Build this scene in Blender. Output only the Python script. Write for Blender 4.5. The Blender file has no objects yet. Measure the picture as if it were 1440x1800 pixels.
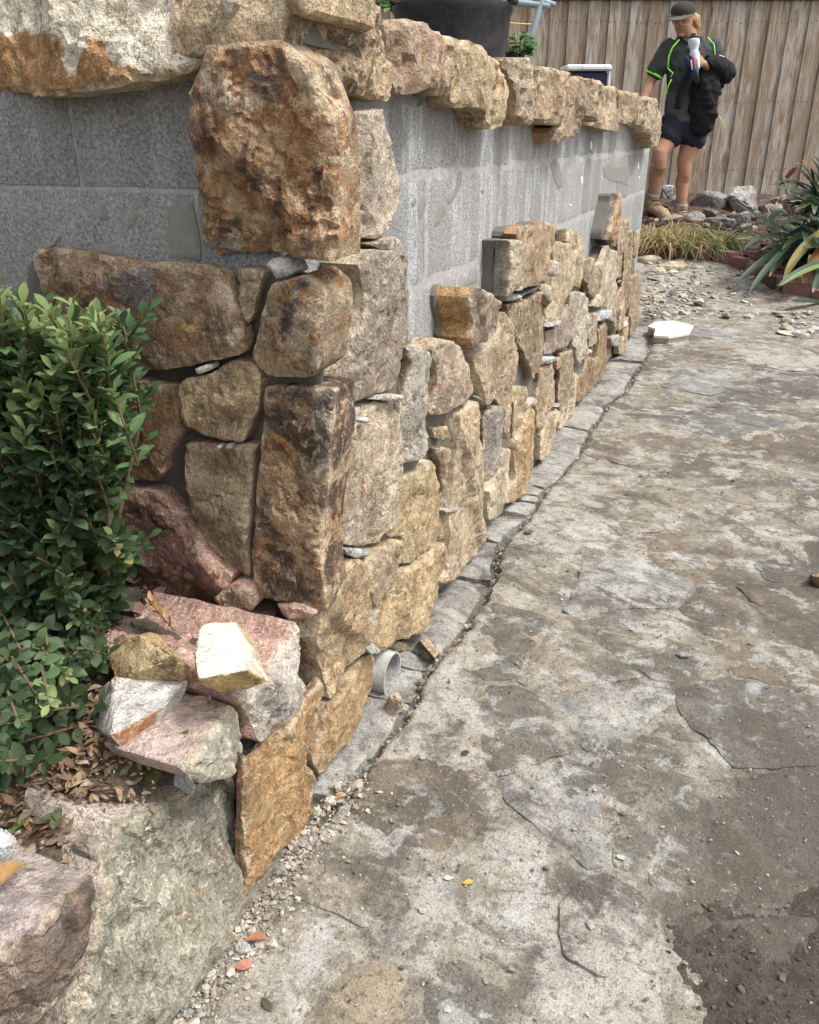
import bpy, bmesh, math, random
import numpy as np
from mathutils import Vector, Matrix, Quaternion
from mathutils.geometry import delaunay_2d_cdt

# ------------------------------------------------------------------ camera, sky, sun, exposure
scene = bpy.context.scene
F_PX, PITCH, CAM_H = 1442.0, math.atan(660.0 / 1442.0), 0.97
cam_data = bpy.data.cameras.new('camera')
cam = bpy.data.objects.new('camera', cam_data)
scene.collection.objects.link(cam)
cam.location = (0, 0, CAM_H)
cam.rotation_euler = (math.pi / 2 - PITCH, 0, 0)
cam_data.sensor_fit = 'HORIZONTAL'
cam_data.sensor_width = 36.0
cam_data.lens = 36.0 * F_PX / 1440.0
cam_data.clip_start, cam_data.clip_end = 0.05, 200.0
scene.camera = cam

SUN_EL, SUN_AZ = 60.0, 112.0          # azimuth: clockwise from +Y, where the light comes from
world = bpy.data.worlds.new('World')
scene.world = world
world.use_nodes = True
wn = world.node_tree
wn.nodes.clear()
w_out = wn.nodes.new('ShaderNodeOutputWorld')
w_bg = wn.nodes.new('ShaderNodeBackground')
w_sky = wn.nodes.new('ShaderNodeTexSky')
w_sky.sky_type = 'NISHITA'
w_sky.sun_disc = False
w_sky.sun_elevation = math.radians(SUN_EL)
w_sky.sun_rotation = math.radians(SUN_AZ)
w_sky.air_density, w_sky.dust_density, w_sky.ozone_density = 1.0, 4.0, 1.0
w_hs = wn.nodes.new('ShaderNodeHueSaturation')
w_hs.inputs['Saturation'].default_value = 0.22
wn.links.new(w_sky.outputs[0], w_hs.inputs['Color'])
wn.links.new(w_hs.outputs[0], w_bg.inputs['Color'])
wn.links.new(w_bg.outputs[0], w_out.inputs['Surface'])
w_bg.inputs['Strength'].default_value = 0.13

sun_data = bpy.data.lights.new('sun', 'SUN')
sun_data.energy = 1.5
sun_data.angle = math.radians(13)
sun_data.color = (1.0, 0.965, 0.91)
sun = bpy.data.objects.new('sun', sun_data)
scene.collection.objects.link(sun)
_az, _el = math.radians(SUN_AZ), math.radians(SUN_EL)
sun_dir = Vector((math.sin(_az) * math.cos(_el), math.cos(_az) * math.cos(_el), math.sin(_el)))
sun.rotation_euler = sun_dir.to_track_quat('Z', 'Y').to_euler()
sun.location = (3, 3, 8)

scene.view_settings.view_transform = 'Standard'
scene.view_settings.look = 'None'
scene.view_settings.exposure = 0.98
scene.view_settings.gamma = 1.0
scene.view_settings.use_curve_mapping = False

# ------------------------------------------------------------------ the place's own axes
RNG = random.Random(7)
NP = np.random.RandomState(7)
CP, SP = math.cos(PITCH), math.sin(PITCH)
YAW = math.atan2(0.4417, 1.0 / CP)
DR = Vector((math.sin(YAW), math.cos(YAW), 0))       # along the long wall, away from the corner
NR = Vector((DR.y, -DR.x, 0))                        # the long wall faces this way
DL = Vector((-NR.x, -NR.y, 0))                       # along the short wall, to the left
NL = Vector((-DR.x, -DR.y, 0))                       # the short wall faces this way
D_R = 0.541                                          # stone face of the long wall, metres from the origin
CORNER = Vector((-0.135, 1.115, 0))
AL_C = CORNER.dot(DR)                                # along-wall position of the corner
S_BLOCK = 0.07                                       # blocks stand this far behind the stone face
S_BLOCK_L = 0.047
UP = Vector((0, 0, 1))


def ray(px, py):
    u, v = (px - 720.0) / F_PX, (py - 900.0) / F_PX
    return Vector((u, CP - v * SP, -SP - v * CP))


CAM = Vector((0, 0, CAM_H))


class Frame:
    """a plane in the world: origin, two axes in it and its outward normal"""
    def __init__(self, o, ea, eb, n):
        self.o, self.ea, self.eb, self.n = Vector(o), Vector(ea), Vector(eb), Vector(n)

    def shifted(self, off):
        return Frame(self.o + self.n * off, self.ea, self.eb, self.n)

    def hit(self, px, py):
        d = ray(px, py)
        t = (self.o - CAM).dot(self.n) / d.dot(self.n)
        return CAM + d * t

    def ab(self, p):
        q = p - self.o
        return (q.dot(self.ea), q.dot(self.eb))


FR = Frame(NR * -D_R, DR, UP, NR)                                    # long wall, stone face
FL = Frame(CORNER, -DL, UP, NL)                                      # short wall, stone face
_bt = Vector((-NR.x * 0.24, -NR.y * 0.24, 1.0)).normalized()
FW = Frame(NR * -(D_R - 0.012) + Vector((0, 0, -0.06)), DR, _bt, DR.cross(_bt))   # battered planter wall
if FW.n.dot(NR) < 0:
    FW.n = -FW.n


def smooth(a, b, x):
    t = np.clip((x - a) / (b - a), 0, 1)
    return t * t * (3 - 2 * t)


def gz(x, y):
    """height of the ground"""
    x = np.asarray(x, float); y = np.asarray(y, float)
    al = x * DR.x + y * DR.y
    return -0.062 + 0.045 * smooth(0.8, 1.25, al) + 0.083 * np.clip(y - 5.0, 0, 3.2) + 0.12 * np.clip(y - 8.2, 0, 1.6)


def on_ground(px, py, dz=0.0):
    d = ray(px, py)
    lo, hi = 0.3, 30.0
    for _ in range(50):
        t = 0.5 * (lo + hi)
        p = CAM + d * t
        if p.z > float(gz(p.x, p.y)) + dz:
            lo = t
        else:
            hi = t
    return CAM + d * lo


def on_z(px, py, z):
    d = ray(px, py)
    return CAM + d * ((z - CAM_H) / d.z)


def at_y(px, py, y):
    d = ray(px, py)
    return CAM + d * (y / d.y)


# ------------------------------------------------------------------ noise in numpy
def _h(ix, iy, iz, s):
    n = (ix * 374761393 + iy * 668265263 + iz * 2147483647 + s * 974634777) & 0xffffffff
    n = ((n ^ (n >> 13)) * 1274126177) & 0xffffffff
    n = n ^ (n >> 16)
    return (n & 0xffff) / 32767.5 - 1.0


def vnoise(p, s=0):
    p = np.asarray(p, float)
    i = np.floor(p).astype(np.int64)
    f = p - i
    w = f * f * f * (f * (f * 6 - 15) + 10)
    out = 0
    for dx in (0, 1):
        for dy in (0, 1):
            for dz in (0, 1):
                k = (w[:, 0] if dx else 1 - w[:, 0]) * (w[:, 1] if dy else 1 - w[:, 1]) * (w[:, 2] if dz else 1 - w[:, 2])
                out = out + k * _h(i[:, 0] + dx, i[:, 1] + dy, i[:, 2] + dz, s)
    return out


def fbm(p, s=0, octv=4, gain=0.5):
    a, r, t = 1.0, 0, 0
    p = np.asarray(p, float)
    for o in range(octv):
        r = r + a * vnoise(p, s + o * 17)
        t += a
        a *= gain
        p = p * 2.03 + 11.7
    return r / t


# ------------------------------------------------------------------ object helpers
COL = scene.collection


def link(o, parent=None):
    COL.objects.link(o)
    if parent is not None:
        o.parent = parent
    return o


def world_loc(o):
    p = Vector(o.location)
    while o.parent is not None:
        o = o.parent
        p = p + Vector(o.location)
    return p


def tag(o, label=None, cat=None, group=None, kind=None):
    if label: o['label'] = label
    if cat: o['category'] = cat
    if group: o['group'] = group
    if kind: o['kind'] = kind
    return o


def thing(name, label, cat, loc=(0, 0, 0), group=None):
    o = bpy.data.objects.new(name, None)
    o.empty_display_size = 0.05
    o.location = loc
    link(o)
    return tag(o, label, cat, group)


def mesh_obj(name, verts, faces, mat, parent=None, loc=None, smooth_angle=None, attrs=None):
    """verts are world positions; the object's origin goes to loc (default: centre of the base)"""
    v = np.asarray(verts, float)
    if loc is None:
        loc = np.array([(v[:, 0].min() + v[:, 0].max()) / 2, (v[:, 1].min() + v[:, 1].max()) / 2, v[:, 2].min()])
    loc = np.asarray(loc, float)
    me = bpy.data.meshes.new(name)
    me.from_pydata((v - loc).tolist(), [], faces if isinstance(faces, list) else faces.tolist())
    if attrs:
        for an, (typ, arr) in attrs.items():
            a = me.attributes.new(an, typ, 'POINT')
            if typ == 'FLOAT_COLOR':
                c = np.ones((len(v), 4)); c[:, :3] = arr
                a.data.foreach_set('color', c.ravel())
            else:
                a.data.foreach_set('value', np.asarray(arr, float).ravel())
    if smooth_angle is not None:
        me.polygons.foreach_set('use_smooth', [True] * len(me.polygons))
        if smooth_angle < 179:
            me.set_sharp_from_angle(angle=math.radians(smooth_angle))
    me.materials.append(mat)
    me.update()
    o = bpy.data.objects.new(name, me)
    pl = np.array(world_loc(parent)) if parent is not None else 0
    o.location = loc - pl
    return link(o, parent)


def from_bm(name, bm, mat, parent=None, loc=None, smooth_angle=None):
    bm.verts.ensure_lookup_table()
    v = [tuple(a.co) for a in bm.verts]
    bm.verts.index_update()
    f = [[a.index for a in p.verts] for p in bm.faces]
    bm.free()
    return mesh_obj(name, v, f, mat, parent, loc, smooth_angle)


# ------------------------------------------------------------------ materials
class NT:
    def __init__(self, name, rough=0.85):
        self.m = bpy.data.materials.new(name)
        self.m.use_nodes = True
        self.t = self.m.node_tree
        self.b = self.t.nodes['Principled BSDF']
        self.b.inputs['Roughness'].default_value = rough
        self.b.inputs['Specular IOR Level'].default_value = 0.3

    def n(self, typ, **kw):
        nd = self.t.nodes.new(typ)
        for k, v in kw.items():
            setattr(nd, k, v)
        return nd

    def l(self, a, b):
        self.t.links.new(a, b)

    def val(self, sock, v):
        if isinstance(v, bpy.types.NodeSocket):
            self.l(v, sock)
        else:
            sock.default_value = v if not (isinstance(v, tuple) and len(v) == 3 and sock.type == 'RGBA') else (*v, 1)

    def math(self, op, a, b=0.0, c=None, clamp=False):
        nd = self.n('ShaderNodeMath', operation=op, use_clamp=clamp)
        self.val(nd.inputs[0], a); self.val(nd.inputs[1], b)
        if c is not None: self.val(nd.inputs[2], c)
        return nd.outputs[0]

    def noise(self, vec, scale, detail=4, rough=0.55, dist=0.0, col=False):
        nd = self.n('ShaderNodeTexNoise')
        self.l(vec, nd.inputs['Vector'])
        nd.inputs['Scale'].default_value = scale
        nd.inputs['Detail'].default_value = detail
        nd.inputs['Roughness'].default_value = rough
        nd.inputs['Distortion'].default_value = dist
        return nd.outputs['Color' if col else 'Fac']

    def vor(self, vec, scale, feature='F1', out='Distance', rnd=1.0):
        nd = self.n('ShaderNodeTexVoronoi', feature=feature)
        self.l(vec, nd.inputs['Vector'])
        nd.inputs['Scale'].default_value = scale
        nd.inputs['Randomness'].default_value = rnd
        return nd.outputs[out]

    def step(self, x, a, b):
        nd = self.n('ShaderNodeMapRange', interpolation_type='SMOOTHSTEP')
        self.val(nd.inputs[0], x)
        nd.inputs[1].default_value, nd.inputs[2].default_value = a, b
        nd.inputs[3].default_value, nd.inputs[4].default_value = 0, 1
        return nd.outputs[0]

    def rng(self, x, a, b, c, d):
        nd = self.n('ShaderNodeMapRange')
        self.val(nd.inputs[0], x)
        for i, q in enumerate((a, b, c, d)):
            self.val(nd.inputs[1 + i], q)
        return nd.outputs[0]

    def mix(self, f, a, b, mode='MIX'):
        nd = self.n('ShaderNodeMix', data_type='RGBA', blend_type=mode)
        self.val(nd.inputs[0], f); self.val(nd.inputs[6], a); self.val(nd.inputs[7], b)
        return nd.outputs[2]

    def mul(self, col, f):
        nd = self.n('ShaderNodeVectorMath', operation='SCALE')
        self.val(nd.inputs[0], col); self.val(nd.inputs[3], f)
        return nd.outputs[0]

    def attr(self, name, typ='GEOMETRY'):
        nd = self.n('ShaderNodeAttribute', attribute_name=name, attribute_type=typ)
        return nd

    def obj_vec(self, spread=37.0):
        tc = self.n('ShaderNodeTexCoord')
        oi = self.n('ShaderNodeObjectInfo')
        sc = self.n('ShaderNodeVectorMath', operation='SCALE')
        cb = self.n('ShaderNodeCombineXYZ')
        for i, k in enumerate((1.0, 1.7, 2.9)):
            self.l(self.math('MULTIPLY', oi.outputs['Random'], spread * k), cb.inputs[i])
        ad = self.n('ShaderNodeVectorMath', operation='ADD')
        self.l(tc.outputs['Object'], ad.inputs[0]); self.l(cb.outputs[0], ad.inputs[1])
        self.rnd = oi.outputs['Random']
        return ad.outputs[0]

    def pos(self):
        return self.n('ShaderNodeNewGeometry').outputs['Position']

    def scl(self, vec, s):
        nd = self.n('ShaderNodeVectorMath', operation='MULTIPLY')
        self.l(vec, nd.inputs[0]); nd.inputs[1].default_value = s
        return nd.outputs[0]

    def bump(self, h, strength=0.4, dist=0.01):
        nd = self.n('ShaderNodeBump')
        nd.inputs['Strength'].default_value = strength
        nd.inputs['Distance'].default_value = dist
        self.l(h, nd.inputs['Height'])
        self.l(nd.outputs[0], self.b.inputs['Normal'])

    def base(self, c):
        self.val(self.b.inputs['Base Color'], c)
        return self.m


def mat_rock():
    """quarried sandstone and slate: tint from the mesh, rust and dark weathering from the object"""
    t = NT('rock', 0.88)
    v = t.obj_vec()
    tint = t.attr('tint').outputs['Color']
    edge = t.attr('edge').outputs['Fac']
    rust = t.attr('rust', 'OBJECT').outputs['Fac']
    dark = t.attr('dark', 'OBJECT').outputs['Fac']
    n_big = t.noise(v, 7.5, 7, 0.62, 0.5)
    n_mid = t.noise(v, 19, 8, 0.66, 0.7)
    n_med = t.noise(v, 46, 6, 0.62, 0.3)
    vs = t.scl(v, (1, 1, 0.28))
    n_str = t.noise(vs, 60, 5, 0.62, 0.5)
    n_fin = t.noise(v, 230, 4, 0.65)
    n_spk = t.noise(v, 520, 2, 0.6)
    c = tint
    # broad lighter and darker bands of the same stone
    c = t.mul(c, t.rng(n_big, 0.3, 0.7, 0.55, 1.50))
    c = t.mul(c, t.rng(n_med, 0.25, 0.75, 0.66, 1.36))
    # iron staining
    m_r = t.math('MULTIPLY', t.step(t.math('ADD', n_mid, t.math('MULTIPLY', rust, 0.20)), 0.55, 0.66), t.rng(rust, 0, 0.35, 0.35, 1))
    rc = t.mix(t.step(n_med, 0.38, 0.62), (0.20, 0.082, 0.025), (0.40, 0.20, 0.065))
    c = t.mix(t.math('MULTIPLY', m_r, 0.82), c, rc)
    # nearly black weathered skin
    n_dk = t.math('ADD', t.math('MULTIPLY', t.noise(v, 10.5, 9, 0.7, 0.9), 1.0), t.math('MULTIPLY', dark, 0.30))
    m_d = t.math('MULTIPLY', t.step(n_dk, 0.585, 0.70), t.rng(dark, 0, 0.25, 0.12, 1))
    c = t.mix(t.math('MULTIPLY', m_d, 0.86), c, (0.050, 0.036, 0.030))
    # pale quartz grain and fresh chips
    m_q = t.step(n_str, 0.60, 0.74)
    c = t.mix(t.math('MULTIPLY', m_q, 0.60), c, t.mix(0.35, t.mul(tint, 1.9), (0.62, 0.55, 0.44)))
    # thin pale veins and thin dark seams
    rv = t.math('ABSOLUTE', t.math('SUBTRACT', t.noise(v, 8.0, 6, 0.62, 1.2), 0.5))
    m_v = t.math('MULTIPLY', t.math('SUBTRACT', 1.0, t.step(rv, 0.004, 0.020)), t.step(n_med, 0.42, 0.56))
    c = t.mix(t.math('MULTIPLY', m_v, 0.62), c, t.mix(0.5, t.mul(tint, 1.8), (0.64, 0.55, 0.42)))
    rv2 = t.math('ABSOLUTE', t.math('SUBTRACT', t.noise(vs, 15.0, 6, 0.62, 0.8), 0.5))
    m_v2 = t.math('MULTIPLY', t.math('SUBTRACT', 1.0, t.step(rv2, 0.004, 0.016)), t.step(n_mid, 0.46, 0.58))
    c = t.mix(t.math('MULTIPLY', m_v2, 0.55), c, (0.075, 0.052, 0.036))
    n_blk = t.noise(v, 120, 5, 0.7)
    c = t.mix(t.math('MULTIPLY', t.step(n_blk, 0.56, 0.66), 0.65), c, (0.085, 0.062, 0.045))
    m_e = t.math('MULTIPLY', edge, t.step(t.noise(v, 34, 5, 0.6), 0.40, 0.62))
    c = t.mix(t.math('MULTIPLY', m_e, 0.75), c, (0.64, 0.53, 0.37))
    gk = t.rng(t.rnd, 0, 1, 0.1, 0.8)
    c = t.mix(gk, t.mul(c, t.rng(n_fin, 0.25, 0.75, 0.78, 1.24)), t.mul(c, t.rng(n_fin, 0.25, 0.75, 0.42, 1.66)))
    c = t.mul(c, 1.10)
    c = t.mul(c, t.rng(n_spk, 0.3, 0.7, 0.78, 1.22))
    hs = t.n('ShaderNodeHueSaturation'); hs.inputs['Saturation'].default_value = 0.93; t.l(c, hs.inputs['Color']); c = hs.outputs[0]
    hgt = t.math('ADD', t.math('MULTIPLY', n_fin, 0.35), t.math('ADD', t.math('MULTIPLY', n_str, 0.5), t.math('MULTIPLY', n_med, 0.8)))
    t.bump(hgt, 1.0, 0.015)
    return t.base(c)


def mat_paving(name='paving'):
    """one skin of cement haze, dust and stains lies over the flags and their joints alike"""
    t = NT(name, 0.8)
    p = t.pos()
    tint = t.attr('tint').outputs['Color']
    al = t.n('ShaderNodeVectorMath', operation='DOT_PRODUCT')
    rot = t.n('ShaderNodeVectorRotate', rotation_type='Z_AXIS')
    t.l(p, rot.inputs['Vector']); rot.inputs['Angle'].default_value = 0.5
    pv = rot.outputs[0]
    n1 = t.noise(pv, 3.1, 9, 0.64, 0.6)
    n2 = t.noise(t.scl(pv, (1, 1.8, 1)), 8.5, 9, 0.68, 0.9)
    n3 = t.noise(pv, 24, 7, 0.66, 0.5)
    n4 = t.noise(pv, 90, 5, 0.65)
    n5 = t.noise(pv, 330, 3, 0.6)
    c = t.mix(0.38, tint, (0.235, 0.215, 0.18))
    c = t.mul(c, t.rng(n3, 0.25, 0.75, 0.62, 1.38))
    dk = t.noise(pv, 3.6, 8, 0.66, 0.8)
    c = t.mix(t.math('MULTIPLY', t.step(dk, 0.485, 0.585), 0.72), c, (0.078, 0.071, 0.059))
    # brown rust stain
    st = t.noise(pv, 2.3, 5, 0.6, 0.4)
    c = t.mix(t.math('MULTIPLY', t.step(st, 0.58, 0.70), 0.55), c, (0.125, 0.080, 0.046))
    # pale blue scuffs
    m_b = t.math('MULTIPLY', t.step(n2, 0.56, 0.64), t.step(t.noise(pv, 2.6, 3, 0.5), 0.48, 0.60))
    c = t.mix(t.math('MULTIPLY', m_b, 0.72), c, (0.36, 0.39, 0.40))
    # cement haze
    hz = t.math('ADD', t.math('MULTIPLY', n1, 0.50), t.math('MULTIPLY', n2, 0.50))
    hz = t.math('ADD', hz, t.math('MULTIPLY', t.attr('haze').outputs['Fac'], 0.11))
    m_h = t.step(hz, 0.500, 0.600)
    hc = t.mix(n3, (0.25, 0.232, 0.20), (0.52, 0.495, 0.445))
    c = t.mix(t.math('MULTIPLY', m_h, 0.82), c, hc)
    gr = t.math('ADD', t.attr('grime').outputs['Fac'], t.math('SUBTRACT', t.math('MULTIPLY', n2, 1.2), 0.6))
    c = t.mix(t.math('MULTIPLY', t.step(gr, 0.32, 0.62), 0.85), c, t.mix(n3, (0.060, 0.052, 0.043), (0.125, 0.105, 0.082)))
    # yellow clay smears
    m_y = t.math('MULTIPLY', t.step(t.noise(pv, 4.7, 6, 0.6, 0.8), 0.63, 0.72), t.step(n3, 0.45, 0.6))
    c = t.mix(t.math('MULTIPLY', m_y, 0.55), c, (0.45, 0.33, 0.17))
    # fine dirt
    c = t.mix(t.math('MULTIPLY', t.step(n4, 0.54, 0.66), 0.62), c, (0.075, 0.060, 0.045))
    n6 = t.noise(pv, 55, 6, 0.7, 0.4)
    c = t.mix(t.math('MULTIPLY', t.step(n6, 0.60, 0.67), 0.40), c, (0.42, 0.40, 0.36))
    n7 = t.noise(pv, 15, 10, 0.72, 0.4)
    c = t.mix(t.math('MULTIPLY', t.step(n7, 0.53, 0.60), 0.55), c, (0.085, 0.076, 0.062))
    n8 = t.noise(pv, 13, 10, 0.74, 0.35)
    c = t.mix(t.math('MULTIPLY', t.math('MULTIPLY', t.step(n8, 0.545, 0.60), t.math('SUBTRACT', 1.0, t.step(gr, 0.35, 0.7))), 0.45), c, (0.46, 0.465, 0.45))
    c = t.mul(c, t.rng(n5, 0.25, 0.75, 0.62, 1.38))
    vs = t.vor(pv, 140)
    c = t.mix(t.math('MULTIPLY', t.step(t.math('SUBTRACT', 1.0, vs), 0.78, 0.88), 0.65), c, (0.050, 0.040, 0.032))
    hgt = t.math('ADD', t.math('MULTIPLY', n4, 0.6), t.math('ADD', t.math('MULTIPLY', n3, 1.2), t.math('MULTIPLY', n5, 0.25)))
    t.bump(hgt, 0.7, 0.010)
    t.l(t.rng(n3, 0.3, 0.7, 0.65, 0.9), t.b.inputs['Roughness'])
    return t.base(c)


def mat_block():
    t = NT('concrete_block', 0.95)
    v = t.obj_vec(11)
    p = t.pos()
    por = t.noise(p, 190, 4, 0.7)
    por2 = t.noise(p, 420, 3, 0.6)
    big = t.noise(p, 5, 5, 0.6)
    c = t.mix(big, (0.30, 0.298, 0.292), (0.43, 0.428, 0.42))
    c = t.mul(c, t.rng(t.rnd, 0, 1, 0.9, 1.12))
    stv = t.scl(p, (1, 1, 0.10))
    streak = t.noise(stv, 19, 6, 0.68, 0.2)
    br = t.noise(t.scl(p, (1, 1, 0.6)), 40, 5, 0.7)
    m = t.math('MULTIPLY', t.step(streak, 0.46, 0.64), t.step(br, 0.30, 0.58))
    side = t.attr('lime').outputs['Fac']
    c = t.mix(t.math('MULTIPLY', m, t.math('MULTIPLY', side, 0.80)), c, (0.62, 0.635, 0.64))
    pk = t.attr('pink').outputs['Fac']
    c = t.mix(t.math('MULTIPLY', pk, t.step(t.noise(p, 14, 5, 0.6), 0.40, 0.62)), c, (0.26, 0.18, 0.155))
    c = t.mul(c, t.rng(por, 0.3, 0.68, 0.45, 1.32))
    hole = t.step(por2, 0.60, 0.70)
    c = t.mul(c, t.rng(hole, 0, 1, 1.0, 0.55))
    t.bump(t.math('SUBTRACT', por, t.math('MULTIPLY', hole, 0.5)), 0.9, 0.006)
    return t.base(c)


def mat_simple(name, col, var=0.25, scale=40, rough=0.85, bump=0.3, dist=0.004, detail=5, col2=None, obj=True):
    t = NT(name, rough)
    v = t.obj_vec() if obj else t.pos()
    n = t.noise(v, scale, detail, 0.62, 0.3)
    c = t.mix(t.step(n, 0.35, 0.65), col, col2) if col2 else t.mul(t.mix(0.0, col, col), t.rng(n, 0.25, 0.75, 1 - var, 1 + var))
    c = t.mul(c, t.rng(t.noise(v, scale * 6, 3, 0.6), 0.25, 0.75, 1 - var * 0.8, 1 + var * 0.8))
    if bump:
        t.bump(t.noise(v, scale * 2.5, 5, 0.65), bump, dist)
    return t.base(c)


def mat_tinted(name, rough=0.6, scale=60, var=0.3, bump=0.3, trans=0.0):
    """colour from the mesh attribute with some grain"""
    t = NT(name, rough)
    v = t.obj_vec(5)
    c = t.attr('tint').outputs['Color']
    c = t.mul(c, t.rng(t.noise(v, scale, 4, 0.6), 0.25, 0.75, 1 - var, 1 + var))
    if bump:
        t.bump(t.noise(v, scale * 3, 4, 0.6), bump, 0.003)
    if trans:
        t.b.inputs['Subsurface Weight'].default_value = 0
        tr = t.n('ShaderNodeBsdfTranslucent')
        t.val(tr.inputs['Color'], t.mul(c, 1.3))
        mx = t.n('ShaderNodeMixShader'); mx.inputs[0].default_value = trans
        out = t.t.nodes['Material Output']
        t.l(t.b.outputs[0], mx.inputs[1]); t.l(tr.outputs[0], mx.inputs[2]); t.l(mx.outputs[0], out.inputs['Surface'])
    return t.base(c)


def mat_fence():
    t = NT('weathered_paling', 0.85)
    v = t.obj_vec(9)
    g = t.noise(t.scl(v, (1, 1, 0.045)), 95, 6, 0.65, 0.25)
    g2 = t.noise(t.scl(v, (1, 1, 0.16)), 22, 4, 0.6, 0.8)
    base = t.mix(t.rnd, (0.29, 0.24, 0.185), (0.49, 0.465, 0.42))
    c = t.mix(t.step(g2, 0.38, 0.66), base, (0.27, 0.19, 0.125))
    c = t.mix(t.math('MULTIPLY', t.step(g, 0.52, 0.72), 0.6), c, (0.44, 0.40, 0.34))
    c = t.mul(c, t.rng(g, 0.25, 0.75, 0.62, 1.3))
    kn = t.vor(t.scl(v, (1, 1, 0.35)), 4.2)
    c = t.mix(t.math('MULTIPLY', t.step(t.math('SUBTRACT', 1.0, kn), 0.90, 0.96), 0.75), c, (0.06, 0.038, 0.022))
    t.bump(g, 0.5, 0.004)
    return t.base(c)


def mat_soil(name, a, b, sc=30):
    t = NT(name, 0.95)
    p = t.pos()
    n = t.noise(p, sc, 8, 0.7, 0.4)
    n2 = t.noise(p, sc * 7, 5, 0.7)
    c = t.mix(t.step(n, 0.3, 0.7), a, b)
    c = t.mul(c, t.rng(n2, 0.25, 0.75, 0.5, 1.5))
    w = t.vor(p, 120)
    c = t.mix(t.math('MULTIPLY', t.step(t.math('SUBTRACT', 1.0, w), 0.86, 0.92), 0.6), c, (0.42, 0.36, 0.28))
    t.bump(t.math('ADD', n2, n), 0.9, 0.012)
    return t.base(c)


M_ROCK = mat_rock()
M_PAVE = mat_paving()
M_BLOCK = mat_block()
M_MORTAR = mat_simple('mortar', (0.145, 0.138, 0.122), 0.18, 30, 0.9, 0.3, 0.003)
M_JOINT = mat_simple('joint_mortar', (0.39, 0.388, 0.38), 0.3, 60, 0.95, 0.6, 0.005, obj=False)
M_SMEAR = mat_simple('trowelled_mortar', (0.235, 0.235, 0.21), 0.12, 25, 0.8, 0.15, 0.002)
M_LEAF = mat_tinted('leaf', 0.45, 90, 0.14, 0.15, 0.22)
M_DRY = mat_tinted('dry_leaf', 0.75, 120, 0.3, 0.4, 0.15)
M_GRIT = mat_tinted('grit', 0.9, 150, 0.3, 0.5)
M_STEM = mat_simple('stem', (0.17, 0.115, 0.06), 0.3, 80, 0.8, 0.3)
M_FENCE = mat_fence()
M_SOIL = mat_soil('soil', (0.085, 0.062, 0.045), (0.20, 0.155, 0.115))
M_DIRT = mat_soil('dirt', (0.080, 0.069, 0.056), (0.150, 0.128, 0.102), 45)
M_BED = mat_soil('bed_soil', (0.060, 0.036, 0.026), (0.14, 0.095, 0.07), 25)
M_BRICK = mat_simple('clay_brick', (0.24, 0.135, 0.118), 0.3, 50, 0.9, 0.5, 0.004)

# ------------------------------------------------------------------ stone builder
def resample(poly, h, seed, jit):
    """evenly spaced, slightly ragged outline"""
    P = np.asarray(poly, float)
    n = len(P)
    # one corner-cutting pass keeps corners firm but not knife-cut
    Q = []
    for i in range(n):
        a, b = P[i], P[(i + 1) % n]
        w_ = min(0.07, 0.0035 / max(np.linalg.norm(b - a), 1e-6))
        Q += [a * (1 - w_) + b * w_, a * w_ + b * (1 - w_)]
    Q = np.array(Q)
    seg = np.linalg.norm(np.roll(Q, -1, 0) - Q, axis=1)
    L = seg.sum()
    m = max(14, int(L / h))
    cum = np.concatenate([[0], np.cumsum(seg)])
    s = np.linspace(0, L, m, endpoint=False)
    k = np.clip(np.searchsorted(cum, s, 'right') - 1, 0, len(seg) - 1)
    f = ((s - cum[k]) / np.maximum(seg[k], 1e-9))[:, None]
    R = Q[k] * (1 - f) + np.roll(Q, -1, 0)[k] * f
    tg = np.roll(R, -1, 0) - np.roll(R, 1, 0)
    tg /= np.maximum(np.linalg.norm(tg, axis=1)[:, None], 1e-9)
    nn = np.stack([tg[:, 1], -tg[:, 0]], 1)
    q = np.concatenate([R, np.full((m, 1), seed * 3.37)], 1)
    d = fbm(q / 0.045, seed, 4, 0.6) * jit
    return R + nn * d[:, None], nn


def area2(P):
    x, y = P[:, 0], P[:, 1]
    return 0.5 * np.sum(x * np.roll(y, -1) - y * np.roll(x, -1))


def inside(P, q):
    x, y = q[:, 0], q[:, 1]
    r = np.zeros(len(q), bool)
    n = len(P)
    for i in range(n):
        x0, y0 = P[i]; x1, y1 = P[(i + 1) % n]
        if y0 == y1: continue
        c = ((y0 > y) != (y1 > y)) & (x < (x1 - x0) * (y - y0) / (y1 - y0) + x0)
        r ^= c
    return r


def edge_dist(P, q):
    a = P; b = np.roll(P, -1, 0)
    ab = b - a
    l2 = np.maximum((ab ** 2).sum(1), 1e-12)
    out = np.full(len(q), 1e9)
    for i0 in range(0, len(q), 4000):
        s = q[i0:i0 + 4000]
        ap = s[:, None, :] - a[None]
        t = np.clip((ap * ab[None]).sum(2) / l2[None], 0, 1)
        d = ap - t[:, :, None] * ab[None]
        out[i0:i0 + 4000] = np.sqrt((d ** 2).sum(2).min(1))
    return out


SEED = [100]
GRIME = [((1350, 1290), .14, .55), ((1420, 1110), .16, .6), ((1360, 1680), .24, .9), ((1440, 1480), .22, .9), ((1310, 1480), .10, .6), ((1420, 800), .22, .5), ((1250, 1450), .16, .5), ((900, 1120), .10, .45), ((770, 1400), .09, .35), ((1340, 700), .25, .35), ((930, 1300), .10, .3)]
_g = [(on_ground(*p_), r_, a_) for p_, r_, a_ in GRIME]


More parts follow.
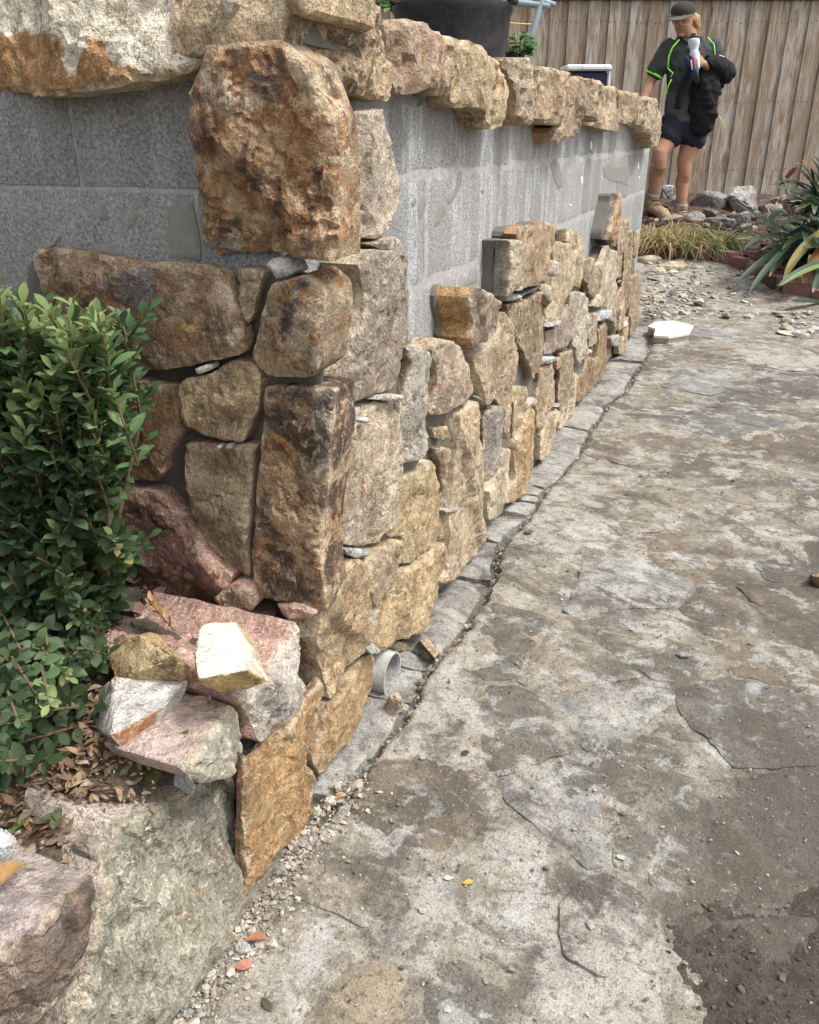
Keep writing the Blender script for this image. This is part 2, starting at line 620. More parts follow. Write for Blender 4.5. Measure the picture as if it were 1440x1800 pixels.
def grime_at(x, y):
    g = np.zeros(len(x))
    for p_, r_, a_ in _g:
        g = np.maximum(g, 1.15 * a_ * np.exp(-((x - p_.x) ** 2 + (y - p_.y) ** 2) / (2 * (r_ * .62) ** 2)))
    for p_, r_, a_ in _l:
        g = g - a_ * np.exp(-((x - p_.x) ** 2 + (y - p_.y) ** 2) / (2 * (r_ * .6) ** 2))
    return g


_l = [(on_ground(*p_), r_, a_) for p_, r_, a_ in [((1120, 1700), .09, .9), ((1080, 1770), .07, .8), ((880, 1560), .12, .5), ((960, 1340), .10, .3)]]


def haze_at(x, y):
    return -1.9 * np.minimum(grime_at(x, y), 0)


def slab(name, parent, mat, frame, poly, off=0.0, T=0.1, h=0.008, rough=1.0, chamfer=0.006, facets=3,
         tint=(0.3, 0.25, 0.18), side=None, rust=0.0, dark=0.0, jit=0.004, tilt=0.0, terr=0.004, facet_k=0.5,
         haze=0.0, on_terrain=False, taper=0.0, extra=None, recess=0.02, patches=None, upright=False, inset=0.0, back=None, grime=None, K=9, gk=1.0):
    """a stone with a traced outline on its face plane and a real thickness behind it"""
    SEED[0] += 1
    sd = SEED[0]
    rs = np.random.RandomState(sd)
    P = np.asarray(poly, float)
    if area2(P) < 0: P = P[::-1]
    ext = max(np.ptp(P[:, 0]), np.ptp(P[:, 1]))
    mn = min(np.ptp(P[:, 0]), np.ptp(P[:, 1]))
    h = min(h, max(mn / 5, 0.0025))
    B, NN = resample(P, h, sd, min(jit, mn * 0.05))
    if area2(B) < 0: B, NN = B[::-1], NN[::-1]
    if inset: B = B - NN * inset
    lo, hi = B.min(0), B.max(0)
    gx = np.arange(lo[0], hi[0], h)
    gy = np.arange(lo[1], hi[1], h * 0.866)
    X, Y = np.meshgrid(gx, gy)
    X = X + (np.arange(len(gy)) % 2)[:, None] * h * 0.5
    q = np.stack([X.ravel(), Y.ravel()], 1) + rs.uniform(-0.18, 0.18, (X.size, 2)) * h
    q = q[inside(B, q)]
    if len(q):
        q = q[edge_dist(B, q) > h * 0.55]
    allp = np.concatenate([B, q]) if len(q) else B
    nb = len(B)
    vs, es, fs, ov, _, _ = delaunay_2d_cdt([Vector(p) for p in allp.tolist()], [], [list(range(nb))], 1, 1e-7)
    V2 = np.array([tuple(v) for v in vs])
    tri = [list(f) for f in fs]
    # loop of boundary vertices in the output
    vmap = {}
    for oi, src in enumerate(ov):
        for s_ in src: vmap[s_] = oi
    ring = [vmap[i] for i in range(nb)]
    # heights
    d = edge_dist(B, V2)
    c = V2.mean(0)
    q3 = np.concatenate([V2, np.full((len(V2), 1), sd * 1.91)], 1)
    z = np.zeros(len(V2))
    for k in range(facets):
        th = rs.uniform(0, 2 * math.pi)
        if upright: th = (0 if rs.random_sample() < .5 else math.pi) + rs.normal(0, .35)
        dr = np.array([math.cos(th), math.sin(th)])
        proj = (V2 - c) @ dr
        r0 = np.quantile(proj, rs.uniform(0.45, 0.85))
        sl = rs.uniform(0.2, facet_k + .1)
        z = np.minimum(z, -sl * np.maximum(proj - r0 + 0.010 * fbm(q3 / 0.05, sd + k, 3), 0))
    if facets:
        qw = V2 + 0.010 * np.stack([fbm(q3 / 0.06, sd + 71, 3), fbm(q3 / 0.06, sd + 73, 3)], 1)
        for k in range(K):
            s_ = np.array([rs.uniform(lo[0], hi[0]), rs.uniform(lo[1], hi[1])])
            g_ = (s_ - c) / max(ext, 1e-6) * rs.uniform(.05, .32) * gk + rs.normal(0, .045, 2) * gk
            z = np.minimum(z, rs.uniform(0, .004) - (qw - s_) @ g_)
        z = z - np.quantile(z, .9)
    z = np.maximum(z, -recess + .003 * fbm(q3 / 0.05, sd + 77, 3))
    z = z + rough * (0.0028 * fbm(q3 / 0.12, sd + 5, 3) + 0.0036 * fbm(q3 / 0.03, sd + 9, 4, 0.7))
    rd = np.abs(fbm(q3 / 0.07, sd + 21, 4, 0.55))
    z = z - rough * 0.0045 * np.clip(0.10 - rd, 0, 1) / 0.10
    if terr:
        tt = fbm(q3 / np.array([0.11, 0.16, 1]), sd + 31, 3) * 5
        fl = np.floor(tt); fr = tt - fl
        z = z + terr * (fl + np.clip((fr - 0.86) / 0.14, 0, 1))
    ch = chamfer * (1 + 0.8 * fbm(q3 / 0.05, sd + 41, 2))
    rad = np.maximum(chamfer * 1.5, h * .8)
    z = z - ch * (1 - np.clip(d / rad, 0, 1)) ** 2
    z = z + tilt * (V2[:, 0] - c[0])
    if extra is not None:
        z = z + extra(V2, z)
    side = side or tint
    verts = [np.concatenate([V2, z[:, None]], 1)]
    tf = np.tile(np.array(tint)[None], (len(V2), 1))
    for pp, pt_ in (patches or []):
        wob = np.stack([fbm(q3 / 0.03, sd + 61, 4, .6), fbm(q3 / 0.03, sd + 67, 4, .6)], 1) * 0.016
        tf[inside(np.array(pp), V2 + wob)] = pt_
    tin = [tf]
    edg = [np.exp(-d / 0.007) * 0.9]
    faces = tri
    # make sure the ring runs with the front triangles
    rz = z[ring]
    rb = V2[ring]
    nring = max(2, int(T / (h * 1.5)) + 1)
    prev = np.array(ring)
    base_n = len(V2)
    for j in range(1, nring + 1):
        f = j / nring
        depth = rz * (1 - f) - T * f
        q4 = np.stack([rb[:, 0], rb[:, 1], depth], 1) + sd * 0.77
        ins = rough * (0.0035 * fbm(q4 / 0.05, sd + 51, 4, 0.6)) * min(1, f * 3) - 0.003 * math.sin(min(f * 6, 1) * math.pi) * 0 + taper * f
        pos = rb - NN * ins[:, None] * min(1.0, mn / 0.06)
        verts.append(np.concatenate([pos, depth[:, None]], 1))
        w = min(1.0, j / 1.0)
        tin.append(np.tile((np.array(side) * w + np.array(tint) * (1 - w))[None], (nb, 1)))
        edg.append(np.full(nb, 0.35 if j == 1 else 0.0))
        cur = np.arange(base_n, base_n + nb)
        nx = np.roll(np.arange(nb), -1)
        faces = faces + [[int(prev[i]), int(cur[i]), int(cur[nx[i]]), int(prev[nx[i]])] for i in range(nb)]
        prev = cur
        base_n += nb
    faces = faces + [[int(i) for i in prev[::-1]]]
    A = np.concatenate(verts)
    fr_ = frame.shifted(off)
    bk = np.array(fr_.n if back is None else -Vector(back), float).reshape(3)
    dep = np.concatenate([np.zeros(len(V2))] + [np.full(nb, -T * (j + 1) / nring) for j in range(nring)])
    A[:, 2] -= dep
    W = (dep[:, None] * bk[None] + np.array(fr_.o)[None] + A[:, :1] * np.array(fr_.ea)[None] + A[:, 1:2] * np.array(fr_.eb)[None] + A[:, 2:3] * np.array(fr_.n)[None])
    # winding: (ea, eb, n) may be left-handed
    if Vector(fr_.ea).cross(Vector(fr_.eb)).dot(Vector(fr_.n)) < 0:
        faces = [f[::-1] for f in faces]
    if on_terrain:
        W[:, 2] += gz(W[:, 0], W[:, 1])
    attrs = {'tint': ('FLOAT_COLOR', np.concatenate(tin)), 'edge': ('FLOAT', np.concatenate(edg))}
    if haze is not None and mat is M_PAVE:
        attrs['haze'] = ('FLOAT', haze + haze_at(W[:, 0], W[:, 1]))
    if mat is M_PAVE:
        attrs['grime'] = ('FLOAT', grime_at(W[:, 0], W[:, 1]))
    o = mesh_obj(name, W, faces, mat, parent, None, 24 if mat is M_ROCK else 38, attrs)
    if mat is M_ROCK:
        o['rust'] = float(rust); o['dark'] = float(dark)
    return o


def unproj(pts, frame):
    return [frame.ab(frame.hit(x, y)) for x, y in pts]


CROP = {'P': (0, 0, 1), 'Z1': (0, 0, 2), 'Z3': (0, 420, 3.104), 'Q1': (400, 400, 4), 'Q2': (420, 640, 4), 'Q3': (600, 560, 5.143),
        'Q4': (600, 800, 5.143), 'Q5': (780, 480, 6), 'Q6': (820, 620, 6), 'Q7': (880, 380, 8), 'Q8': (970, 330, 8), 'Q9': (960, 480, 7.2),
        'Q10': (680, 20, 2.88), 'Q11': (180, 600, 5.143), 'Q12': (160, 850, 4.8), 'Q13': (160, 1060, 3.4286), 'Q14': (0, 1300, 3),
        'Q15': (430, 1000, 2.722)}


def px(crop, pts):
    x0, y0, s = CROP[crop]
    return [(x0 + x / s, y0 + y / s) for x, y in pts]


# stone colours
TAN = (0.400, 0.300, 0.185); BRN = (0.265, 0.180, 0.105); GRY = (0.330, 0.275, 0.210); ORG = (0.36, 0.21, 0.095)
CRM = (0.53, 0.445, 0.31); DBR = (0.175, 0.115, 0.070); PNK = (0.46, 0.275, 0.22); RED = (0.130, 0.070, 0.050)
OLV = (0.300, 0.235, 0.140); GRN = (0.240, 0.225, 0.170); SLT = (0.33, 0.345, 0.34); WHT = (0.60, 0.57, 0.52); PUR = (0.225, 0.165, 0.140)

wall = thing('stone_wall', 'tall half-clad retaining wall of grey concrete blocks faced with rough tan stones', 'wall', tuple(CORNER))

# ---- concrete blocks: two leaves of blocks with mortar between
COURSE, BL, JT = 0.205, 0.400, 0.008
Z_TOP = 0.900 + COURSE


def block(parent, frame, a0, a1, z0, z1, depth=0.14, lime=1.0, pinkf=None):
    SEED[0] += 1
    sd = SEED[0]
    n1 = max(2, int((a1 - a0) / 0.02)); n2 = max(2, int((z1 - z0) / 0.02))
    g1 = np.linspace(a0, a1, n1 + 1); g2 = np.linspace(z0, z1, n2 + 1)
    A, Bz = np.meshgrid(g1, g2, indexing='ij')
    pts = np.stack([A.ravel(), Bz.ravel()], 1)
    de = np.minimum.reduce([pts[:, 0] - a0, a1 - pts[:, 0], pts[:, 1] - z0, z1 - pts[:, 1]])
    q3 = np.concatenate([pts, np.full((len(pts), 1), sd * 2.3)], 1)
    zz = 0.0018 * fbm(q3 / 0.06, sd, 3) - 0.003 * np.exp(-de / 0.004)
    f = []
    for i in range(n1):
        for j in range(n2):
            k = i * (n2 + 1) + j
            f.append([k, k + n2 + 1, k + n2 + 2, k + 1])
    nb = len(pts)
    W = np.array(frame.o)[None] + pts[:, :1] * np.array(frame.ea) + pts[:, 1:2] * np.array(frame.eb) + zz[:, None] * np.array(frame.n)
    rim = [i * (n2 + 1) for i in range(n1 + 1)] + [n1 * (n2 + 1) + j for j in range(1, n2 + 1)] + \
          [i * (n2 + 1) + n2 for i in range(n1 - 1, -1, -1)] + [j for j in range(n2 - 1, 0, -1)]
    Wb = W[rim] - np.array(frame.n) * depth
    m = len(rim)
    f += [[rim[(i + 1) % m], rim[i], nb + i, nb + (i + 1) % m] for i in range(m)]
    f.append([nb + i for i in range(m)])
    W = np.concatenate([W, Wb])
    if Vector(frame.ea).cross(Vector(frame.eb)).dot(Vector(frame.n)) < 0:
        f = [x[::-1] for x in f]
    pk = pinkf(W) if pinkf else np.zeros(len(W))
    mesh_obj('block', W, f, M_BLOCK, parent, None, 30, {'lime': ('FLOAT', np.full(len(W), lime)), 'pink': ('FLOAT', pk)})


F_BR = FR.shifted(-S_BLOCK)
F_BL = FL.shifted(-S_BLOCK_L)
# corner of the block wall in the axes of each frame
AL_END = 5.075
a_start = AL_C + S_BLOCK_L + 0.04
joint_phase = 1.815
for k in range(-1, 5):
    z1 = 0.900 - COURSE * k + 0 * 1
    z0 = z1 - COURSE
    if k == -1:
        z0, z1 = 0.900, 0.900 + COURSE
    sh = 0.0 if k % 2 else BL / 2
    edges_ = [a_start]
    x = joint_phase + sh - BL * 6
    while x < AL_END:
        if x > a_start + 0.05 and x < AL_END - 0.05: edges_.append(x)
        x += BL
    edges_.append(AL_END)
    for i in range(len(edges_) - 1):
        block(wall, F_BR, edges_[i] + JT / 2, edges_[i + 1] - JT / 2, z0 + JT / 2, z1 - JT / 2, lime=1.0 - 0.10 * i * (i > 4))
    # short wall, running left
    xs = [0.002 - (-0.0)]
    eL = [-1.45]
    x = -1.45 + (0.25 if k % 2 else 0.05)
    while x < -S_BLOCK - 0.06:
        eL.append(x); x += BL
    eL.append(-S_BLOCK)
    pf = lambda W: 0.9 * (1 - smooth(0.06, 0.24, np.abs((W - np.array(CORNER)) @ np.array(NR) + 0.83) * 0 + ((W - np.array(CORNER)) @ np.array(NR) + 0.78)))
    for i in range(len(eL) - 1):
        if eL[i + 1] - eL[i] < 0.05: continue
        block(wall, F_BL, eL[i] + JT / 2, eL[i + 1] - JT / 2 - (0.0 if i < len(eL) - 2 else 0.0), z0 + JT / 2, z1 - JT / 2, lime=0.30, pinkf=pf)


def box_in(frame, a0, a1, b0, b1, d0, d1):
    vs = []
    for a in (a0, a1):
        for b in (b0, b1):
            for d in (d0, d1):
                vs.append(tuple(frame.o + frame.ea * a + frame.eb * b + frame.n * d))
    f = [[0, 1, 3, 2], [4, 6, 7, 5], [0, 4, 5, 1], [2, 3, 7, 6], [0, 2, 6, 4], [1, 5, 7, 3]]
    return vs, f


def joined_boxes(name, boxes, mat, parent=None):
    V, Fc = [], []
    for vs, f in boxes:
        n = len(V)
        V += vs
        Fc += [[i + n for i in p] for p in f]
    o = mesh_obj(name, V, Fc, mat, parent)
    bm = bmesh.new(); bm.from_mesh(o.data)
    bmesh.ops.recalc_face_normals(bm, faces=bm.faces)
    bm.to_mesh(o.data); bm.free()
    return o


# bed joints and core: the mortar stands a touch behind the block faces
joined_boxes('mortar_core', [box_in(F_BR, a_start + 0.02, AL_END - 0.003, -0.15, Z_TOP - 0.004, -0.13, -0.0022),
                             box_in(F_BL, -1.44, -S_BLOCK - 0.02, -0.15, Z_TOP - 0.004, -0.13, -0.0045)], M_JOINT, wall)
# end return of the block wall
pe = F_BR.o + F_BR.ea * AL_END
FE = Frame(pe, -NR, UP, DR)
for k in range(-1, 5):
    z1 = 0.900 - COURSE * k; z0 = z1 - COURSE
    for i in range(3):
        block(wall, FE, 0.145 + 0.4 * i + (0.2 if k % 2 else 0) - 0.2 * (i == 0) * (k % 2) , 0.145 + 0.4 * (i + 1) + (0.2 if k % 2 else 0) - JT, z0 + JT / 2, z1 - JT / 2, lime=0.2)

# trowelled dabs and smears of mortar on the blocks
for fr_, pts in [(F_BR, px('Q10', [(80, 440), (180, 400), (320, 425), (300, 440), (240, 460), (180, 480), (120, 495), (95, 480)])),
                 (F_BR, [(797, 330), (806, 305), (812, 300), (813, 320), (800, 352), (788, 362), (783, 350)]),
                 (F_BR, [(768, 355), (782, 350), (785, 372), (775, 395), (762, 402), (764, 378)]),
                 (F_BR, [(735, 345), (746, 338), (749, 358), (742, 385), (735, 390), (731, 366)]),
                 (F_BR, [(720, 360), (728, 345), (733, 352), (728, 366)]),
                 (F_BR, [(968, 290), (978, 278), (985, 290), (990, 330), (980, 332), (972, 318)]),
                 (F_BR, [(1060, 292), (1070, 284), (1078, 290), (1092, 288), (1102, 284), (1106, 300), (1104, 330), (1090, 322), (1075, 322), (1062, 312)]),
                 (F_BR, [(806, 510), (815, 488), (838, 486), (842, 496), (822, 506), (812, 560), (806, 592), (798, 598)]),
                 (F_BR, [(897, 424), (910, 416), (925, 412), (950, 395), (960, 392), (925, 400), (902, 440), (898, 480), (888, 500), (886, 460)]),
                 (F_BR, [(845, 333), (851, 330), (853, 336), (848, 342)]),
                 (F_BL, [(172, 380), (178, 370), (190, 360), (193, 375), (192, 388), (183, 391), (172, 388)]),
                 (F_BL, [(222, 395), (230, 378), (243, 368), (246, 374), (240, 395), (228, 410), (223, 407)]),
                 (F_BL, [(80, 436), (94, 422), (108, 408), (110, 418), (102, 434), (92, 437)]),
                 (F_BL, [(252, 372), (258, 362), (258, 345), (253, 352)]),
                 (F_BL, [(296, 365), (310, 355), (335, 352), (350, 420), (352, 462), (300, 458), (294, 410)]),
                 (F_BL, [(150, 442), (180, 434), (230, 448), (240, 456), (200, 458)])]:
    slab('mortar_smear', wall, M_SMEAR, fr_, unproj(pts, fr_), off=0.002, T=0.006, h=0.008, rough=0.12, chamfer=0.003, facets=0, terr=0, jit=0.003)
# splashes of whitewash near the far end
M_LIME = mat_simple('lime_splash', (0.72, 0.72, 0.70), 0.1, 60, 0.8, 0)
for cx, cy, w_, h_ in [(1121, 250, 2.6, 5), (1039, 255, 1.6, 9), (1023, 317, 1.6, 8), (1122, 291, 1.2, 7), (1124, 312, 1.2, 2), (1003, 361, 1.4, 2), (916, 346, 1.3, 2)]:
    pts = [(cx + w_ * math.cos(t) * (0.8 + 0.3 * RNG.random()), cy + h_ * math.sin(t) * (0.8 + 0.3 * RNG.random())) for t in np.linspace(0, 6.28, 11)[:-1]]
    slab('lime_splash', wall, M_LIME, F_BR, unproj(pts, F_BR), off=0.0025, T=0.005, h=0.006, rough=0.05, chamfer=0.001, facets=0, terr=0, jit=0.001)

# ---- facing stones: (frame, crop, off, thickness, tint, rust, dark, outline, side tint)
ST = [
 # short face, top to bottom
 (FL,'Z1',.015,.085,(.36,.235,.13),.62,.22,[(690,158),(735,150),(820,143),(880,150),(930,148),(960,135),(990,140),(1020,165),(1060,210),(1100,290),(1135,400),(1160,520),(1168,620),(1168,760),(1170,860),(1165,925),(1080,912),(1000,908),(900,892),(820,905),(760,905),(690,915),(675,880),(655,830),(652,740),(655,640),(640,560),(632,500),(628,400),(624,330),(650,290),(660,250),(675,220),(690,190)],TAN),
 (FL,'Z3',.0,.10,(.25,.165,.10),.20,.17,[(120,85),(160,55),(270,55),(420,80),(560,100),(700,120),(900,135),(1060,150),(1190,165),(1215,180),(1240,260),(1270,350),(1300,450),(1322,540),(1325,600),(1300,645),(1200,665),(1050,690),(900,715),(780,735),(700,725),(620,680),(520,650),(420,600),(330,520),(250,430),(210,340),(180,270),(150,190)],BRN),
 (FL,'Q1',-.015,.08,TAN,.3,0,[(48,285),(110,283),(200,300),(240,320),(235,370),(205,480),(180,600),(150,680),(120,670),(75,580),(45,450),(42,360)],OLV),
 (FL,'Q1',.0,.125,(.32,.225,.125),.38,.22,[(300,400),(330,375),(430,360),(560,335),(620,390),(670,430),(690,560),(690,680),(670,800),(660,900),(640,1000),(560,1060),(470,1068),(300,1075),(230,1060),(170,1010),(110,940),(130,860),(180,740),(230,600),(270,480)],(.30,.22,.145)),
 (FL,'Q2',.0,.105,(.22,.145,.08),.34,.44,[(162,165),(300,172),(430,185),(520,200),(600,200),(630,215),(640,400),(640,600),(620,760),(600,900),(590,1000),(560,1130),(555,1300),(570,1500),(600,1640),(610,1765),(540,1745),(400,1700),(300,1690),(180,1670),(110,1650),(95,1600),(75,1480),(75,1350),(90,1150),(90,1020),(100,900),(120,650),(140,450),(145,250)],(.43,.31,.19)),
 (FL,'Q11',.0,.09,(.36,.265,.15),.16,0,[(665,480),(680,400),(730,350),(830,325),(940,290),(1040,230),(1130,185),(1180,180),(1250,205),(1310,240),(1350,300),(1370,400),(1385,500),(1360,600),(1300,760),(1265,880),(1235,945),(1180,950),(1060,930),(950,900),(860,870),(790,810),(730,740),(690,650),(670,560)],(.36,.23,.15)),
 (FL,'P',.0,.08,(.29,.225,.14),.06,0,[(313,789),(318,786),(350,783),(390,785),(443,787),(441,795),(433,802),(433,853),(433,933),(435,996),(436,1022),(429,1024),(404,1008),(379,990),(352,964),(337,940),(326,912),(321,892),(319,871),(316,826),(312,806)],(.40,.26,.19)),
 (FL,'Q11',-.005,.09,(.36,.235,.13),.34,0,[(60,480),(150,390),(250,365),(400,375),(540,385),(650,400),(665,480),(660,600),(660,720),(680,810),(690,850),(620,950),(560,1060),(520,1120),(530,1190),(490,1250),(430,1305),(300,1300),(150,1300),(60,1280),(0,1200),(-60,900),(-40,650)],(.34,.22,.16)),
 (FL,'Q12',.006,.10,(.15,.082,.06),.06,.14,[(180,72),(300,78),(420,88),(520,112),(610,190),(700,275),(770,350),(860,450),(930,560),(1020,650),(1100,720),(1185,790),(1150,870),(1160,1000),(1140,1080),(1060,1150),(900,1190),(760,1160),(600,1130),(420,1110),(310,1060),(220,990),(120,900),(50,700),(20,400),(60,200)],PNK),
 (FL,'Q12',.018,.05,DBR,0,.05,[(1040,960),(1110,890),(1180,855),(1330,900),(1345,950),(1360,1000),(1365,1070),(1320,1110),(1200,1090),(1100,1060)],PNK),
 (FL,'P',-.03,.08,OLV,.2,.05,[(-140,640),(20,650),(150,680),(185,700),(170,800),(100,870),(-60,880),(-150,800)],None),
 # long face
 (FR,'Z1',.0,.075,GRY,.05,.0,[(1212,400),(1240,375),(1300,385),(1360,375),(1375,430),(1400,480),(1415,550),(1430,650),(1425,740),(1390,810),(1350,840),(1285,840),(1275,760),(1270,650),(1260,560),(1240,480),(1215,430)],GRY),
 (FR,'Q1',.0,.07,GRY,.05,0,[(940,260),(1000,170),(1080,140),(1150,160),(1200,145),(1270,140),(1290,200),(1305,320),(1320,460),(1318,650),(1300,800),(1280,900),(1280,1010),(1250,1120),(1180,1170),(1050,1200),(960,1240),(880,1258),(828,1250),(825,1100),(840,980),(900,900),(930,800),(960,700),(975,560),(975,440),(960,330)],CRM),
 (FR,'Q2',.0,.075,(.37,.30,.215),.12,0,[(752,560),(800,545),(850,530),(880,430),(900,400),(930,280),(1000,260),(1100,280),(1150,330),(1175,380),(1170,520),(1165,700),(1150,850),(1140,1000),(1145,1090),(1080,1180),(1030,1220),(1030,1260),(960,1290),(890,1295),(800,1280),(755,1270),(750,1150),(745,900),(748,700)],CRM),
 (FR,'Q2',.005,.06,GRY,.1,0,[(765,350),(820,335),(900,300),(935,300),(925,370),(880,430),(850,500),(830,545),(800,545),(760,530)],ORG),
 (FR,'Q3',-.004,.07,(.33,.30,.245),.0,.0,[(645,260),(680,195),(760,230),(830,270),(880,290),(900,320),(905,420),(890,600),(870,800),(865,1000),(885,1080),(850,1140),(840,1220),(760,1270),(700,1300),(640,1335),(570,1370),(575,1200),(590,1080),(610,900),(640,700),(660,550),(670,420),(650,330)],DBR),
 (FR,'Q3',.004,.07,(.29,.225,.165),.14,.08,[(885,290),(920,230),(950,180),(1010,175),(1080,195),(1130,240),(1170,340),(1210,430),(1235,560),(1250,700),(1180,765),(1050,830),(950,880),(875,910),(870,850),(900,700),(920,600),(930,480),(910,380)],TAN),
 (FR,'Q4',.0,.07,(.36,.27,.15),.14,0,[(555,275),(620,220),(700,160),(810,90),(840,50),(880,40),(915,80),(940,150),(955,300),(965,500),(985,720),(970,770),(880,830),(760,910),(650,990),(600,1030),(610,900),(615,760),(540,780),(470,700),(550,560)],CRM),
 (FR,'Q4',.004,.06,(.38,.285,.185),.1,.0,[(270,970),(360,890),(430,830),(520,800),(600,765),(615,790),(605,1020),(560,1090),(480,1170),(390,1260),(300,1370),(285,1250)],TAN),
 (FR,'Q4',.006,.04,(.40,.31,.22),0,0,[(340,1340),(400,1280),(480,1190),(530,1175),(545,1195),(480,1250)],None),
 (FR,'P',.004,.07,(.38,.27,.15),.22,0,[(625,982),(648,985),(655,1000),(656,1050),(656,1100),(655,1140),(640,1160),(615,1190),(600,1222),(590,1235),(585,1190),(580,1170),(572,1130),(572,1085),(585,1060),(600,1020),(610,1000)],CRM),
 (FR,'Q4',.002,.07,(.35,.255,.14),.14,.02,[(380,1330),(470,1270),(540,1190),(580,1100),(620,1050),(740,985),(820,890),(900,830),(950,790),(1000,840),(1015,920),(1000,1060),(975,1180),(950,1320),(880,1420),(840,1530),(700,1620),(560,1700),(460,1780),(400,1790),(330,1720),(320,1660),(350,1520)],TAN),
 (FR,'Q4',-.01,.05,OLV,.2,0,[(500,1750),(580,1690),(650,1710),(700,1760),(650,1785),(560,1790)],None),
 (FR,'P',.012,.08,(.345,.265,.17),.10,0,[(816,731),(829,716),(851,705),(855,714),(857,735),(856,793),(857,858),(855,936),(851,971),(829,996),(818,1012),(797,1031),(790,1029),(791,1018),(796,1004),(800,975),(803,917),(807,878),(809,852),(812,793),(814,758)],CRM),
 (FR,'Q3',.0,.06,(.36,.275,.19),.06,0,[(890,1180),(940,1140),(990,1160),(1040,1240),(1040,1360),(1010,1500),(990,1600),(970,1560),(960,1440),(940,1330),(910,1240)],DBR),
 (FR,'Q3',.0,.04,TAN,.1,0,[(875,980),(960,950),(985,970),(980,1060),(960,1115),(910,1110),(880,1030)],TAN),
 (FR,'Q3',-.005,.04,(.36,.25,.17),.2,0,[(985,960),(1040,890),(1090,870),(1125,930),(1110,1050),(1080,1120),(1020,1130),(1000,1080)],None),
 (FR,'P',.006,.032,(.34,.215,.095),.30,.0,[(450,1330),(467,1338),(489,1305),(511,1279),(540,1246),(566,1217),(584,1197),(586,1220),(582,1236),(577,1272),(570,1294),(557,1323),(559,1349),(570,1371),(568,1404),(560,1426),(540,1455),(500,1515),(465,1568),(447,1590),(445,1500),(449,1400)],DBR),
 (FR,'Q15',.0,.08,(.265,.175,.085),.24,.12,[(345,900),(370,830),(400,740),(420,660),(450,630),(500,570),(550,500),(600,430),(660,400),(655,500),(645,590),(600,680),(550,760),(500,850),(430,930),(380,1000),(350,950)],OLV),
 (FR,'Q15',-.03,.05,SLT,0,0,[(60,885),(130,820),(215,750),(240,760),(160,850),(110,910),(70,935)],None),
 (FR,'Q15',-.025,.05,GRN,0,0,[(335,235),(390,230),(400,400),(425,470),(420,530),(355,520),(345,400)],None),
 (FR,'Q5',.035,.10,(.265,.20,.15),.12,.06,[(355,240),(390,125),(440,150),(560,230),(700,290),(690,380),(660,500),(620,570),(550,680),(480,760),(390,810),(370,700),(395,560),(370,450),(350,340)],(.46,.28,.115)),
 (FR,'Q5',.0,.05,(.44,.31,.16),.2,0,[(240,770),(330,755),(370,790),(345,840),(290,810)],None),
 (FR,'Q5',.004,.075,(.325,.245,.16),.10,.0,[(410,880),(440,840),(560,720),(620,640),(680,500),(700,380),(760,530),(800,650),(830,800),(835,950),(820,1100),(790,1200),(780,1350),(760,1500),(740,1640),(750,1760),(710,1790),(680,1700),(650,1560),(630,1400),(600,1300),(560,1370),(490,1430),(470,1300),(440,1150),(410,1000)],(.5,.42,.30)),
 (FR,'Q6',.002,.07,(.245,.215,.18),.0,.12,[(225,700),(270,600),(330,545),(400,550),(405,650),(395,800),(400,900),(390,1000),(370,1150),(330,1300),(230,1450),(220,1200),(225,900)],DBR),
 (FR,'Q6',.008,.07,(.37,.30,.205),.05,0,[(230,1450),(330,1330),(390,1200),(400,1080),(440,1010),(510,1005),(528,1040),(520,1200),(500,1400),(480,1560),(400,1700),(340,1770),(230,1790)],CRM),
 (FR,'Q5',.002,.08,(.275,.205,.13),.12,.12,[(720,330),(780,310),(880,290),(960,230),(1050,170),(1090,260),(1110,330),(1125,500),(1115,800),(1110,950),(1060,1060),(1010,1120),(950,1130),(940,1020),(890,900),(850,790),(800,650),(760,500)],DBR),
 (FR,'Q6',-.002,.07,(.34,.265,.16),.14,.03,[(560,340),(620,335),(700,370),(720,440),(680,520),(660,620),(650,750),(620,880),(590,950),(560,900),(540,760),(550,560),(540,480)],OLV),
 (FR,'Q6',.016,.08,(.33,.23,.12),.2,.0,[(580,1160),(600,980),(640,800),(665,660),(700,560),(750,560),(790,620),(795,800),(790,1000),(780,1250),(720,1370),(640,1480),(560,1600),(480,1615),(510,1450),(570,1350),(580,1230)],(.46,.36,.23)),
 (FR,'Q6',.014,.03,(.47,.36,.29),0,0,[(690,540),(740,450),(785,520),(720,590),(675,640)],None),
 (FR,'Q6',.0,.07,(.34,.265,.17),.08,.03,[(820,210),(880,130),(960,110),(970,250),(990,290),(990,400),(980,520),(920,590),(880,690),(830,800),(800,850),(795,700),(790,580),(820,400),(830,300)],ORG),
 (FR,'Q6',.004,.07,(.37,.29,.19),.06,0,[(800,870),(870,700),(930,620),(1000,590),(1015,650),(1010,780),(1000,900),(950,960),(940,1060),(870,1110),(800,1150),(795,1000)],None),
 (FR,'Q9',.004,.08,(.31,.235,.155),.06,.0,[(230,1020),(360,950),(365,1100),(340,1300),(290,1500),(270,1640),(230,1780),(220,1600),(240,1300)],(.15,.075,.045)),
 (FR,'Q6',.002,.07,(.40,.325,.225),.04,0,[(1030,840),(1025,700),(1060,560),(1090,400),(1130,230),(1160,200),(1240,230),(1225,400),(1190,550),(1140,680),(1090,780)],None),
 (FR,'Q9',.008,.08,(.28,.195,.115),.20,.04,[(430,1650),(440,1450),(480,1300),(540,1220),(600,1040),(660,1110),(680,900),(690,720),(780,600),(830,730),(870,850),(880,950),(885,1060),(800,1180),(720,1320),(660,1410),(560,1540),(490,1640)],None),
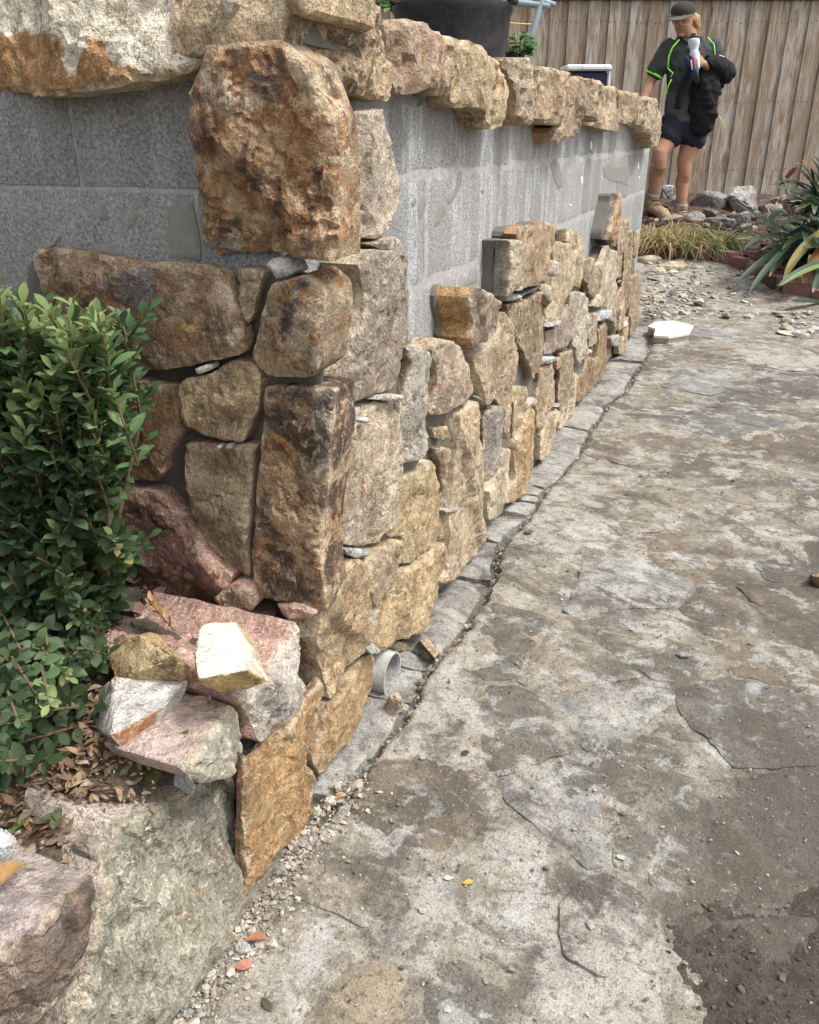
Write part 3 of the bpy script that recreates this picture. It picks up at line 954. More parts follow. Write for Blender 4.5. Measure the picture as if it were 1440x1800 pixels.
 (FR,'Q9',.004,.07,(.30,.26,.205),.0,.02,[(385,260),(420,215),(520,235),(560,350),(580,440),(590,600),(555,760),(555,980),(540,1080),(440,1190),(410,1100),(400,950),(390,800),(370,650),(375,500)],None),
 (FR,'Q9',-.002,.06,(.34,.28,.20),.02,0,[(605,500),(660,490),(700,500),(690,620),(690,800),(660,900),(580,950),(570,850),(600,700)],None),
 (FR,'Q7',.01,.09,(.295,.25,.18),.0,.0,[(185,330),(230,300),(310,315),(340,450),(370,650),(390,860),(330,960),(230,1090),(160,1180),(170,950),(190,700),(200,480)],(.19,.185,.16)),
 (FR,'Q7',.012,.09,(.325,.235,.14),.20,.04,[(300,250),(380,120),(480,110),(600,120),(680,60),(760,60),(845,110),(850,200),(820,400),(780,560),(740,700),(700,880),(600,960),(500,1000),(410,1040),(380,950),(400,820),(370,650),(340,480),(320,330)],ORG),
 (FR,'Q7',.01,.08,(.40,.32,.20),.06,0,[(830,510),(850,380),(900,340),(1020,375),(1040,450),(1100,480),(1090,600),(1050,740),(1020,900),(980,1060),(920,1200),(880,1350),(850,1480),(790,1530),(720,1520),(710,1350),(780,1200),(800,1000),(820,850),(840,700)],CRM),
 (FR,'Q7',.0,.08,(.35,.28,.18),.06,0,[(990,370),(1020,200),(1060,160),(1130,210),(1180,330),(1220,420),(1220,600),(1210,800),(1180,960),(1140,1030),(1080,1000),(1040,850),(1060,700),(1100,560),(1100,460),(1040,430)],DBR),
 (FR,'Q8',.01,.08,(.28,.215,.15),.10,.06,[(500,1010),(540,970),(620,980),(640,1060),(700,1120),(740,1240),(740,1400),(700,1520),(640,1590),(580,1500),(540,1350),(500,1250),(490,1120)],DBR),
 (FR,'Q8',.006,.08,(.35,.295,.21),.04,0,[(715,1100),(780,960),(850,790),(890,850),(960,880),(970,1000),(960,1180),(900,1350),(840,1560),(790,1650),(700,1690),(620,1680),(640,1600),(720,1500),(745,1300),(740,1200)],CRM),
 (FR,'Q8',.012,.09,(.34,.23,.12),.28,.02,[(840,600),(870,480),(910,300),(940,150),(950,60),(1000,55),(1015,120),(1000,280),(990,420),(970,600),(960,760),(940,850),(900,820),(880,760),(820,740)],(.20,.185,.155)),
 (FR,'Q8',.008,.08,(.36,.275,.18),.06,0,[(985,480),(1010,430),(1080,425),(1085,520),(1060,650),(1050,800),(1045,1000),(1040,1200),(1020,1290),(980,1290),(970,1100),(980,800),(970,660)],DBR),
 (FR,'Q8',.01,.08,(.32,.24,.15),.10,.02,[(1090,560),(1140,570),(1150,700),(1160,900),(1150,1100),(1130,1300),(1110,1500),(1100,1700),(1060,1790),(970,1790),(960,1600),(1030,1400),(1050,1200),(1055,1000),(1060,760)],DBR),
 (FR,'Q8',.006,.08,TAN,.06,0,[(1140,560),(1230,600),(1240,660),(1215,760),(1210,1000),(1170,960),(1160,760)],DBR),
 (FR,'Q9',.012,.09,(.29,.205,.13),.10,.06,[(1110,30),(1200,0),(1225,60),(1210,250),(1190,450),(1170,620),(1150,700),(1120,780),(1085,800),(1100,620),(1080,450),(1090,200)],None),
 (FR,'Q9',.004,.07,(.36,.30,.215),.02,0,[(830,420),(900,180),(945,60),(950,250),(925,400),(915,600),(910,770),(875,760),(865,640),(820,560)],None),
 (FR,'Q9',.004,.07,(.345,.27,.18),.06,0,[(940,640),(960,450),(1010,280),(1080,250),(1070,420),(1040,530),(1000,620),(960,700),(930,740)],None),
 (FR,'Q9',.006,.07,(.35,.25,.15),.12,0,[(950,900),(990,800),(1000,680),(1050,540),(1100,590),(1110,700),(1080,790),(1030,900),(960,1040),(940,1040)],None),
 (FR,'Q9',.0,.07,(.275,.215,.18),.06,.06,[(60,730),(150,690),(220,530),(330,380),(380,420),(375,640),(390,850),(320,900),(220,980),(100,1050),(60,1050)],PUR),
]
PATCH = {0: [([(790,170),(860,150),(990,150),(1000,230),(1010,360),(950,380),(880,300),(830,290),(790,230)], (.125,.085,.075)), ([(700,200),(770,200),(800,290),(900,330),(950,370),(880,390),(800,380),(740,370),(700,270)], (.50,.42,.31)),
             ([(690,520),(800,530),(800,590),(740,640),(690,600)], (.45,.36,.24)), ([(1000,780),(1080,790),(1090,860),(1020,880)], (.10,.07,.06)), ([(640,420),(740,430),(740,520),(660,540)], (.14,.11,.10)),
             ([(1020,170),(1100,290),(1180,600),(1170,870),(1120,850),(1110,600),(1060,400),(1000,220)], (.42,.32,.20)), ([(660,830),(760,760),(780,900),(690,920)], (.36,.32,.30))],
         1: [([(900,135),(1060,150),(1050,300),(980,420),(900,440),(950,300)], (.33,.235,.15)), ([(560,250),(700,150),(860,160),(860,420),(700,400),(600,330)], (.15,.12,.105)), ([(950,450),(1050,450),(1040,520),(960,510)], (.36,.22,.08)), ([(1200,180),(1320,560),(1300,645),(1250,600),(1150,230)], (.36,.27,.18))],
         8: [([(150,40),(420,60),(560,110),(780,320),(1000,600),(1220,790),(1130,860),(1030,795),(930,695),(850,605),(760,535),(650,405),(560,300),(490,210),(400,178),(300,142),(150,120)], (.47,.275,.215))],
         6: [([(300,770),(460,775),(432,803),(390,798),(343,795),(314,797)], (.46,.29,.22))],
         3: [([(470,540),(560,480),(700,430),(700,700),(650,950),(560,1040),(480,900),(450,700)], (.42,.31,.20)), ([(400,380),(560,340),(560,480),(480,560),(500,700),(380,760),(380,560)], (.085,.072,.066))],
         4: [([(480,190),(650,170),(650,700),(560,740),(500,690),(495,400)], (.52,.45,.34)), ([(560,800),(630,780),(620,1765),(540,1700),(560,1300)], (.38,.27,.16)), ([(500,690),(600,690),(560,800),(530,760)], (.62,.54,.42))]}
for i_st, (fr_, cr, off, T, tint, rust, dark, pts, side) in enumerate(ST):
    if fr_ is FL and i_st not in (0, 3, 4): T = (.030 if i_st == 1 else .042) + off
    if i_st in (3, 4): T = .085
    if fr_ is FR and cr in ('Q5', 'Q6', 'Q7', 'Q8', 'Q9'):
        Tn = {'Q5': .07, 'Q6': .05, 'Q7': .05, 'Q8': .035, 'Q9': .035}[cr]
        if i_st > 0 and tint != (.265, .20, .15): T = Tn
    pat = [(unproj(px(cr, pp), fr_.shifted(off)), tc) for pp, tc in PATCH.get(i_st, [])]
    big = (pts is ST[0][7])
    sd_h = 0.0065 if cr in ('Z1', 'Z3', 'Q1', 'Q2', 'P', 'Q11', 'Q12', 'Q4', 'Q3') else (0.008 if cr in ('Q5', 'Q6', 'Q15') else 0.010)
    if i_st: tint = tuple(np.array(tint) * RNG.uniform(.86, 1.22))
    off2 = off + (RNG.uniform(-.006, .006) if fr_ is FR else 0)
    slab('stone', wall, M_ROCK, fr_.shifted(off2), unproj(px(cr, pts), fr_.shifted(off2)), 0.0, T, sd_h, 1.3 if big else 1.0,
         0.005 if big else (0.003 if fr_ is FL else .0035), 2, tint, side, rust, dark, jit=0.005, terr=0.005 if big else 0.003, recess=.030 if big else (.012 if fr_ is FL else .012), K=9 if big else 6, gk=.8 if big else .55, inset=.0012 if fr_ is FL and i_st not in (0, 1) else 0 if fr_ is FL else (.0022 if cr in ('Z1', 'Q1', 'Q2', 'P', 'Q4', 'Q15') else .0045), patches=pat, upright=fr_ is FR, facet_k=.5 if fr_ is FL else .8)

# mortar each stone of the long face is bedded in
for fr_, cr, off, T, tint, rust, dark, pts, side in ST:
    if fr_ is FR and cr in ('Q5', 'Q6', 'Q7', 'Q8', 'Q9'):
        Tn = .095 if tint == (.265, .20, .15) else {'Q5': .07, 'Q6': .05, 'Q7': .05, 'Q8': .035, 'Q9': .035}[cr]
        o2 = off - Tn + .004
        p2 = np.array(unproj(px(cr, pts), fr_.shifted(off)))
        c2 = p2.mean(0)
        if S_BLOCK + o2 > .006:
            slab('mortar', wall, M_MORTAR, fr_.shifted(o2), (c2 + (p2 - c2) * .93).tolist(), 0, S_BLOCK + o2 + .002, .016, .8, .004, 0, jit=.006, terr=0)

# the bed of mortar the long face is pressed into
mb_ = FR.shifted(-.030)
slab('mortar_bed', wall, M_MORTAR, mb_, unproj([(608,700),(614,460),(640,455),(700,448),(716,470),(720,600),(765,625),(795,612),(830,625),(842,600),(850,605),(893,570),(915,555),(925,510),(958,515),(975,490),(1003,490),(1023,480),(1038,505),(1056,490),(1072,440),(1086,420),(1100,430),(1115,430),(1118,500),(1105,590),(995,740),(900,880),(790,1020),(668,1180),(590,1290),(572,1180),(598,1000)], mb_), 0, .036, .012, .8, .004, 0, jit=.006, terr=.001)

mb_ = FL.shifted(-.0415)
slab('mortar_bed', wall, M_MORTAR, mb_, unproj([(55,455),(200,458),(395,482),(420,490),(440,485),(530,480),(560,500),(560,700),(548,900),(545,1060),(430,1040),(300,1060),(180,1060),(0,1000),(0,700)], mb_), 0, .012, .012, .8, .004, 0, jit=.006, terr=.001)

# wedges, chips and mortar lumps packed between the stones
CH = [
 (FR,'Q1',.004,.05,GRY,[(1060,115),(1130,90),(1210,60),(1250,100),(1265,130),(1180,150),(1130,155)]),
 (FR,'Q3',.01,.05,(.40,.38,.34),[(330,740),(420,700),(560,690),(620,715),(560,745)]),
 (FR,'Q4',.004,.04,SLT,[(75,860),(130,845),(260,855),(340,890),(355,920),(250,940),(170,945),(110,890)]),
 (FR,'Q4',.004,.04,SLT,[(965,500),(1080,470),(1080,495),(970,520)]),
 (FR,'Q4',-.004,.04,(.36,.37,.34),[(285,1400),(370,1385),(350,1500),(320,1650),(280,1700)]),
 (FR,'Q4',.006,.04,(.38,.40,.36),[(270,1760),(300,1700),(370,1770),(350,1800),(280,1800)]),
 (FR,'Q2',.012,.02,(.42,.45,.44),[(895,400),(930,375),(955,395),(920,425)]),
 (FR,'Q5',.0,.04,(.16,.15,.145),[(870,230),(1030,130),(1045,150),(880,250)]),
 (FR,'Q5',.006,.06,(.37,.31,.22),[(1060,160),(1110,110),(1190,150),(1200,200),(1190,330),(1170,350),(1110,270),(1080,230)]),
 (FR,'Q5',-.004,.04,SLT,[(385,1300),(440,1295),(490,1370),(470,1400)]),
 (FR,'Q9',.014,.05,(.36,.40,.42),[(695,605),(730,480),(870,470),(850,560),(780,590)]),
 (FR,'Q9',.012,.05,SLT,[(60,685),(180,590),(280,600),(190,690)]),
 (FR,'Q9',.02,.05,(.27,.25,.21),[(865,820),(950,780),(990,830),(985,880),(930,930),(880,920)]),
 (FR,'Q9',.012,.04,WHT,[(970,690),(1010,610),(1070,665)]),
 (FR,'Q9',.004,.04,(.38,.42,.42),[(30,1110),(90,1060),(160,1060),(130,1120),(30,1170)]),
 (FR,'Q9',.012,.04,CRM,[(555,1030),(620,965),(640,1000)]),
 (FR,'Q9',.0,.04,(.28,.20,.14),[(150,1100),(200,1060),(230,1130),(200,1220),(160,1230)]),
 (FR,'Q9',.006,.03,SLT,[(120,1700),(190,1650),(215,1670),(170,1700)]),
 (FR,'Q7',.008,.04,(.46,.38,.33),[(720,810),(770,610),(830,650),(830,850),(780,830)]),
 (FR,'Q7',.012,.03,(.46,.41,.36),[(250,1050),(370,935),(395,1030),(310,1050)]),
 (FR,'Q8',.0,.04,(.17,.14,.12),[(980,1340),(990,1300),(1070,1300),(1075,1350)]),
 (FL,'Q11',.0,.03,WHT,[(810,260),(920,220),(960,225),(955,270),(830,310)]),
 (FL,'P',.012,.05,PNK,[(473,1072),(505,1068),(507,1066),(548,1078),(552,1085),(540,1093),(500,1095),(488,1088)]),
 (FL,'Q11',.004,.02,SLT,[(1010,985),(1030,945),(1055,975)]),
 (FL,'Q11',.004,.02,SLT,[(1085,985),(1100,945),(1138,950),(1130,990)]),
 (FL,'Q12',.0,.03,PNK,[(165,70),(210,35),(245,70),(215,90)]),
]
for fr_, cr, off, T, tint, pts in CH:
    slab('wedge', wall, M_ROCK, fr_.shifted(off), unproj(px(cr, pts), fr_.shifted(off)), 0.0, T, 0.005, 0.7, 0.004, 2, tint, None, 0, 0, jit=0.004, terr=0.002)
for fr_, cr, off, T, pts in [(FL, 'Q1', .004, .05, [(250,255),(290,225),(390,222),(430,280),(445,320),(400,350),(330,365),(310,320)]),
                             (FR, 'Q5', .004, .04, [(750,300),(780,210),(860,240),(870,280)])]:
    slab('mortar_lump', wall, M_ROCK, fr_.shifted(off), unproj(px(cr, pts), fr_.shifted(off)), 0, T, 0.004, 1.6, 0.008, 3, (.42,.42,.42), None, 0, 0, jit=0.006, terr=0.004)

# ---- capping stones along the top
CP_ = [
 (FL,'P',.012,.20,(.57,.51,.40),.08,.0,[(-150,-75),(150,-85),(398,-75),(392,0),(383,48),(349,54),(346,95),(330,124),(270,140),(200,155),(120,165),(40,172),(0,162),(-150,175)],CRM),
 (FL,'P',-.005,.14,(.55,.50,.43),.06,0,[(393,-40),(424,-40),(418,10),(405,38),(394,36)],None),
 (FL,'P',.0,.18,(.43,.325,.19),.05,0,[(424,24),(428,-50),(546,-60),(544,20),(520,28),(507,20),(467,24)],None),
 (FR,'P',.004,.18,(.385,.285,.165),.08,.13,[(524,36),(535,-30),(600,-30),(632,2),(660,14),(690,27),(707,50),(714,90),(719,125),(717,155),(707,174),(650,166),(590,157),(565,130),(530,95)],TAN),
 (FR,'Q10',.0,.18,(.37,.265,.18),.22,.02,[(75,40),(150,35),(230,65),(300,95),(380,120),(413,150),(408,250),(390,340),(378,380),(355,430),(320,430),(300,390),(230,385),(170,410),(104,415),(107,330),(102,230),(85,140)],OLV),
 (FR,'Q10',.008,.18,(.43,.335,.20),.22,.0,[(422,150),(470,140),(520,170),(545,210),(600,220),(640,270),(670,340),(675,430),(660,500),(640,560),(590,595),(535,590),(540,540),(500,480),(412,475),(394,440),(402,340),(412,250)],OLV),
 (FR,'Q10',.0,.18,(.38,.30,.20),.10,.02,[(642,235),(720,228),(800,260),(815,300),(800,400),(770,460),(740,560),(720,575),(690,520),(682,430),(677,330),(652,280)],ORG),
 (FR,'Q10',.006,.18,(.36,.265,.165),.20,.04,[(820,280),(870,285),(950,310),(962,370),(943,440),(933,540),(905,585),(860,570),(800,540),(757,525),(782,460),(802,400),(817,340)],OLV),
 (FR,'Q10',.004,.18,(.31,.225,.15),.12,.05,[(965,325),(1030,335),(1038,400),(1023,470),(1008,590),(970,640),(880,670),(867,620),(872,590),(922,580),(942,500),(947,420),(964,380)],ORG),
 (FR,'Q10',.006,.18,(.38,.30,.19),.12,.0,[(1037,340),(1070,350),(1118,365),(1118,430),(1103,520),(1088,560),(1050,530),(1022,520),(1035,440)],OLV),
 (FR,'Q10',.0,.18,(.36,.27,.175),.14,.02,[(1122,370),(1200,385),(1203,450),(1198,560),(1188,610),(1130,600),(1087,580),(1102,540),(1117,470)],OLV),
 (FR,'Q10',.004,.18,(.37,.275,.175),.12,.0,[(1207,395),(1300,420),(1308,460),(1288,530),(1240,575),(1217,560),(1207,500)],OLV),
 (FR,'Q10',.008,.18,(.36,.285,.19),.14,.0,[(1307,425),(1360,440),(1400,480),(1405,540),(1395,620),(1375,690),(1340,690),(1330,620),(1312,580),(1287,560),(1302,500)],OLV),
]
CAPP = [([(-150,40),(50,45),(95,60),(110,110),(130,120),(150,80),(170,75),(200,110),(235,125),(240,150),(0,190),(-150,190)], (.33,.175,.065)), ([(235,128),(330,100),(340,130),(230,150)], (.36,.25,.13))]
for i_st, (fr_, cr, off, T, tint, rust, dark, pts, side) in enumerate(CP_):
    fs_ = fr_.shifted(off)
    slab('capping_stone', wall, M_ROCK, fs_, unproj(px(cr, pts), fs_), 0.0, T, 0.0075 if cr == 'P' else 0.011, 1.3 if i_st else .7, 0.006, 4, tuple(np.array(tint) * (.93 if i_st else 1.08)), side, rust, dark + (.10 if fr_ is FR else 0), jit=0.008, terr=0.006, recess=.016 if fr_ is FR else .05, patches=[(unproj(pp, fs_), tc) for pp, tc in CAPP] if i_st == 0 else None, upright=fr_ is FR)
# mortar bed under the capping
for fr_, cr, off, T, pts in [(FL,'P',-.035,.10,[(340,70),(350,52),(390,36),(400,30),(420,28),(524,20),(530,80),(500,90),(420,80),(345,82)]),
                             (F_BR,'Q10',.004,.03,[(0,455),(0,430),(80,430),(330,420),(380,440),(385,460),(400,480),(340,470),(200,480),(100,500)]),
                             (F_BR,'Q10',.004,.03,[(400,470),(500,470),(545,530),(520,600),(505,560),(470,520)]),
                             (F_BR,'Q10',.004,.03,[(640,560),(680,500),(760,500),(760,540),(690,575),(680,560)])]:
    slab('mortar_bed', wall, M_MORTAR, fr_.shifted(off), unproj(px(cr, pts), fr_.shifted(off)), 0, T, 0.009, 0.9, 0.006, 1, jit=0.008, terr=0.002)

# ------------------------------------------------------------------ low planter wall in front of the corner
plw = thing('planter_wall', 'low planter wall of big grey-green and pink stones at the near end of the path', 'low wall', tuple(NR * -D_R + DR * 0.6 + Vector((0, 0, -0.06))))
PW = [
 (FW,'Q14',.0,.16,(.225,.215,.165),.0,.03,[(670,440),(760,420),(880,360),(1010,310),(1100,260),(1250,195),(1340,160),(1350,300),(1335,500),(1330,700),(1322,870),(1250,975),(1150,1115),(1050,1250),(980,1345),(900,1465),(850,1545),(700,1720),(400,1740),(350,1500),(400,1350),(480,1130),(560,950),(600,760),(650,600)],(.36,.30,.255)),
 (FW,'Q14',.012,.20,(.150,.112,.088),.05,.10,[(-260,1440),(70,1100),(160,1020),(300,870),(440,790),(570,710),(560,850),(510,1000),(470,1130),(420,1300),(300,1500),(200,1720),(-150,1900),(-300,1900)],(.36,.30,.275)),
 (FW,'Q14',-.018,.05,(.25,.24,.175),.0,.0,[(555,600),(650,505),(685,640),(655,850),(700,900),(600,1100),(560,1300),(400,1740),(220,1740),(400,1350),(470,1130),(530,950),(570,720)],(.30,.27,.22)),
 (FR,'Q13',-.005,.13,(.33,.31,.24),.0,.0,[(580,1005),(620,960),(700,870),(800,760),(880,690),(940,640),(985,720),(1000,800),(1010,860),(990,960),(900,1030),(840,1050),(700,1085),(620,1075)],(.44,.335,.29)),
 (FR,'Q13',-.010,.30,(.37,.335,.29),.08,.03,[(1000,830),(990,700),(890,590),(960,520),(1070,480),(1110,430),(1200,370),(1270,250),(1335,130),(1355,200),(1370,440),(1360,540),(1260,680),(1170,770),(1050,820)],(.42,.255,.205)),
]
for fr_, cr, off, T, tint, rust, dark, pts, side in PW:
    fs_ = fr_.shifted(off)
    slab('stone', plw, M_ROCK, fs_, unproj(px(cr, pts), fs_), 0.0, T, 0.0065, 1.5, 0.006, 3, tint, side, rust, dark, jit=0.006, terr=0.006, recess=.015, back=-NR, gk=.6)

# ------------------------------------------------------------------ path: mortar bed, crazy flags, slate edging
CRK = [(500, 1560), (545, 1480), (588, 1415), (606, 1397), (643, 1353), (665, 1320), (717, 1257), (735, 1217), (761, 1162), (798, 1130), (854, 1053), (870, 1012), (880, 961), (935, 902), (947, 885),
       (965, 857), (993, 828), (1022, 795), (1042, 753), (1075, 706), (1103, 686), (1114, 665), (1132, 634), (1146, 604), (1143, 570)]
_c = [on_ground(*q) for q in CRK]
CR_AL = np.array([p.dot(DR) for p in _c]); CR_LAT = np.array([p.dot(NR) + D_R for p in _c])
o_ = np.argsort(CR_AL); CR_AL, CR_LAT = CR_AL[o_], CR_LAT[o_]


def crack_lat(al):
    return np.interp(al, CR_AL, CR_LAT)


def al_lat(x, y):
    return x * DR.x + y * DR.y, x * NR.x + y * NR.y + D_R


ys = [0.18]
while ys[-1] < 5.2: ys.append(ys[-1] + 0.0065 + 0.0032 * max(0, ys[-1] - 0.6))
while ys[-1] < 9.6: ys.append(ys[-1] + 0.05)
xs = [-0.9]
while xs[-1] < 1.2: xs.append(xs[-1] + 0.009)
while xs[-1] < 4.2: xs.append(xs[-1] + 0.018)
X, Y = np.meshgrid(np.array(xs), np.array(ys), indexing='ij')
q = np.stack([X.ravel(), Y.ravel(), np.zeros(X.size)], 1)
AL, LAT = al_lat(q[:, 0], q[:, 1])
cl = crack_lat(AL)
strip = smooth(0.010, -0.004, LAT - cl + 0.012 * fbm(q / 0.05, 5, 3)) * smooth(0.86, 0.95, AL) * smooth(5.3, 5.1, AL)
Z = gz(q[:, 0], q[:, 1]) + 0.006 * fbm(q / 0.22, 3, 5, .6) + 0.0026 * fbm(q / 0.03, 4, 4) - 0.0030 - 0.030 * strip
Z = Z - 0.25 * smooth(-0.10, -0.16, LAT) * smooth(5.4, 5.2, AL)           # nothing of the path inside the wall
ny = len(ys)
k = np.arange(X.size).reshape(X.shape)
quads = np.stack([k[:-1, :-1].ravel(), k[1:, :-1].ravel(), k[1:, 1:].ravel(), k[:-1, 1:].ravel()], 1)
keep = (LAT[quads].min(1) > -0.14) | (AL[quads].min(1) > 5.2)
quads = quads[keep]
path = mesh_obj('path', np.concatenate([q[:, :2], Z[:, None]], 1), quads, M_PAVE, None, (0.6, 2.5, 0), 180,
                {'tint': ('FLOAT_COLOR', np.tile(np.array([[.225, .195, .155]]), (len(q), 1)) * (1 - 0.45 * strip[:, None])), 'haze': ('FLOAT', haze_at(q[:, 0], q[:, 1]) + 0.30 * fbm(q / 0.3, 91, 3) + 0.10 + 0.35 * smooth(0.30, 0.0, LAT - cl) - 0.9 * strip), 'grime': ('FLOAT', grime_at(q[:, 0], q[:, 1]))})
tag(path, kind='structure')

DG = (.085, .080, .068); BRF = (.125, .088, .058); BG = (.20, .21, .21); TF = (.25, .215, .165); LG = (.30, .285, .25); SB = (.10, .105, .108)
FLAGS = [((860, 1130), DG, -.25), ((745, 1245), LG, .3), ((1010, 1170), TF, .25), ((1070, 1030), BG, .2), ((950, 1010), TF, .3), ((1130, 1120), TF, .25),
         ((760, 1410), BRF, -.3), ((900, 1280), DG, .05), ((1000, 1420), BG, .15), ((1070, 1250), BG, .15), ((1180, 1320), DG, -.15), ((1300, 1290), DG, -.6),
         ((1330, 1110), BRF, -.6), ((1390, 1430), SB, -.7), ((1250, 1520), BRF, -.7), ((1130, 1430), DG, -.1), ((900, 1510), TF, .35), ((740, 1600), BG, .2),
         ((900, 1640), DG, .05), ((1060, 1650), DG, -.15), ((1150, 1720), LG, .8), ((640, 1560), TF, .3), ((560, 1690), TF, .5), ((640, 1770), (.30, .235, .15), .1),
         ((820, 1760), DG, .1), ((1000, 1780), LG, .5), ((1300, 1700), DG, -.8), ((1240, 960), BRF, -.2), ((1150, 900), TF, .2), ((1040, 850), TF, .4), ((960, 930), LG, .45),
         ((1350, 960), DG, -.4), ((1300, 830), TF, .25), ((1150, 790), BRF, -.1), ((1260, 740), SB, -.35), ((1340, 700), DG, -.15), ((1180, 700), TF, .1), ((1390, 790), BRF, -.5),
         ((1060, 740), TF, .2), ((1110, 660), DG, .05), ((1230, 640), DG, .1), ((1360, 620), TF, .35), ((1210, 600), TF, .2), ((1420, 1100), BRF, -.6), ((1420, 690), DG, -.1)]
seeds = []
for (sx, sy), colr, hz in FLAGS:
    p = on_ground(sx, sy)
    seeds.append((p.x, p.y, colr, hz))
gy_ = 0.25
while gy_ < 5.4:
    gx_ = -0.9
    while gx_ < 3.6:
        x, y = gx_ + RNG.uniform(-.12, .12), gy_ + RNG.uniform(-.12, .12)
        if min((x - s[0]) ** 2 + (y - s[1]) ** 2 for s in seeds) > 0.27 ** 2:
            seeds.append((x, y, RNG.choice([DG, BRF, BG, TF, TF, LG]), RNG.uniform(-.3, .35)))
        gx_ += 0.36
    gy_ += 0.36
FG = Frame((0, 0, 0), (1, 0, 0), (0, 1, 0), (0, 0, 1))


def clip(poly, nx, ny_, c):
    out = []
    for i in range(len(poly)):
        a, b = poly[i], poly[(i + 1) % len(poly)]
        da, db = a[0] * nx + a[1] * ny_ - c, b[0] * nx + b[1] * ny_ - c
        if da <= 0: out.append(a)
        if (da < 0) != (db < 0) and da != db:
            t = da / (da - db)
            out.append((a[0] + (b[0] - a[0]) * t, a[1] + (b[1] - a[1]) * t))
    return out


for i, (sx, sy, colr, hz) in enumerate(seeds):
    poly = [(sx - .5, sy - .5), (sx + .5, sy - .5), (sx + .5, sy + .5), (sx - .5, sy + .5)]
    gap = RNG.uniform(0.003, 0.011)
    for j, s in enumerate(seeds):
        if j == i: continue
        dx, dy = s[0] - sx, s[1] - sy
        dd = math.hypot(dx, dy)
        if dd > 1.3 or dd < 1e-6: continue
        nx, ny_ = dx / dd, dy / dd
        poly = clip(poly, nx, ny_, nx * (sx + dx / 2) + ny_ * (sy + dy / 2) - gap)
        if len(poly) < 3: break
    if len(poly) < 3: continue
    # keep clear of the edging crack (locally straight)
    al, lat = al_lat(sx, sy)
    if lat < -0.05 or (al < 0.7 and lat < 0.05): continue
    sg = (crack_lat(al + .15) - crack_lat(al - .15)) / .3
    nn = Vector((NR.x - DR.x * sg, NR.y - DR.y * sg, 0)).normalized()
    cp = NR * (crack_lat(al) + 0.012 - D_R) + DR * al
    poly = clip(poly, -nn.x, -nn.y, -(nn.x * cp.x + nn.y * cp.y))
    poly = clip(poly, -NR.x, -NR.y, D_R - 0.012)
    if len(poly) < 3 or abs(area2(np.array(poly))) < 0.006: continue
    cy = np.mean([p[1] for p in poly])
    if cy > 5.35: continue
    slab('flagstone', path, M_PAVE, FG, poly, off=RNG.uniform(-0.002, 0.002), T=0.02, h=0.011 if cy < 1.6 else (0.018 if cy < 3 else 0.03), rough=0.30,
         chamfer=0.0025, facets=0, tint=tuple(np.array(colr) * RNG.uniform(.88, 1.12)), jit=0.016, terr=0.0011, haze=hz, on_terrain=True)

# slate edging along the foot of the wall
JN = [((566, 1412), (602, 1402)), ((624, 1300), (652, 1328)), ((672, 1228), (728, 1236)), ((704, 1178), (748, 1172)), ((738, 1140), (768, 1156)), ((822, 1008), (867, 1020)), ((849, 977), (870, 981)),
      ((857, 943), (880, 951)), ((892, 898), (934, 903)), ((918, 876), (945, 879)), ((926, 866), (948, 868)), ((940, 850), (963, 857)), ((952, 827), (992, 832)), ((982, 787), (1018, 797)),
      ((1003, 748), (1038, 755)), ((1020, 715), (1066, 711)), ((1049, 685), (1099, 688)), ((1071, 644), (1112, 661)), ((1085, 629), (1133, 633)), ((1106, 604), (1145, 604)), ((1121, 572), (1142, 572))]
ESL = (.30, .30, .29)
for i in range(len(JN) - 1):
    (a, b), (c, d) = JN[i], JN[i + 1]
    A, B, C_, D_ = [on_ground(*p_, dz=-0.012) for p_ in (a, b, c, d)]
    A = A - NR * 0.05; C_ = C_ - NR * 0.05
    g = 0.007
    dirn = (C_ - A).normalized()
    A, B = A + dirn * g * .5, B + dirn * g * .5
    C_, D_ = C_ - dirn * g * .5, D_ - dirn * g * .5
    B -= NR * 0.005; D_ -= NR * 0.005
    m1, m2 = B.lerp(D_, .35) + NR * RNG.uniform(-.008, .008), B.lerp(D_, .7) + NR * RNG.uniform(-.008, .008)
    poly = [(p_.x, p_.y) for p_ in (A, B, m1, m2, D_, C_)]
    cy = A.y
    slab('edging_slab', path, M_PAVE, FG, poly, off=-0.011 + RNG.uniform(-.003, .003), T=0.03, h=0.009 if cy < 2 else 0.016, rough=0.35, chamfer=0.003, facets=1, facet_k=0.16,
         tint=tuple(np.array(ESL) * RNG.uniform(.8, 1.15)), jit=0.005, terr=0.0018, haze=0.15 + RNG.uniform(-.1, .3), on_terrain=True)

# ------------------------------------------------------------------ ground beyond, garden bed, planter soil, retained soil
gx_ = np.arange(-16, 16.1, 0.4); gy_ = np.arange(-10, 24.1, 0.4)
X, Y = np.meshgrid(gx_, gy_, indexing='ij')
q = np.stack([X.ravel(), Y.ravel(), np.zeros(X.size)], 1)
k = np.arange(X.size).reshape(X.shape)
quads = np.stack([k[:-1, :-1].ravel(), k[1:, :-1].ravel(), k[1:, 1:].ravel(), k[:-1, 1:].ravel()], 1)
tag(mesh_obj('ground', np.concatenate([q[:, :2], (gz(q[:, 0], q[:, 1]) - 0.07)[:, None]], 1), quads, M_SOIL, None, (0, 0, 0), 180), kind='structure')

BRK = [(1216, 456), (1250, 458), (1284, 466), (1305, 474), (1341, 496), (1374, 515), (1427, 523), (1500, 545)]
_b = [on_ground(*p_) for p_ in BRK]


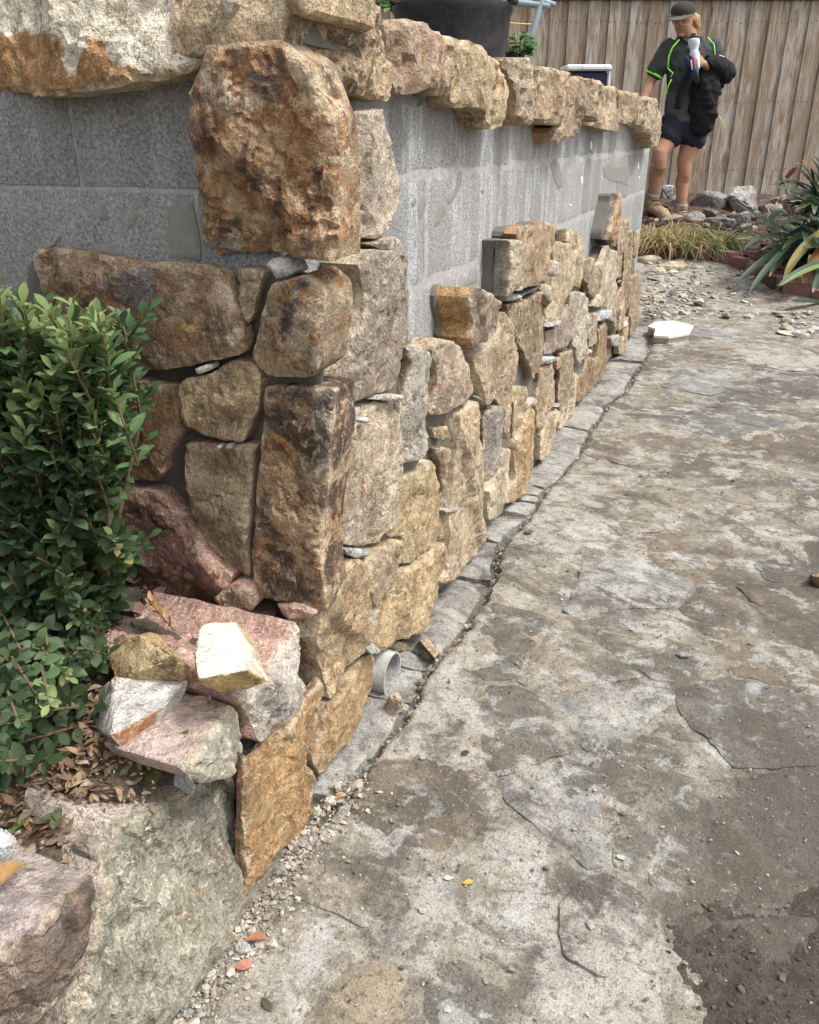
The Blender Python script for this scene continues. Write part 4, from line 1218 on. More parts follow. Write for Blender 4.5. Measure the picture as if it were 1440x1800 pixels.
def bed_side(x, y):
    """positive behind the brick edging"""
    bx = np.array([p.x for p in _b]); by = np.array([p.y for p in _b])
    xx = np.asarray(x)
    yl = np.interp(xx, bx, by)
    yl = np.where(xx > bx[-1], by[-1] + (xx - bx[-1]) * (by[-1] - by[-2]) / (bx[-1] - bx[-2]), yl)
    return np.asarray(y) - yl


gx_ = np.arange(1.2, 6.0, 0.03); gy_ = np.arange(4.0, 9.9, 0.035)
X, Y = np.meshgrid(gx_, gy_, indexing='ij')
q = np.stack([X.ravel(), Y.ravel(), np.zeros(X.size)], 1)
sd_ = bed_side(q[:, 0], q[:, 1])
Z = gz(q[:, 0], q[:, 1]) + np.where(sd_ > 0.04, 0.045, -0.05) + 0.03 * fbm(q / 0.4, 61, 3) * (sd_ > 0.04) + 0.014 * fbm(q / 0.07, 62, 4)
k = np.arange(X.size).reshape(X.shape)
quads = np.stack([k[:-1, :-1].ravel(), k[1:, :-1].ravel(), k[1:, 1:].ravel(), k[:-1, 1:].ravel()], 1)
tag(mesh_obj('garden_bed', np.concatenate([q[:, :2], Z[:, None]], 1), quads, M_BED, None, (3, 7, 0), 180), kind='structure')


def soil_z(al, lat):
    return 0.182 + 0.068 * smooth(0.5, 0.74, al) + 0.04 * smooth(-0.25, -0.6, lat) - 0.05 * smooth(-0.15, -0.07, lat) * smooth(0.68, 0.6, al)


ga = np.arange(-0.6, AL_C + 0.10, 0.009); gl = np.arange(-1.8, -0.092, 0.009)
A_, L_ = np.meshgrid(ga, gl, indexing='ij')
pt = A_.ravel()[:, None] * np.array(DR)[None] + (L_.ravel() - D_R)[:, None] * np.array(NR)[None]
q3 = pt.copy()
pt[:, 2] = soil_z(A_.ravel(), L_.ravel()) + 0.012 * fbm(q3 / 0.10, 71, 3) + 0.005 * fbm(q3 / 0.02, 72, 4, .6)
k = np.arange(A_.size).reshape(A_.shape)
quads = np.stack([k[:-1, :-1].ravel(), k[1:, :-1].ravel(), k[1:, 1:].ravel(), k[:-1, 1:].ravel()], 1)[:, ::-1]
tag(mesh_obj('planter_soil', pt, quads, M_SOIL, None, (-0.7, 0.7, 0.1), 180), kind='structure')

# soil held back by the block wall
rs_pts = [F_BR.o + DR * (a_start + 0.1) - NR * 0.12, F_BR.o + DR * (AL_END - 0.12) - NR * 0.12, Vector((1.25, 9.2, 0)), Vector((-6, 9.2, 0)), F_BL.o + NR * -1.4 - NL * 0.12 + Vector((-3, 1.2, 0)), F_BL.o - NR * 1.4 - NL * 0.12]
vs = [(p.x, p.y, 0.97) for p in rs_pts] + [(p.x, p.y, -0.2) for p in rs_pts]
n_ = len(rs_pts)
fs = [list(range(n_))] + [[i, n_ + i, n_ + (i + 1) % n_, (i + 1) % n_] for i in range(n_)]
o = mesh_obj('retained_soil', vs, fs, M_SOIL, None, (0, 4, 0))
bm = bmesh.new(); bm.from_mesh(o.data); bmesh.ops.recalc_face_normals(bm, faces=bm.faces); bm.to_mesh(o.data); bm.free()
tag(o, kind='structure')

# damp dirt lying on the flags in the near right corner
gx_ = np.arange(0.05, 1.5, 0.006); gy_ = np.arange(0.25, 1.6, 0.006)
X, Y = np.meshgrid(gx_, gy_, indexing='ij')
q = np.stack([X.ravel(), Y.ravel(), np.zeros(X.size)], 1)
pts_d = [on_ground(*p_) for p_ in [(1170, 1800), (1175, 1700), (1190, 1610), (1230, 1570), (1330, 1560), (1440, 1480)]]
dlim_ = on_ground(1300, 1545).y
dx_ = np.interp(q[:, 1], sorted([p.y for p in pts_d]), [p.x for p in sorted(pts_d, key=lambda p: p.y)])
inside_ = np.minimum(q[:, 0] - dx_, (dlim_ - q[:, 1]) * .8) + 0.07 * fbm(q / 0.10, 81, 6, .65)
thick = 0.0145 * smooth(-0.04, 0.16, inside_) + 0.006 * smooth(0.0, 0.4, inside_)
Z = gz(q[:, 0], q[:, 1]) - 0.007 + thick + 0.0045 * fbm(q / 0.05, 82, 4, .6) + 0.0035 * fbm(q / 0.014, 83, 3, .6)
k = np.arange(X.size).reshape(X.shape)
quads = np.stack([k[:-1, :-1].ravel(), k[1:, :-1].ravel(), k[1:, 1:].ravel(), k[:-1, 1:].ravel()], 1)
quads = quads[inside_[quads].max(1) > -0.06]
used = np.unique(quads); remap = np.full(len(q), -1); remap[used] = np.arange(len(used))
tag(mesh_obj('dirt', np.concatenate([q[:, :2], Z[:, None]], 1)[used], remap[quads], M_DIRT, None, (0.6, 0.8, 0), 180), kind='structure')

# ------------------------------------------------------------------ scattered grit, chips and clods (nobody could count them)
_ico = bmesh.new(); bmesh.ops.create_icosphere(_ico, subdivisions=1, radius=1.0)
ICO_V = np.array([tuple(v.co) for v in _ico.verts]); ICO_F = np.array([[v.index for v in f.verts] for f in _ico.faces]); _ico.free()


def scatter(name, pts, sizes, tints, mat, flat=0.6, seed=1, label=None, cat=None, sink=0.3):
    rs = np.random.RandomState(seed)
    n = len(pts)
    nv = len(ICO_V)
    V = ICO_V[None] * (1 + rs.uniform(-.38, .38, (n, nv, 1)))
    sc = np.stack([rs.uniform(.7, 1.4, n), rs.uniform(.6, 1.1, n), rs.uniform(.35, .9, n) * flat], 1)
    V = V * sc[:, None, :]
    th = rs.uniform(0, 6.28, n); tl = rs.uniform(-.5, .5, n)
    c, s = np.cos(th)[:, None], np.sin(th)[:, None]
    ct, st_ = np.cos(tl)[:, None], np.sin(tl)[:, None]
    x, y, z = V[:, :, 0], V[:, :, 1], V[:, :, 2]
    x, z = x * ct - z * st_, x * st_ + z * ct
    x, y = x * c - y * s, x * s + y * c
    V = np.stack([x, y, z], 2) * np.asarray(sizes)[:, None, None]
    lo = V[:, :, 2].min(1)
    V = V + np.asarray(pts)[:, None, :]
    V[:, :, 2] -= (lo * (1 - sink))[:, None]
    Fc = (ICO_F[None] + (np.arange(n) * nv)[:, None, None]).reshape(-1, 3)
    T_ = np.repeat(np.asarray(tints), nv, 0)
    o = mesh_obj(name, V.reshape(-1, 3), Fc, mat, None, None, None, {'tint': ('FLOAT_COLOR', T_)})
    o['kind'] = 'stuff'
    if label: tag(o, label, cat)
    return o


def zpath(x, y):
    return gz(x, y) - 0.001


pal = np.array([(.46, .40, .31), (.38, .34, .28), (.30, .27, .23), (.24, .215, .18), (.50, .46, .39), (.33, .25, .17), (.15, .12, .095)])
# along the foot of the planter wall and the near crack
P_, S_, T_ = [], [], []
rs = np.random.RandomState(11)
for _ in range(1700):
    al = rs.uniform(0.42, 1.0); lat = abs(rs.normal(0, 0.032)) + 0.004
    if al > 0.93: lat = lat * .8 + crack_lat(al) * rs.uniform(0, .9)
    p = NR * (lat - D_R) + DR * al
    P_.append((p.x, p.y, float(zpath(p.x, p.y)))); S_.append(min(0.009, 0.0010 + rs.exponential(.0014))); T_.append(pal[rs.choice(7, p=[.2, .2, .2, .15, .12, .05, .08])] * rs.uniform(.8, 1.15))
# in the crack beside the edging
for _ in range(1300):
    al = rs.uniform(0.95, 5.0); lat = crack_lat(al) + rs.normal(0, 0.006)
    p = NR * (lat - D_R) + DR * al
    P_.append((p.x, p.y, float(zpath(p.x, p.y)) - 0.012 - 0.01 * rs.random_sample())); S_.append(min(0.009, 0.0012 + rs.exponential(.0017))); T_.append(pal[rs.choice(7, p=[.15, .2, .2, .2, .05, .05, .15])] * rs.uniform(.75, 1.1))
# thinly over the path
for _ in range(10500):
    x, y = rs.uniform(-.4, 1.8), 0.45 + 4.2 * rs.random_sample() ** 1.7
    al, lat = al_lat(x, y)
    if lat < crack_lat(al) + .01: continue
    P_.append((x, y, float(gz(x, y)) + .0015)); S_.append(min(0.008, 0.0008 + rs.exponential(.0008))); T_.append(pal[rs.choice(7, p=[.15, .12, .12, .16, .10, .10, .25])] * rs.uniform(.6, 1.1))
scatter('path_grit', P_, S_, T_, M_GRIT, .7, 3)
# clods in the dirt
P_, S_, T_ = [], [], []
for _ in range(13000):
    i = rs.randint(len(used))
    x, y, z = q[used[i], 0] + rs.uniform(-.004, .004), q[used[i], 1] + rs.uniform(-.004, .004), Z[used[i]]
    if inside_[used[i]] < -0.03 + .16 * rs.random_sample() ** 2: continue
    P_.append((x, y, z - .001)); S_.append(min(.008, .0009 + rs.exponential(.0011)))
    T_.append(np.array([(.075, .060, .045), (.11, .088, .066), (.055, .043, .033), (.38, .33, .26)][rs.choice(4, p=[.4, .33, .22, .05])]) * rs.uniform(.8, 1.2))
scatter('dirt_clods', P_, S_, T_, M_GRIT, .8, 4)
# rubble where the path climbs past the end of the wall
P_, S_, T_ = [], [], []
for _ in range(1300):
    pxx, pyy = rs.uniform(1132, 1330), rs.uniform(452, 562)
    p = on_ground(pxx, pyy)
    if bed_side(p.x, p.y) > -0.05: continue
    if rs.random_sample() > (1.0 if pxx < 1230 else .45): continue
    P_.append((p.x, p.y, p.z - .004)); S_.append(min(.045, .003 + rs.exponential(.0068))); T_.append(pal[rs.choice(7, p=[.24, .22, .16, .1, .2, .05, .03])] * rs.uniform(.8, 1.1))
for _ in range(130):
    pxx, pyy = rs.uniform(1370, 1440), rs.uniform(548, 592)
    p = on_ground(pxx, pyy)
    P_.append((p.x, p.y, p.z - .004)); S_.append(min(.04, .006 + rs.exponential(.010))); T_.append(pal[rs.choice(7, p=[.24, .22, .16, .1, .2, .05, .03])] * rs.uniform(.8, 1.1))
scatter('rubble', P_, S_, T_, M_GRIT, .6, 5)
# bark and grit on the planter soil
P_, S_, T_ = [], [], []
for _ in range(2600):
    al, lat = rs.uniform(.3, 1.08), -0.05 - .75 * rs.random_sample()
    p = NR * (lat - D_R) + DR * al
    red = al > .86
    if red and lat > -.30: continue
    P_.append((p.x, p.y, float(soil_z(al, lat)) + (.004 if not red else .006))); S_.append(min(.016, .0016 + rs.exponential(.0022 if not red else .0048)))
    T_.append(np.array([(.135, .075, .065), (.19, .11, .095), (.08, .05, .045)][rs.randint(3)] if red else [(.26, .20, .15), (.34, .27, .2), (.16, .115, .08), (.42, .36, .28)][rs.randint(4)]) * rs.uniform(.75, 1.2))
scatter('bark_and_grit', P_, S_, T_, M_GRIT, .6, 6)
# mulch in the garden bed
P_, S_, T_ = [], [], []
for _ in range(1800):
    x, y = rs.uniform(1.7, 4.0), rs.uniform(4.6, 8.6)
    if bed_side(x, y) < .06: continue
    P_.append((x, y, float(gz(x, y)) + .05)); S_.append(.008 + rs.exponential(.009)); T_.append(np.array([(.10, .055, .04), (.16, .10, .07), (.24, .17, .12), (.06, .04, .03)][rs.randint(4)]) * rs.uniform(.8, 1.2))
scatter('mulch', P_, S_, T_, M_GRIT, .5, 8)

# ------------------------------------------------------------------ loose rocks
def hull_rock(name, label, cat, pts, top, side=None, h=0.008, rough=0.004, rust=0.0, dark=0.0, group=None, tint_fn=None, bev=0.0):
    h = h * .8
    SEED[0] += 1
    sd = SEED[0]
    bm = bmesh.new()
    for p in pts: bm.verts.new(p)
    r = bmesh.ops.convex_hull(bm, input=bm.verts)
    junk = [g for g in r['geom_interior'] + r['geom_unused'] if isinstance(g, bmesh.types.BMVert)]
    bmesh.ops.delete(bm, geom=list(set(junk)), context='VERTS')
    bmesh.ops.triangulate(bm, faces=bm.faces)
    for _ in range(7):
        es = [e for e in bm.edges if e.calc_length() > h * 1.5]
        if not es or len(bm.faces) > 9000: break
        bmesh.ops.subdivide_edges(bm, edges=es, cuts=1)
        bmesh.ops.triangulate(bm, faces=[f for f in bm.faces if len(f.verts) > 3])
    bm.normal_update()
    side = side or top
    V = np.array([tuple(v.co) for v in bm.verts]); N = np.array([tuple(v.normal) for v in bm.verts])
    fn = [[f.normal.z for f in v.link_faces] for v in bm.verts]
    spread = np.array([max(a) - min(a) for a in fn])
    if tint_fn: T_ = np.array([tint_fn(v, n) for v, n in zip(V, N)])
    else:
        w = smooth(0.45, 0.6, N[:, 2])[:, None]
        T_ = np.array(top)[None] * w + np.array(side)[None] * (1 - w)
    d = rough * (fbm(V / (h * 5) + sd, sd, 4, .6) + 0.6 * np.clip(fbm(V / (h * 9) + sd, sd + 3, 3), -1, 0.2))
    E_ = np.clip(spread * 2.5, 0, 1)
    d = d - rough * 1.1 * E_ * np.clip(.55 + 1.6 * fbm(V / (h * 4) + sd, sd + 7, 3), 0, 1.4)
    Vn = V + N * d[:, None]
    bm.verts.index_update()
    F_ = [[v.index for v in f.verts] for f in bm.faces]
    bm.free()
    o = mesh_obj(name, Vn, F_, M_ROCK, None, None, 32, {'tint': ('FLOAT_COLOR', T_), 'edge': ('FLOAT', E_ * 0.5)})
    o['rust'], o['dark'] = float(rust), float(dark)
    return tag(o, label, cat, group)


def prism(top_px, zt, bot_px, zb):
    return [tuple(on_z(x, y, zt)) for x, y in top_px] + [tuple(on_z(x, y, zb)) for x, y in bot_px]


q13 = lambda pts: px('Q13', pts)
hull_rock('loose_stone', 'cream white block with a mustard front face resting on the large pink stone', 'stone',
          prism(q13([(650, 130), (870, 118), (855, 200), (945, 405), (660, 455), (628, 300)]), .362, q13([(640, 430), (660, 485), (790, 548), (900, 525), (1075, 480), (1050, 430), (1000, 260), (940, 170), (870, 150)]), .318),
          (.70, .655, .545), (.42, .30, .12), .006, .004, .10, .0)
hull_rock('loose_stone', 'mustard yellow angular stone beside the shrub, perched on the grey-white stone', 'stone',
          prism(q13([(290, 200), (400, 185), (510, 330)]), .345, q13([(140, 460), (250, 475), (400, 470), (560, 490), (610, 410), (520, 330), (350, 185), (200, 215), (90, 330)]), .285),
          (.36, .255, .12), (.46, .35, .175), .006, .004, .25, .12)


def white_tint(v, n):
    a = n.dot if False else None
    f = float(np.dot(n, np.array([0.35, -0.75, 0.25])))
    return (.40, .20, .085) if f > .62 else (.60, .57, .53)


hull_rock('loose_stone', 'grey-white stone with a rust orange corner lying on the planter soil', 'stone',
          prism(q13([(140, 450), (400, 440), (590, 460), (420, 640), (120, 800)]), .290, q13([(5, 640), (5, 750), (115, 835), (250, 945), (350, 905), (500, 720), (590, 520), (140, 470), (20, 550)]), .222),
          (.58, .55, .51), None, .006, .003, .05, .0, None, white_tint)
hull_rock('loose_stone', 'small blue-grey triangular chip standing on the planter wall edge', 'stone',
          prism(q13([(515, 955), (560, 990), (620, 1080)]), .250, q13([(500, 1070), (495, 1100), (620, 1180), (625, 1120), (520, 970)]), .205), (.31, .325, .32), (.26, .275, .27), .004, .002)
hull_rock('loose_stone', 'chalky white lump on the planter wall at the left edge of the view', 'stone',
          prism(px('Q14', [(-60, 500), (20, 475), (80, 510), (60, 560), (-50, 600)]), .235, px('Q14', [(-70, 560), (-60, 700), (10, 695), (70, 600), (90, 545), (30, 480)]), .19), (.50, .51, .50), None, .004, .006)
hull_rock('pebble', 'dusky pink pebble among the leaf litter beside the rust cornered stone', 'pebble',
          prism(q13([(240, 935), (300, 930), (325, 950)]), .205, q13([(220, 985), (270, 990), (330, 965), (320, 940), (230, 940)]), .175), (.36, .22, .19), None, .004, .002)
hull_rock('pebble', 'tiny pale grey mortar crumb on top of the brown planter stone', 'pebble',
          prism(px('Q14', [(75, 930), (110, 935), (120, 960)]), .215, px('Q14', [(68, 975), (90, 992), (128, 960), (100, 925)]), .195), (.50, .51, .50), None, .003, .003)
gpt = lambda pts, dz: [tuple(on_ground(x, y, dz)) for x, y in pts]
hull_rock('loose_stone', 'knobbly cream stone lying in front of the white pipe end', 'stone',
          gpt([(686, 1222), (698, 1216), (706, 1232)], .03) + gpt([(678, 1252), (690, 1264), (711, 1252), (712, 1240), (700, 1222), (684, 1228)], -.012), (.50, .42, .30), (.42, .35, .25), .004, .005)
hull_rock('loose_stone', 'flat tan flake lying across the slate edging above the pipe', 'stone',
          gpt([(737, 1126), (749, 1119), (774, 1146), (765, 1157)], .012) + gpt([(735, 1128), (750, 1121), (775, 1148), (764, 1160)], -.012), (.42, .33, .21), (.30, .2, .12), .005, .002, .2)
hull_rock('loose_stone', 'brown angular stone on the path at the right edge of the view', 'stone',
          gpt([(1424, 1010), (1450, 1003), (1460, 1015)], .035) + gpt([(1420, 1022), (1440, 1037), (1475, 1036), (1470, 1010), (1432, 1008)], -.004), (.24, .16, .085), (.15, .09, .045), .006, .004, .2, .1)
for lab, xy, w in [('white limestone fragment at the foot of the rust brown corner slab', (583, 1412), 13), ('white limestone fragment in the gravel below the grey-green planter stone', (492, 1535), 12),
                   ('grey flat pebble in the gravel beside the curled brown leaf', (428, 1672), 13), ('cream pebble in the gravel near the bottom of the planter wall', (367, 1714), 11)]:
    c = on_ground(*xy)
    r = w / F_PX * (c - CAM).length
    rr = np.random.RandomState(int(xy[0]))
    pts = [tuple(c + Vector((r * math.cos(t) * rr.uniform(.7, 1.2), r * math.sin(t) * rr.uniform(.6, 1.1), zz + rr.uniform(-.2, .2) * r))) for t in np.linspace(0, 6.2, 8)[:-1] for zz in (0.0, r * .7)]
    hull_rock('pebble', lab, 'pebble', pts, (.52, .48, .41) if 'grey' not in lab else (.27, .265, .26), None, .004, .002)
for lab, xy, w, colr in [('pale chip lying alone on the near flagstones', (1092, 1508), 8, (.55, .50, .42)), ('flat grey chip on the haze coloured joint beside the dark flagstone', (1202, 1152), 13, (.26, .27, .27)),
                         ('small cream chip near the yellow leaf on the path', (789, 1545), 9, (.55, .5, .42)), ('two toned chip just below the cream chip on the path', (744, 1600), 8, (.42, .36, .28)),
                         ('thin brown chip right of the bottom flagstones', (1067, 1622), 7, (.36, .28, .2)), ('dark red dried scrap on the path beyond the brown stained flag', (819, 1325), 9, (.10, .045, .035)),
                         ('slim dark slate splinter lying near the edging', (929, 937), 8, (.10, .10, .10))]:
    c = on_ground(*xy)
    r = w / F_PX * (c - CAM).length
    rr = np.random.RandomState(int(xy[0]))
    pts = [tuple(c + Vector((r * math.cos(t) * rr.uniform(.7, 1.2), r * math.sin(t) * rr.uniform(.4, .9), zz))) for t in np.linspace(0, 6.2, 7)[:-1] for zz in (0.0, r * .4)]
    hull_rock('stone_chip', lab, 'stone chip', pts, colr, None, .004, .0015)

# cut offcut of pale marble on the path
qc = lambda pts: [(1060 + x / 3.79, 220 + y / 3.79) for x, y in pts]
offc = thing('stone_offcut', 'white sawn offcut of marble with grey pencil marks lying on the far path', 'offcut', tuple(on_ground(1180, 590)))
tp = [on_ground(x, y, .040) for x, y in qc([(300, 1340), (345, 1310), (470, 1300), (605, 1335), (575, 1385), (440, 1408), (340, 1400), (350, 1355)])]
n_ = len(tp)
M_MARB = mat_simple('sawn_marble', (.60, .59, .555), .08, 30, .6, .1)
M_SAWN = mat_simple('raw_marble_edge', (.36, .30, .22), .35, 60, .9, .6)
dirv = (on_ground(1180, 600) - on_ground(1180, 585)).normalized()
mesh_obj('top', [tuple(p) for p in tp] + [tuple(p - UP * .012) for p in tp], [list(range(n_))] + [[i, n_ + i, n_ + (i + 1) % n_, (i + 1) % n_] for i in range(n_)] + [list(range(2 * n_ - 1, n_ - 1, -1))], M_MARB, offc)
cc = sum(tp, Vector()) / n_
bt = [cc + (p - cc) * 0.97 for p in tp]
mesh_obj('broken_edge', [tuple(p - UP * .0121) for p in bt] + [tuple(cc + (p - cc) * .92 - UP * .042) for p in tp], [list(range(n_))] + [[i, n_ + i, n_ + (i + 1) % n_, (i + 1) % n_] for i in range(n_)] + [list(range(2 * n_ - 1, n_ - 1, -1))], M_SAWN, offc)
M_PENC = mat_simple('pencil', (.20, .20, .20), .1, 50, .8, 0)
rr = random.Random(4)
for i in range(9):
    bm = bmesh.new()
    a = on_ground(1150 + rr.uniform(12, 48), 572 + rr.uniform(0, 12), .0405); L = rr.uniform(.006, .02); th = rr.uniform(0, 3.1)
    d = Vector((math.cos(th), math.sin(th), 0)); n = Vector((-d.y, d.x, 0)) * .0012
    bm.faces.new([bm.verts.new(a + s_ * d * L + t_ * n) for s_, t_ in ((-1, -1), (1, -1), (1, 1), (-1, 1))])
    from_bm('pencil_mark', bm, M_PENC, offc)

# drain pipe end coming through the foot of the wall
M_PVC = mat_simple('grey_pvc', (.50, .51, .50), .12, 22, .7, .25, col2=(.33, .31, .27))
M_PVCI = mat_simple('dusty_pipe_bore', (.30, .30, .29), .3, 60, .85, .4)
pc = FR.shifted(.003).hit(690, 1184)
pipe = thing('drain_pipe', 'grey-white plastic drain pipe end poking out at the foot of the wall', 'pipe', (pc.x, pc.y, pc.z - .045))


def ring_pts(c, r, n=28):
    return [c + (DR * math.cos(t) + UP * math.sin(t)) * r for t in np.linspace(0, 2 * math.pi, n, endpoint=False)]


def tube_shell(c0, c1, ro, ri, mat, name, parent, n=28):
    v = ring_pts(c0, ro, n) + ring_pts(c1, ro, n) + ring_pts(c1, ri, n) + ring_pts(c0, ri, n)
    f = []
    for k_ in range(4):
        a, b = k_ * n, ((k_ + 1) % 4) * n
        f += [[a + i, a + (i + 1) % n, b + (i + 1) % n, b + i] for i in range(n)]
    o = mesh_obj(name, [tuple(p) for p in v], f, mat, parent, None, 40)
    bm = bmesh.new(); bm.from_mesh(o.data); bmesh.ops.recalc_face_normals(bm, faces=bm.faces); bm.to_mesh(o.data); bm.free()


tube_shell(pc - NR * .10, pc, .0445, .0405, M_PVC, 'pipe_wall', pipe)
tube_shell(pc - NR * .10, pc - NR * .004, .0404, .0385, M_PVCI, 'pipe_lining', pipe)
v = [tuple(p) for p in ring_pts(pc - NR * .085, .0384)]
mesh_obj('silt', v, [list(range(len(v)))], M_DIRT, pipe)

# ------------------------------------------------------------------ fence of lapped palings
FY = 9.3
fence = thing('paling_fence', 'tall weathered timber fence of lapped vertical palings behind the yard', 'fence', (1.2, FY, .4))


def bx(name, mat, parent, x0, x1, y0, y1, z0, z1, bev=.003, lean=0.0):
    bm = bmesh.new()
    vs = [bm.verts.new((x + lean * (z - z0), y, z)) for x in (x0, x1) for y in (y0, y1) for z in (z0, z1)]
    for f in ((0, 1, 3, 2), (4, 6, 7, 5), (0, 4, 5, 1), (2, 3, 7, 6), (0, 2, 6, 4), (1, 5, 7, 3)):
        bm.faces.new([vs[i] for i in f])
    if bev: bmesh.ops.bevel(bm, geom=list(bm.edges), offset=bev, segments=1, affect='EDGES')
    bmesh.ops.recalc_face_normals(bm, faces=bm.faces)
    return from_bm(name, bm, mat, parent)


x = -3.2; i = 0
rf = random.Random(21)
while x < 5.6:
    w = rf.uniform(.092, .104)
    over = i % 2
    y0 = FY - (.018 if over else 0) + rf.uniform(-.002, .002)
    bx('paling', M_FENCE, fence, x - (.010 if over else .030), x + w + (.010 if over else .030) - .004, y0 - .015, y0, .30, 2.171 - rf.uniform(0, .003), .0025, rf.uniform(-.006, .006))
    x += w; i += 1
NB = []
xn = -3.2
rn = random.Random(9)
while xn < 5.5:
    xn += .098
    for zn in (.66, 1.29, 1.99):
        for dxn in (.022, .066):
            cx_, cz_ = xn + dxn + rn.uniform(-.004, .004), zn + rn.uniform(-.012, .012)
            NB.append(([(cx_ + .005 * math.cos(t), FY - .0365, cz_ + .005 * math.sin(t)) for t in np.linspace(0, 6.283, 7)[:-1]] + [(cx_ + .005 * math.cos(t), FY - .030, cz_ + .005 * math.sin(t)) for t in np.linspace(0, 6.283, 7)[:-1]],
                       [list(range(6))] + [[i_, (i_ + 1) % 6, 6 + (i_ + 1) % 6, 6 + i_] for i_ in range(6)]))
nl = joined_boxes('nails', NB, mat_simple('rusty_nail', (.055, .035, .025), .2, 60, .8, .2), fence)
nl['kind'] = 'stuff'
for z in (.62, 1.25, 1.95):
    bx('rail', M_FENCE, fence, -3.2, 5.6, FY + .003, FY + .045, z, z + .075, .003)
bx('capping_rail', M_FENCE, fence, -3.2, 5.6, FY - .06, FY + .05, 2.172, 2.207, .004)
for x in (-2.0, .4, 2.8, 5.2):
    bx('post', M_FENCE, fence, x, x + .1, FY + .046, FY + .146, .2, 2.165, .004)

# ------------------------------------------------------------------ grey rocks piled by the fence
ROCKS = [('large grey rock with pale flaky top, behind the standing leg of the worker', (1218, 1282, 339, 396), 8.55, (.20, .195, .19)),
         ('grey and brown rock with a chalky white crest against the fence', (1282, 1334, 331, 374), 8.75, (.30, .29, .28)),
         ('dark low rock under the large grey rock', (1243, 1288, 378, 403), 8.3, (.12, .12, .122)),
         ('blocky dark grey rock under the white crested rock', (1280, 1318, 368, 402), 8.35, (.145, .145, .145)),
         ('blue-grey rock between the legs of the worker', (1160, 1186, 326, 355), 8.8, (.34, .35, .36)),
         ('slanted grey rock behind the bent leg of the worker', (1170, 1200, 350, 386), 8.6, (.26, .26, .265)),
         ('rust brown rock right of the white crested rock', (1326, 1372, 340, 372), 8.7, (.135, .10, .085)),
         ('violet grey rock beside the strappy plant', (1335, 1372, 358, 388), 8.3, (.22, .195, .20)),
         ('almost black rock beside the far end of the block wall', (1130, 1164, 352, 388), 8.6, (.075, .072, .070)),
         ('brown grey rock half behind the strappy plant', (1366, 1412, 345, 385), 8.7, (.19, .155, .13)),
         ('flat stone under the raised boot of the worker', (1130, 1200, 376, 398), 8.1, (.27, .24, .20)),
         ('thin brown slab of rock below the blocky dark rock', (1296, 1330, 396, 412), 8.0, (.20, .165, .135))]
for lab, (x0, x1, y0, y1), yy, colr in ROCKS:
    yy = on_ground((x0 + x1) / 2, y1, .04).y + .12
    if 'worker' in lab or 'black' in lab: yy = max(yy, 8.62 if 'raised' not in lab else 8.0)
    a, b = at_y(x0, (y0 + y1) / 2, yy), at_y(x1, (y0 + y1) / 2, yy)
    t, u = at_y((x0 + x1) / 2, y0, yy), at_y((x0 + x1) / 2, y1, yy)
    rx, rz = (b.x - a.x) / 2, (t.z - u.z) / 2
    c = Vector(((a.x + b.x) / 2, yy, (t.z + u.z) / 2))
    rr = np.random.RandomState(abs(hash(lab)) % 1000 if False else int(x0 * 7 + y0) % 9999)
    pts = []
    for _ in range(16):
        d = rr.normal(size=3); d /= np.linalg.norm(d)
        d = np.sign(d) * np.abs(d) ** .7
        pts.append((c.x + d[0] * rx * 1.2, c.y + d[1] * min(rx, .22), c.z + d[2] * rz * 1.22))
    for sx in (-.7, .7):
        for sy in (-.5, .5): pts.append((c.x + sx * rx, c.y + sy * min(rx, .22), c.z - rz * 1.05 - .03))
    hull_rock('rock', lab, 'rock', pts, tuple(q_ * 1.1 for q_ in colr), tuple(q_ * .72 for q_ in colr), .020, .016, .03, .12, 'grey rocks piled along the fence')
rk = random.Random(3)
for k, nth in enumerate(['first', 'second', 'third', 'fourth', 'fifth', 'sixth', 'seventh', 'eighth']):
    cx_, cy_ = 1230 + k * 25 + rk.uniform(-6, 6), rk.uniform(374, 398)
    p = on_ground(cx_, cy_ + 8, .04) + Vector((0, rk.uniform(.05, .25), 0))
    r = rk.uniform(.05, .11)
    pts = []
    for _ in range(13):
        d = Vector((rk.gauss(0, 1), rk.gauss(0, 1), rk.gauss(0, 1))).normalized()
        pts.append((p.x + d.x * r * 1.3, p.y + d.y * r, p.z + .4 * r + d.z * r * .9))
    g_ = rk.uniform(.08, .22)
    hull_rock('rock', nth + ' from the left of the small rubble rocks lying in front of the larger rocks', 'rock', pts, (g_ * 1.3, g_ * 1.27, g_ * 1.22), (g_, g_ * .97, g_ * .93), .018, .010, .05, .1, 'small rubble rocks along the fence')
a = on_ground(1214, 403); b = on_ground(1322, 410)
bm = bmesh.new()
sl = (b - a); sl.z = 0; L = sl.length; sl.normalize(); pr = Vector((-sl.y, sl.x, 0))
vs = [bm.verts.new(a + sl * (L * i_) + pr * (.09 * j_) + UP * (k_ * .10 - .02 + (b.z - a.z) * i_)) for i_ in (0, 1) for j_ in (0, 1) for k_ in (0, 1)]
for f in ((0, 1, 3, 2), (4, 6, 7, 5), (0, 4, 5, 1), (2, 3, 7, 6), (0, 2, 6, 4), (1, 5, 7, 3)): bm.faces.new([vs[i_] for i_ in f])
bmesh.ops.bevel(bm, geom=list(bm.edges), offset=.008, segments=2, affect='EDGES')
bmesh.ops.recalc_face_normals(bm, faces=bm.faces)
tag(from_bm('timber_sleeper', bm, M_FENCE), 'grey weathered timber sleeper lying in front of the rocks', 'sleeper')

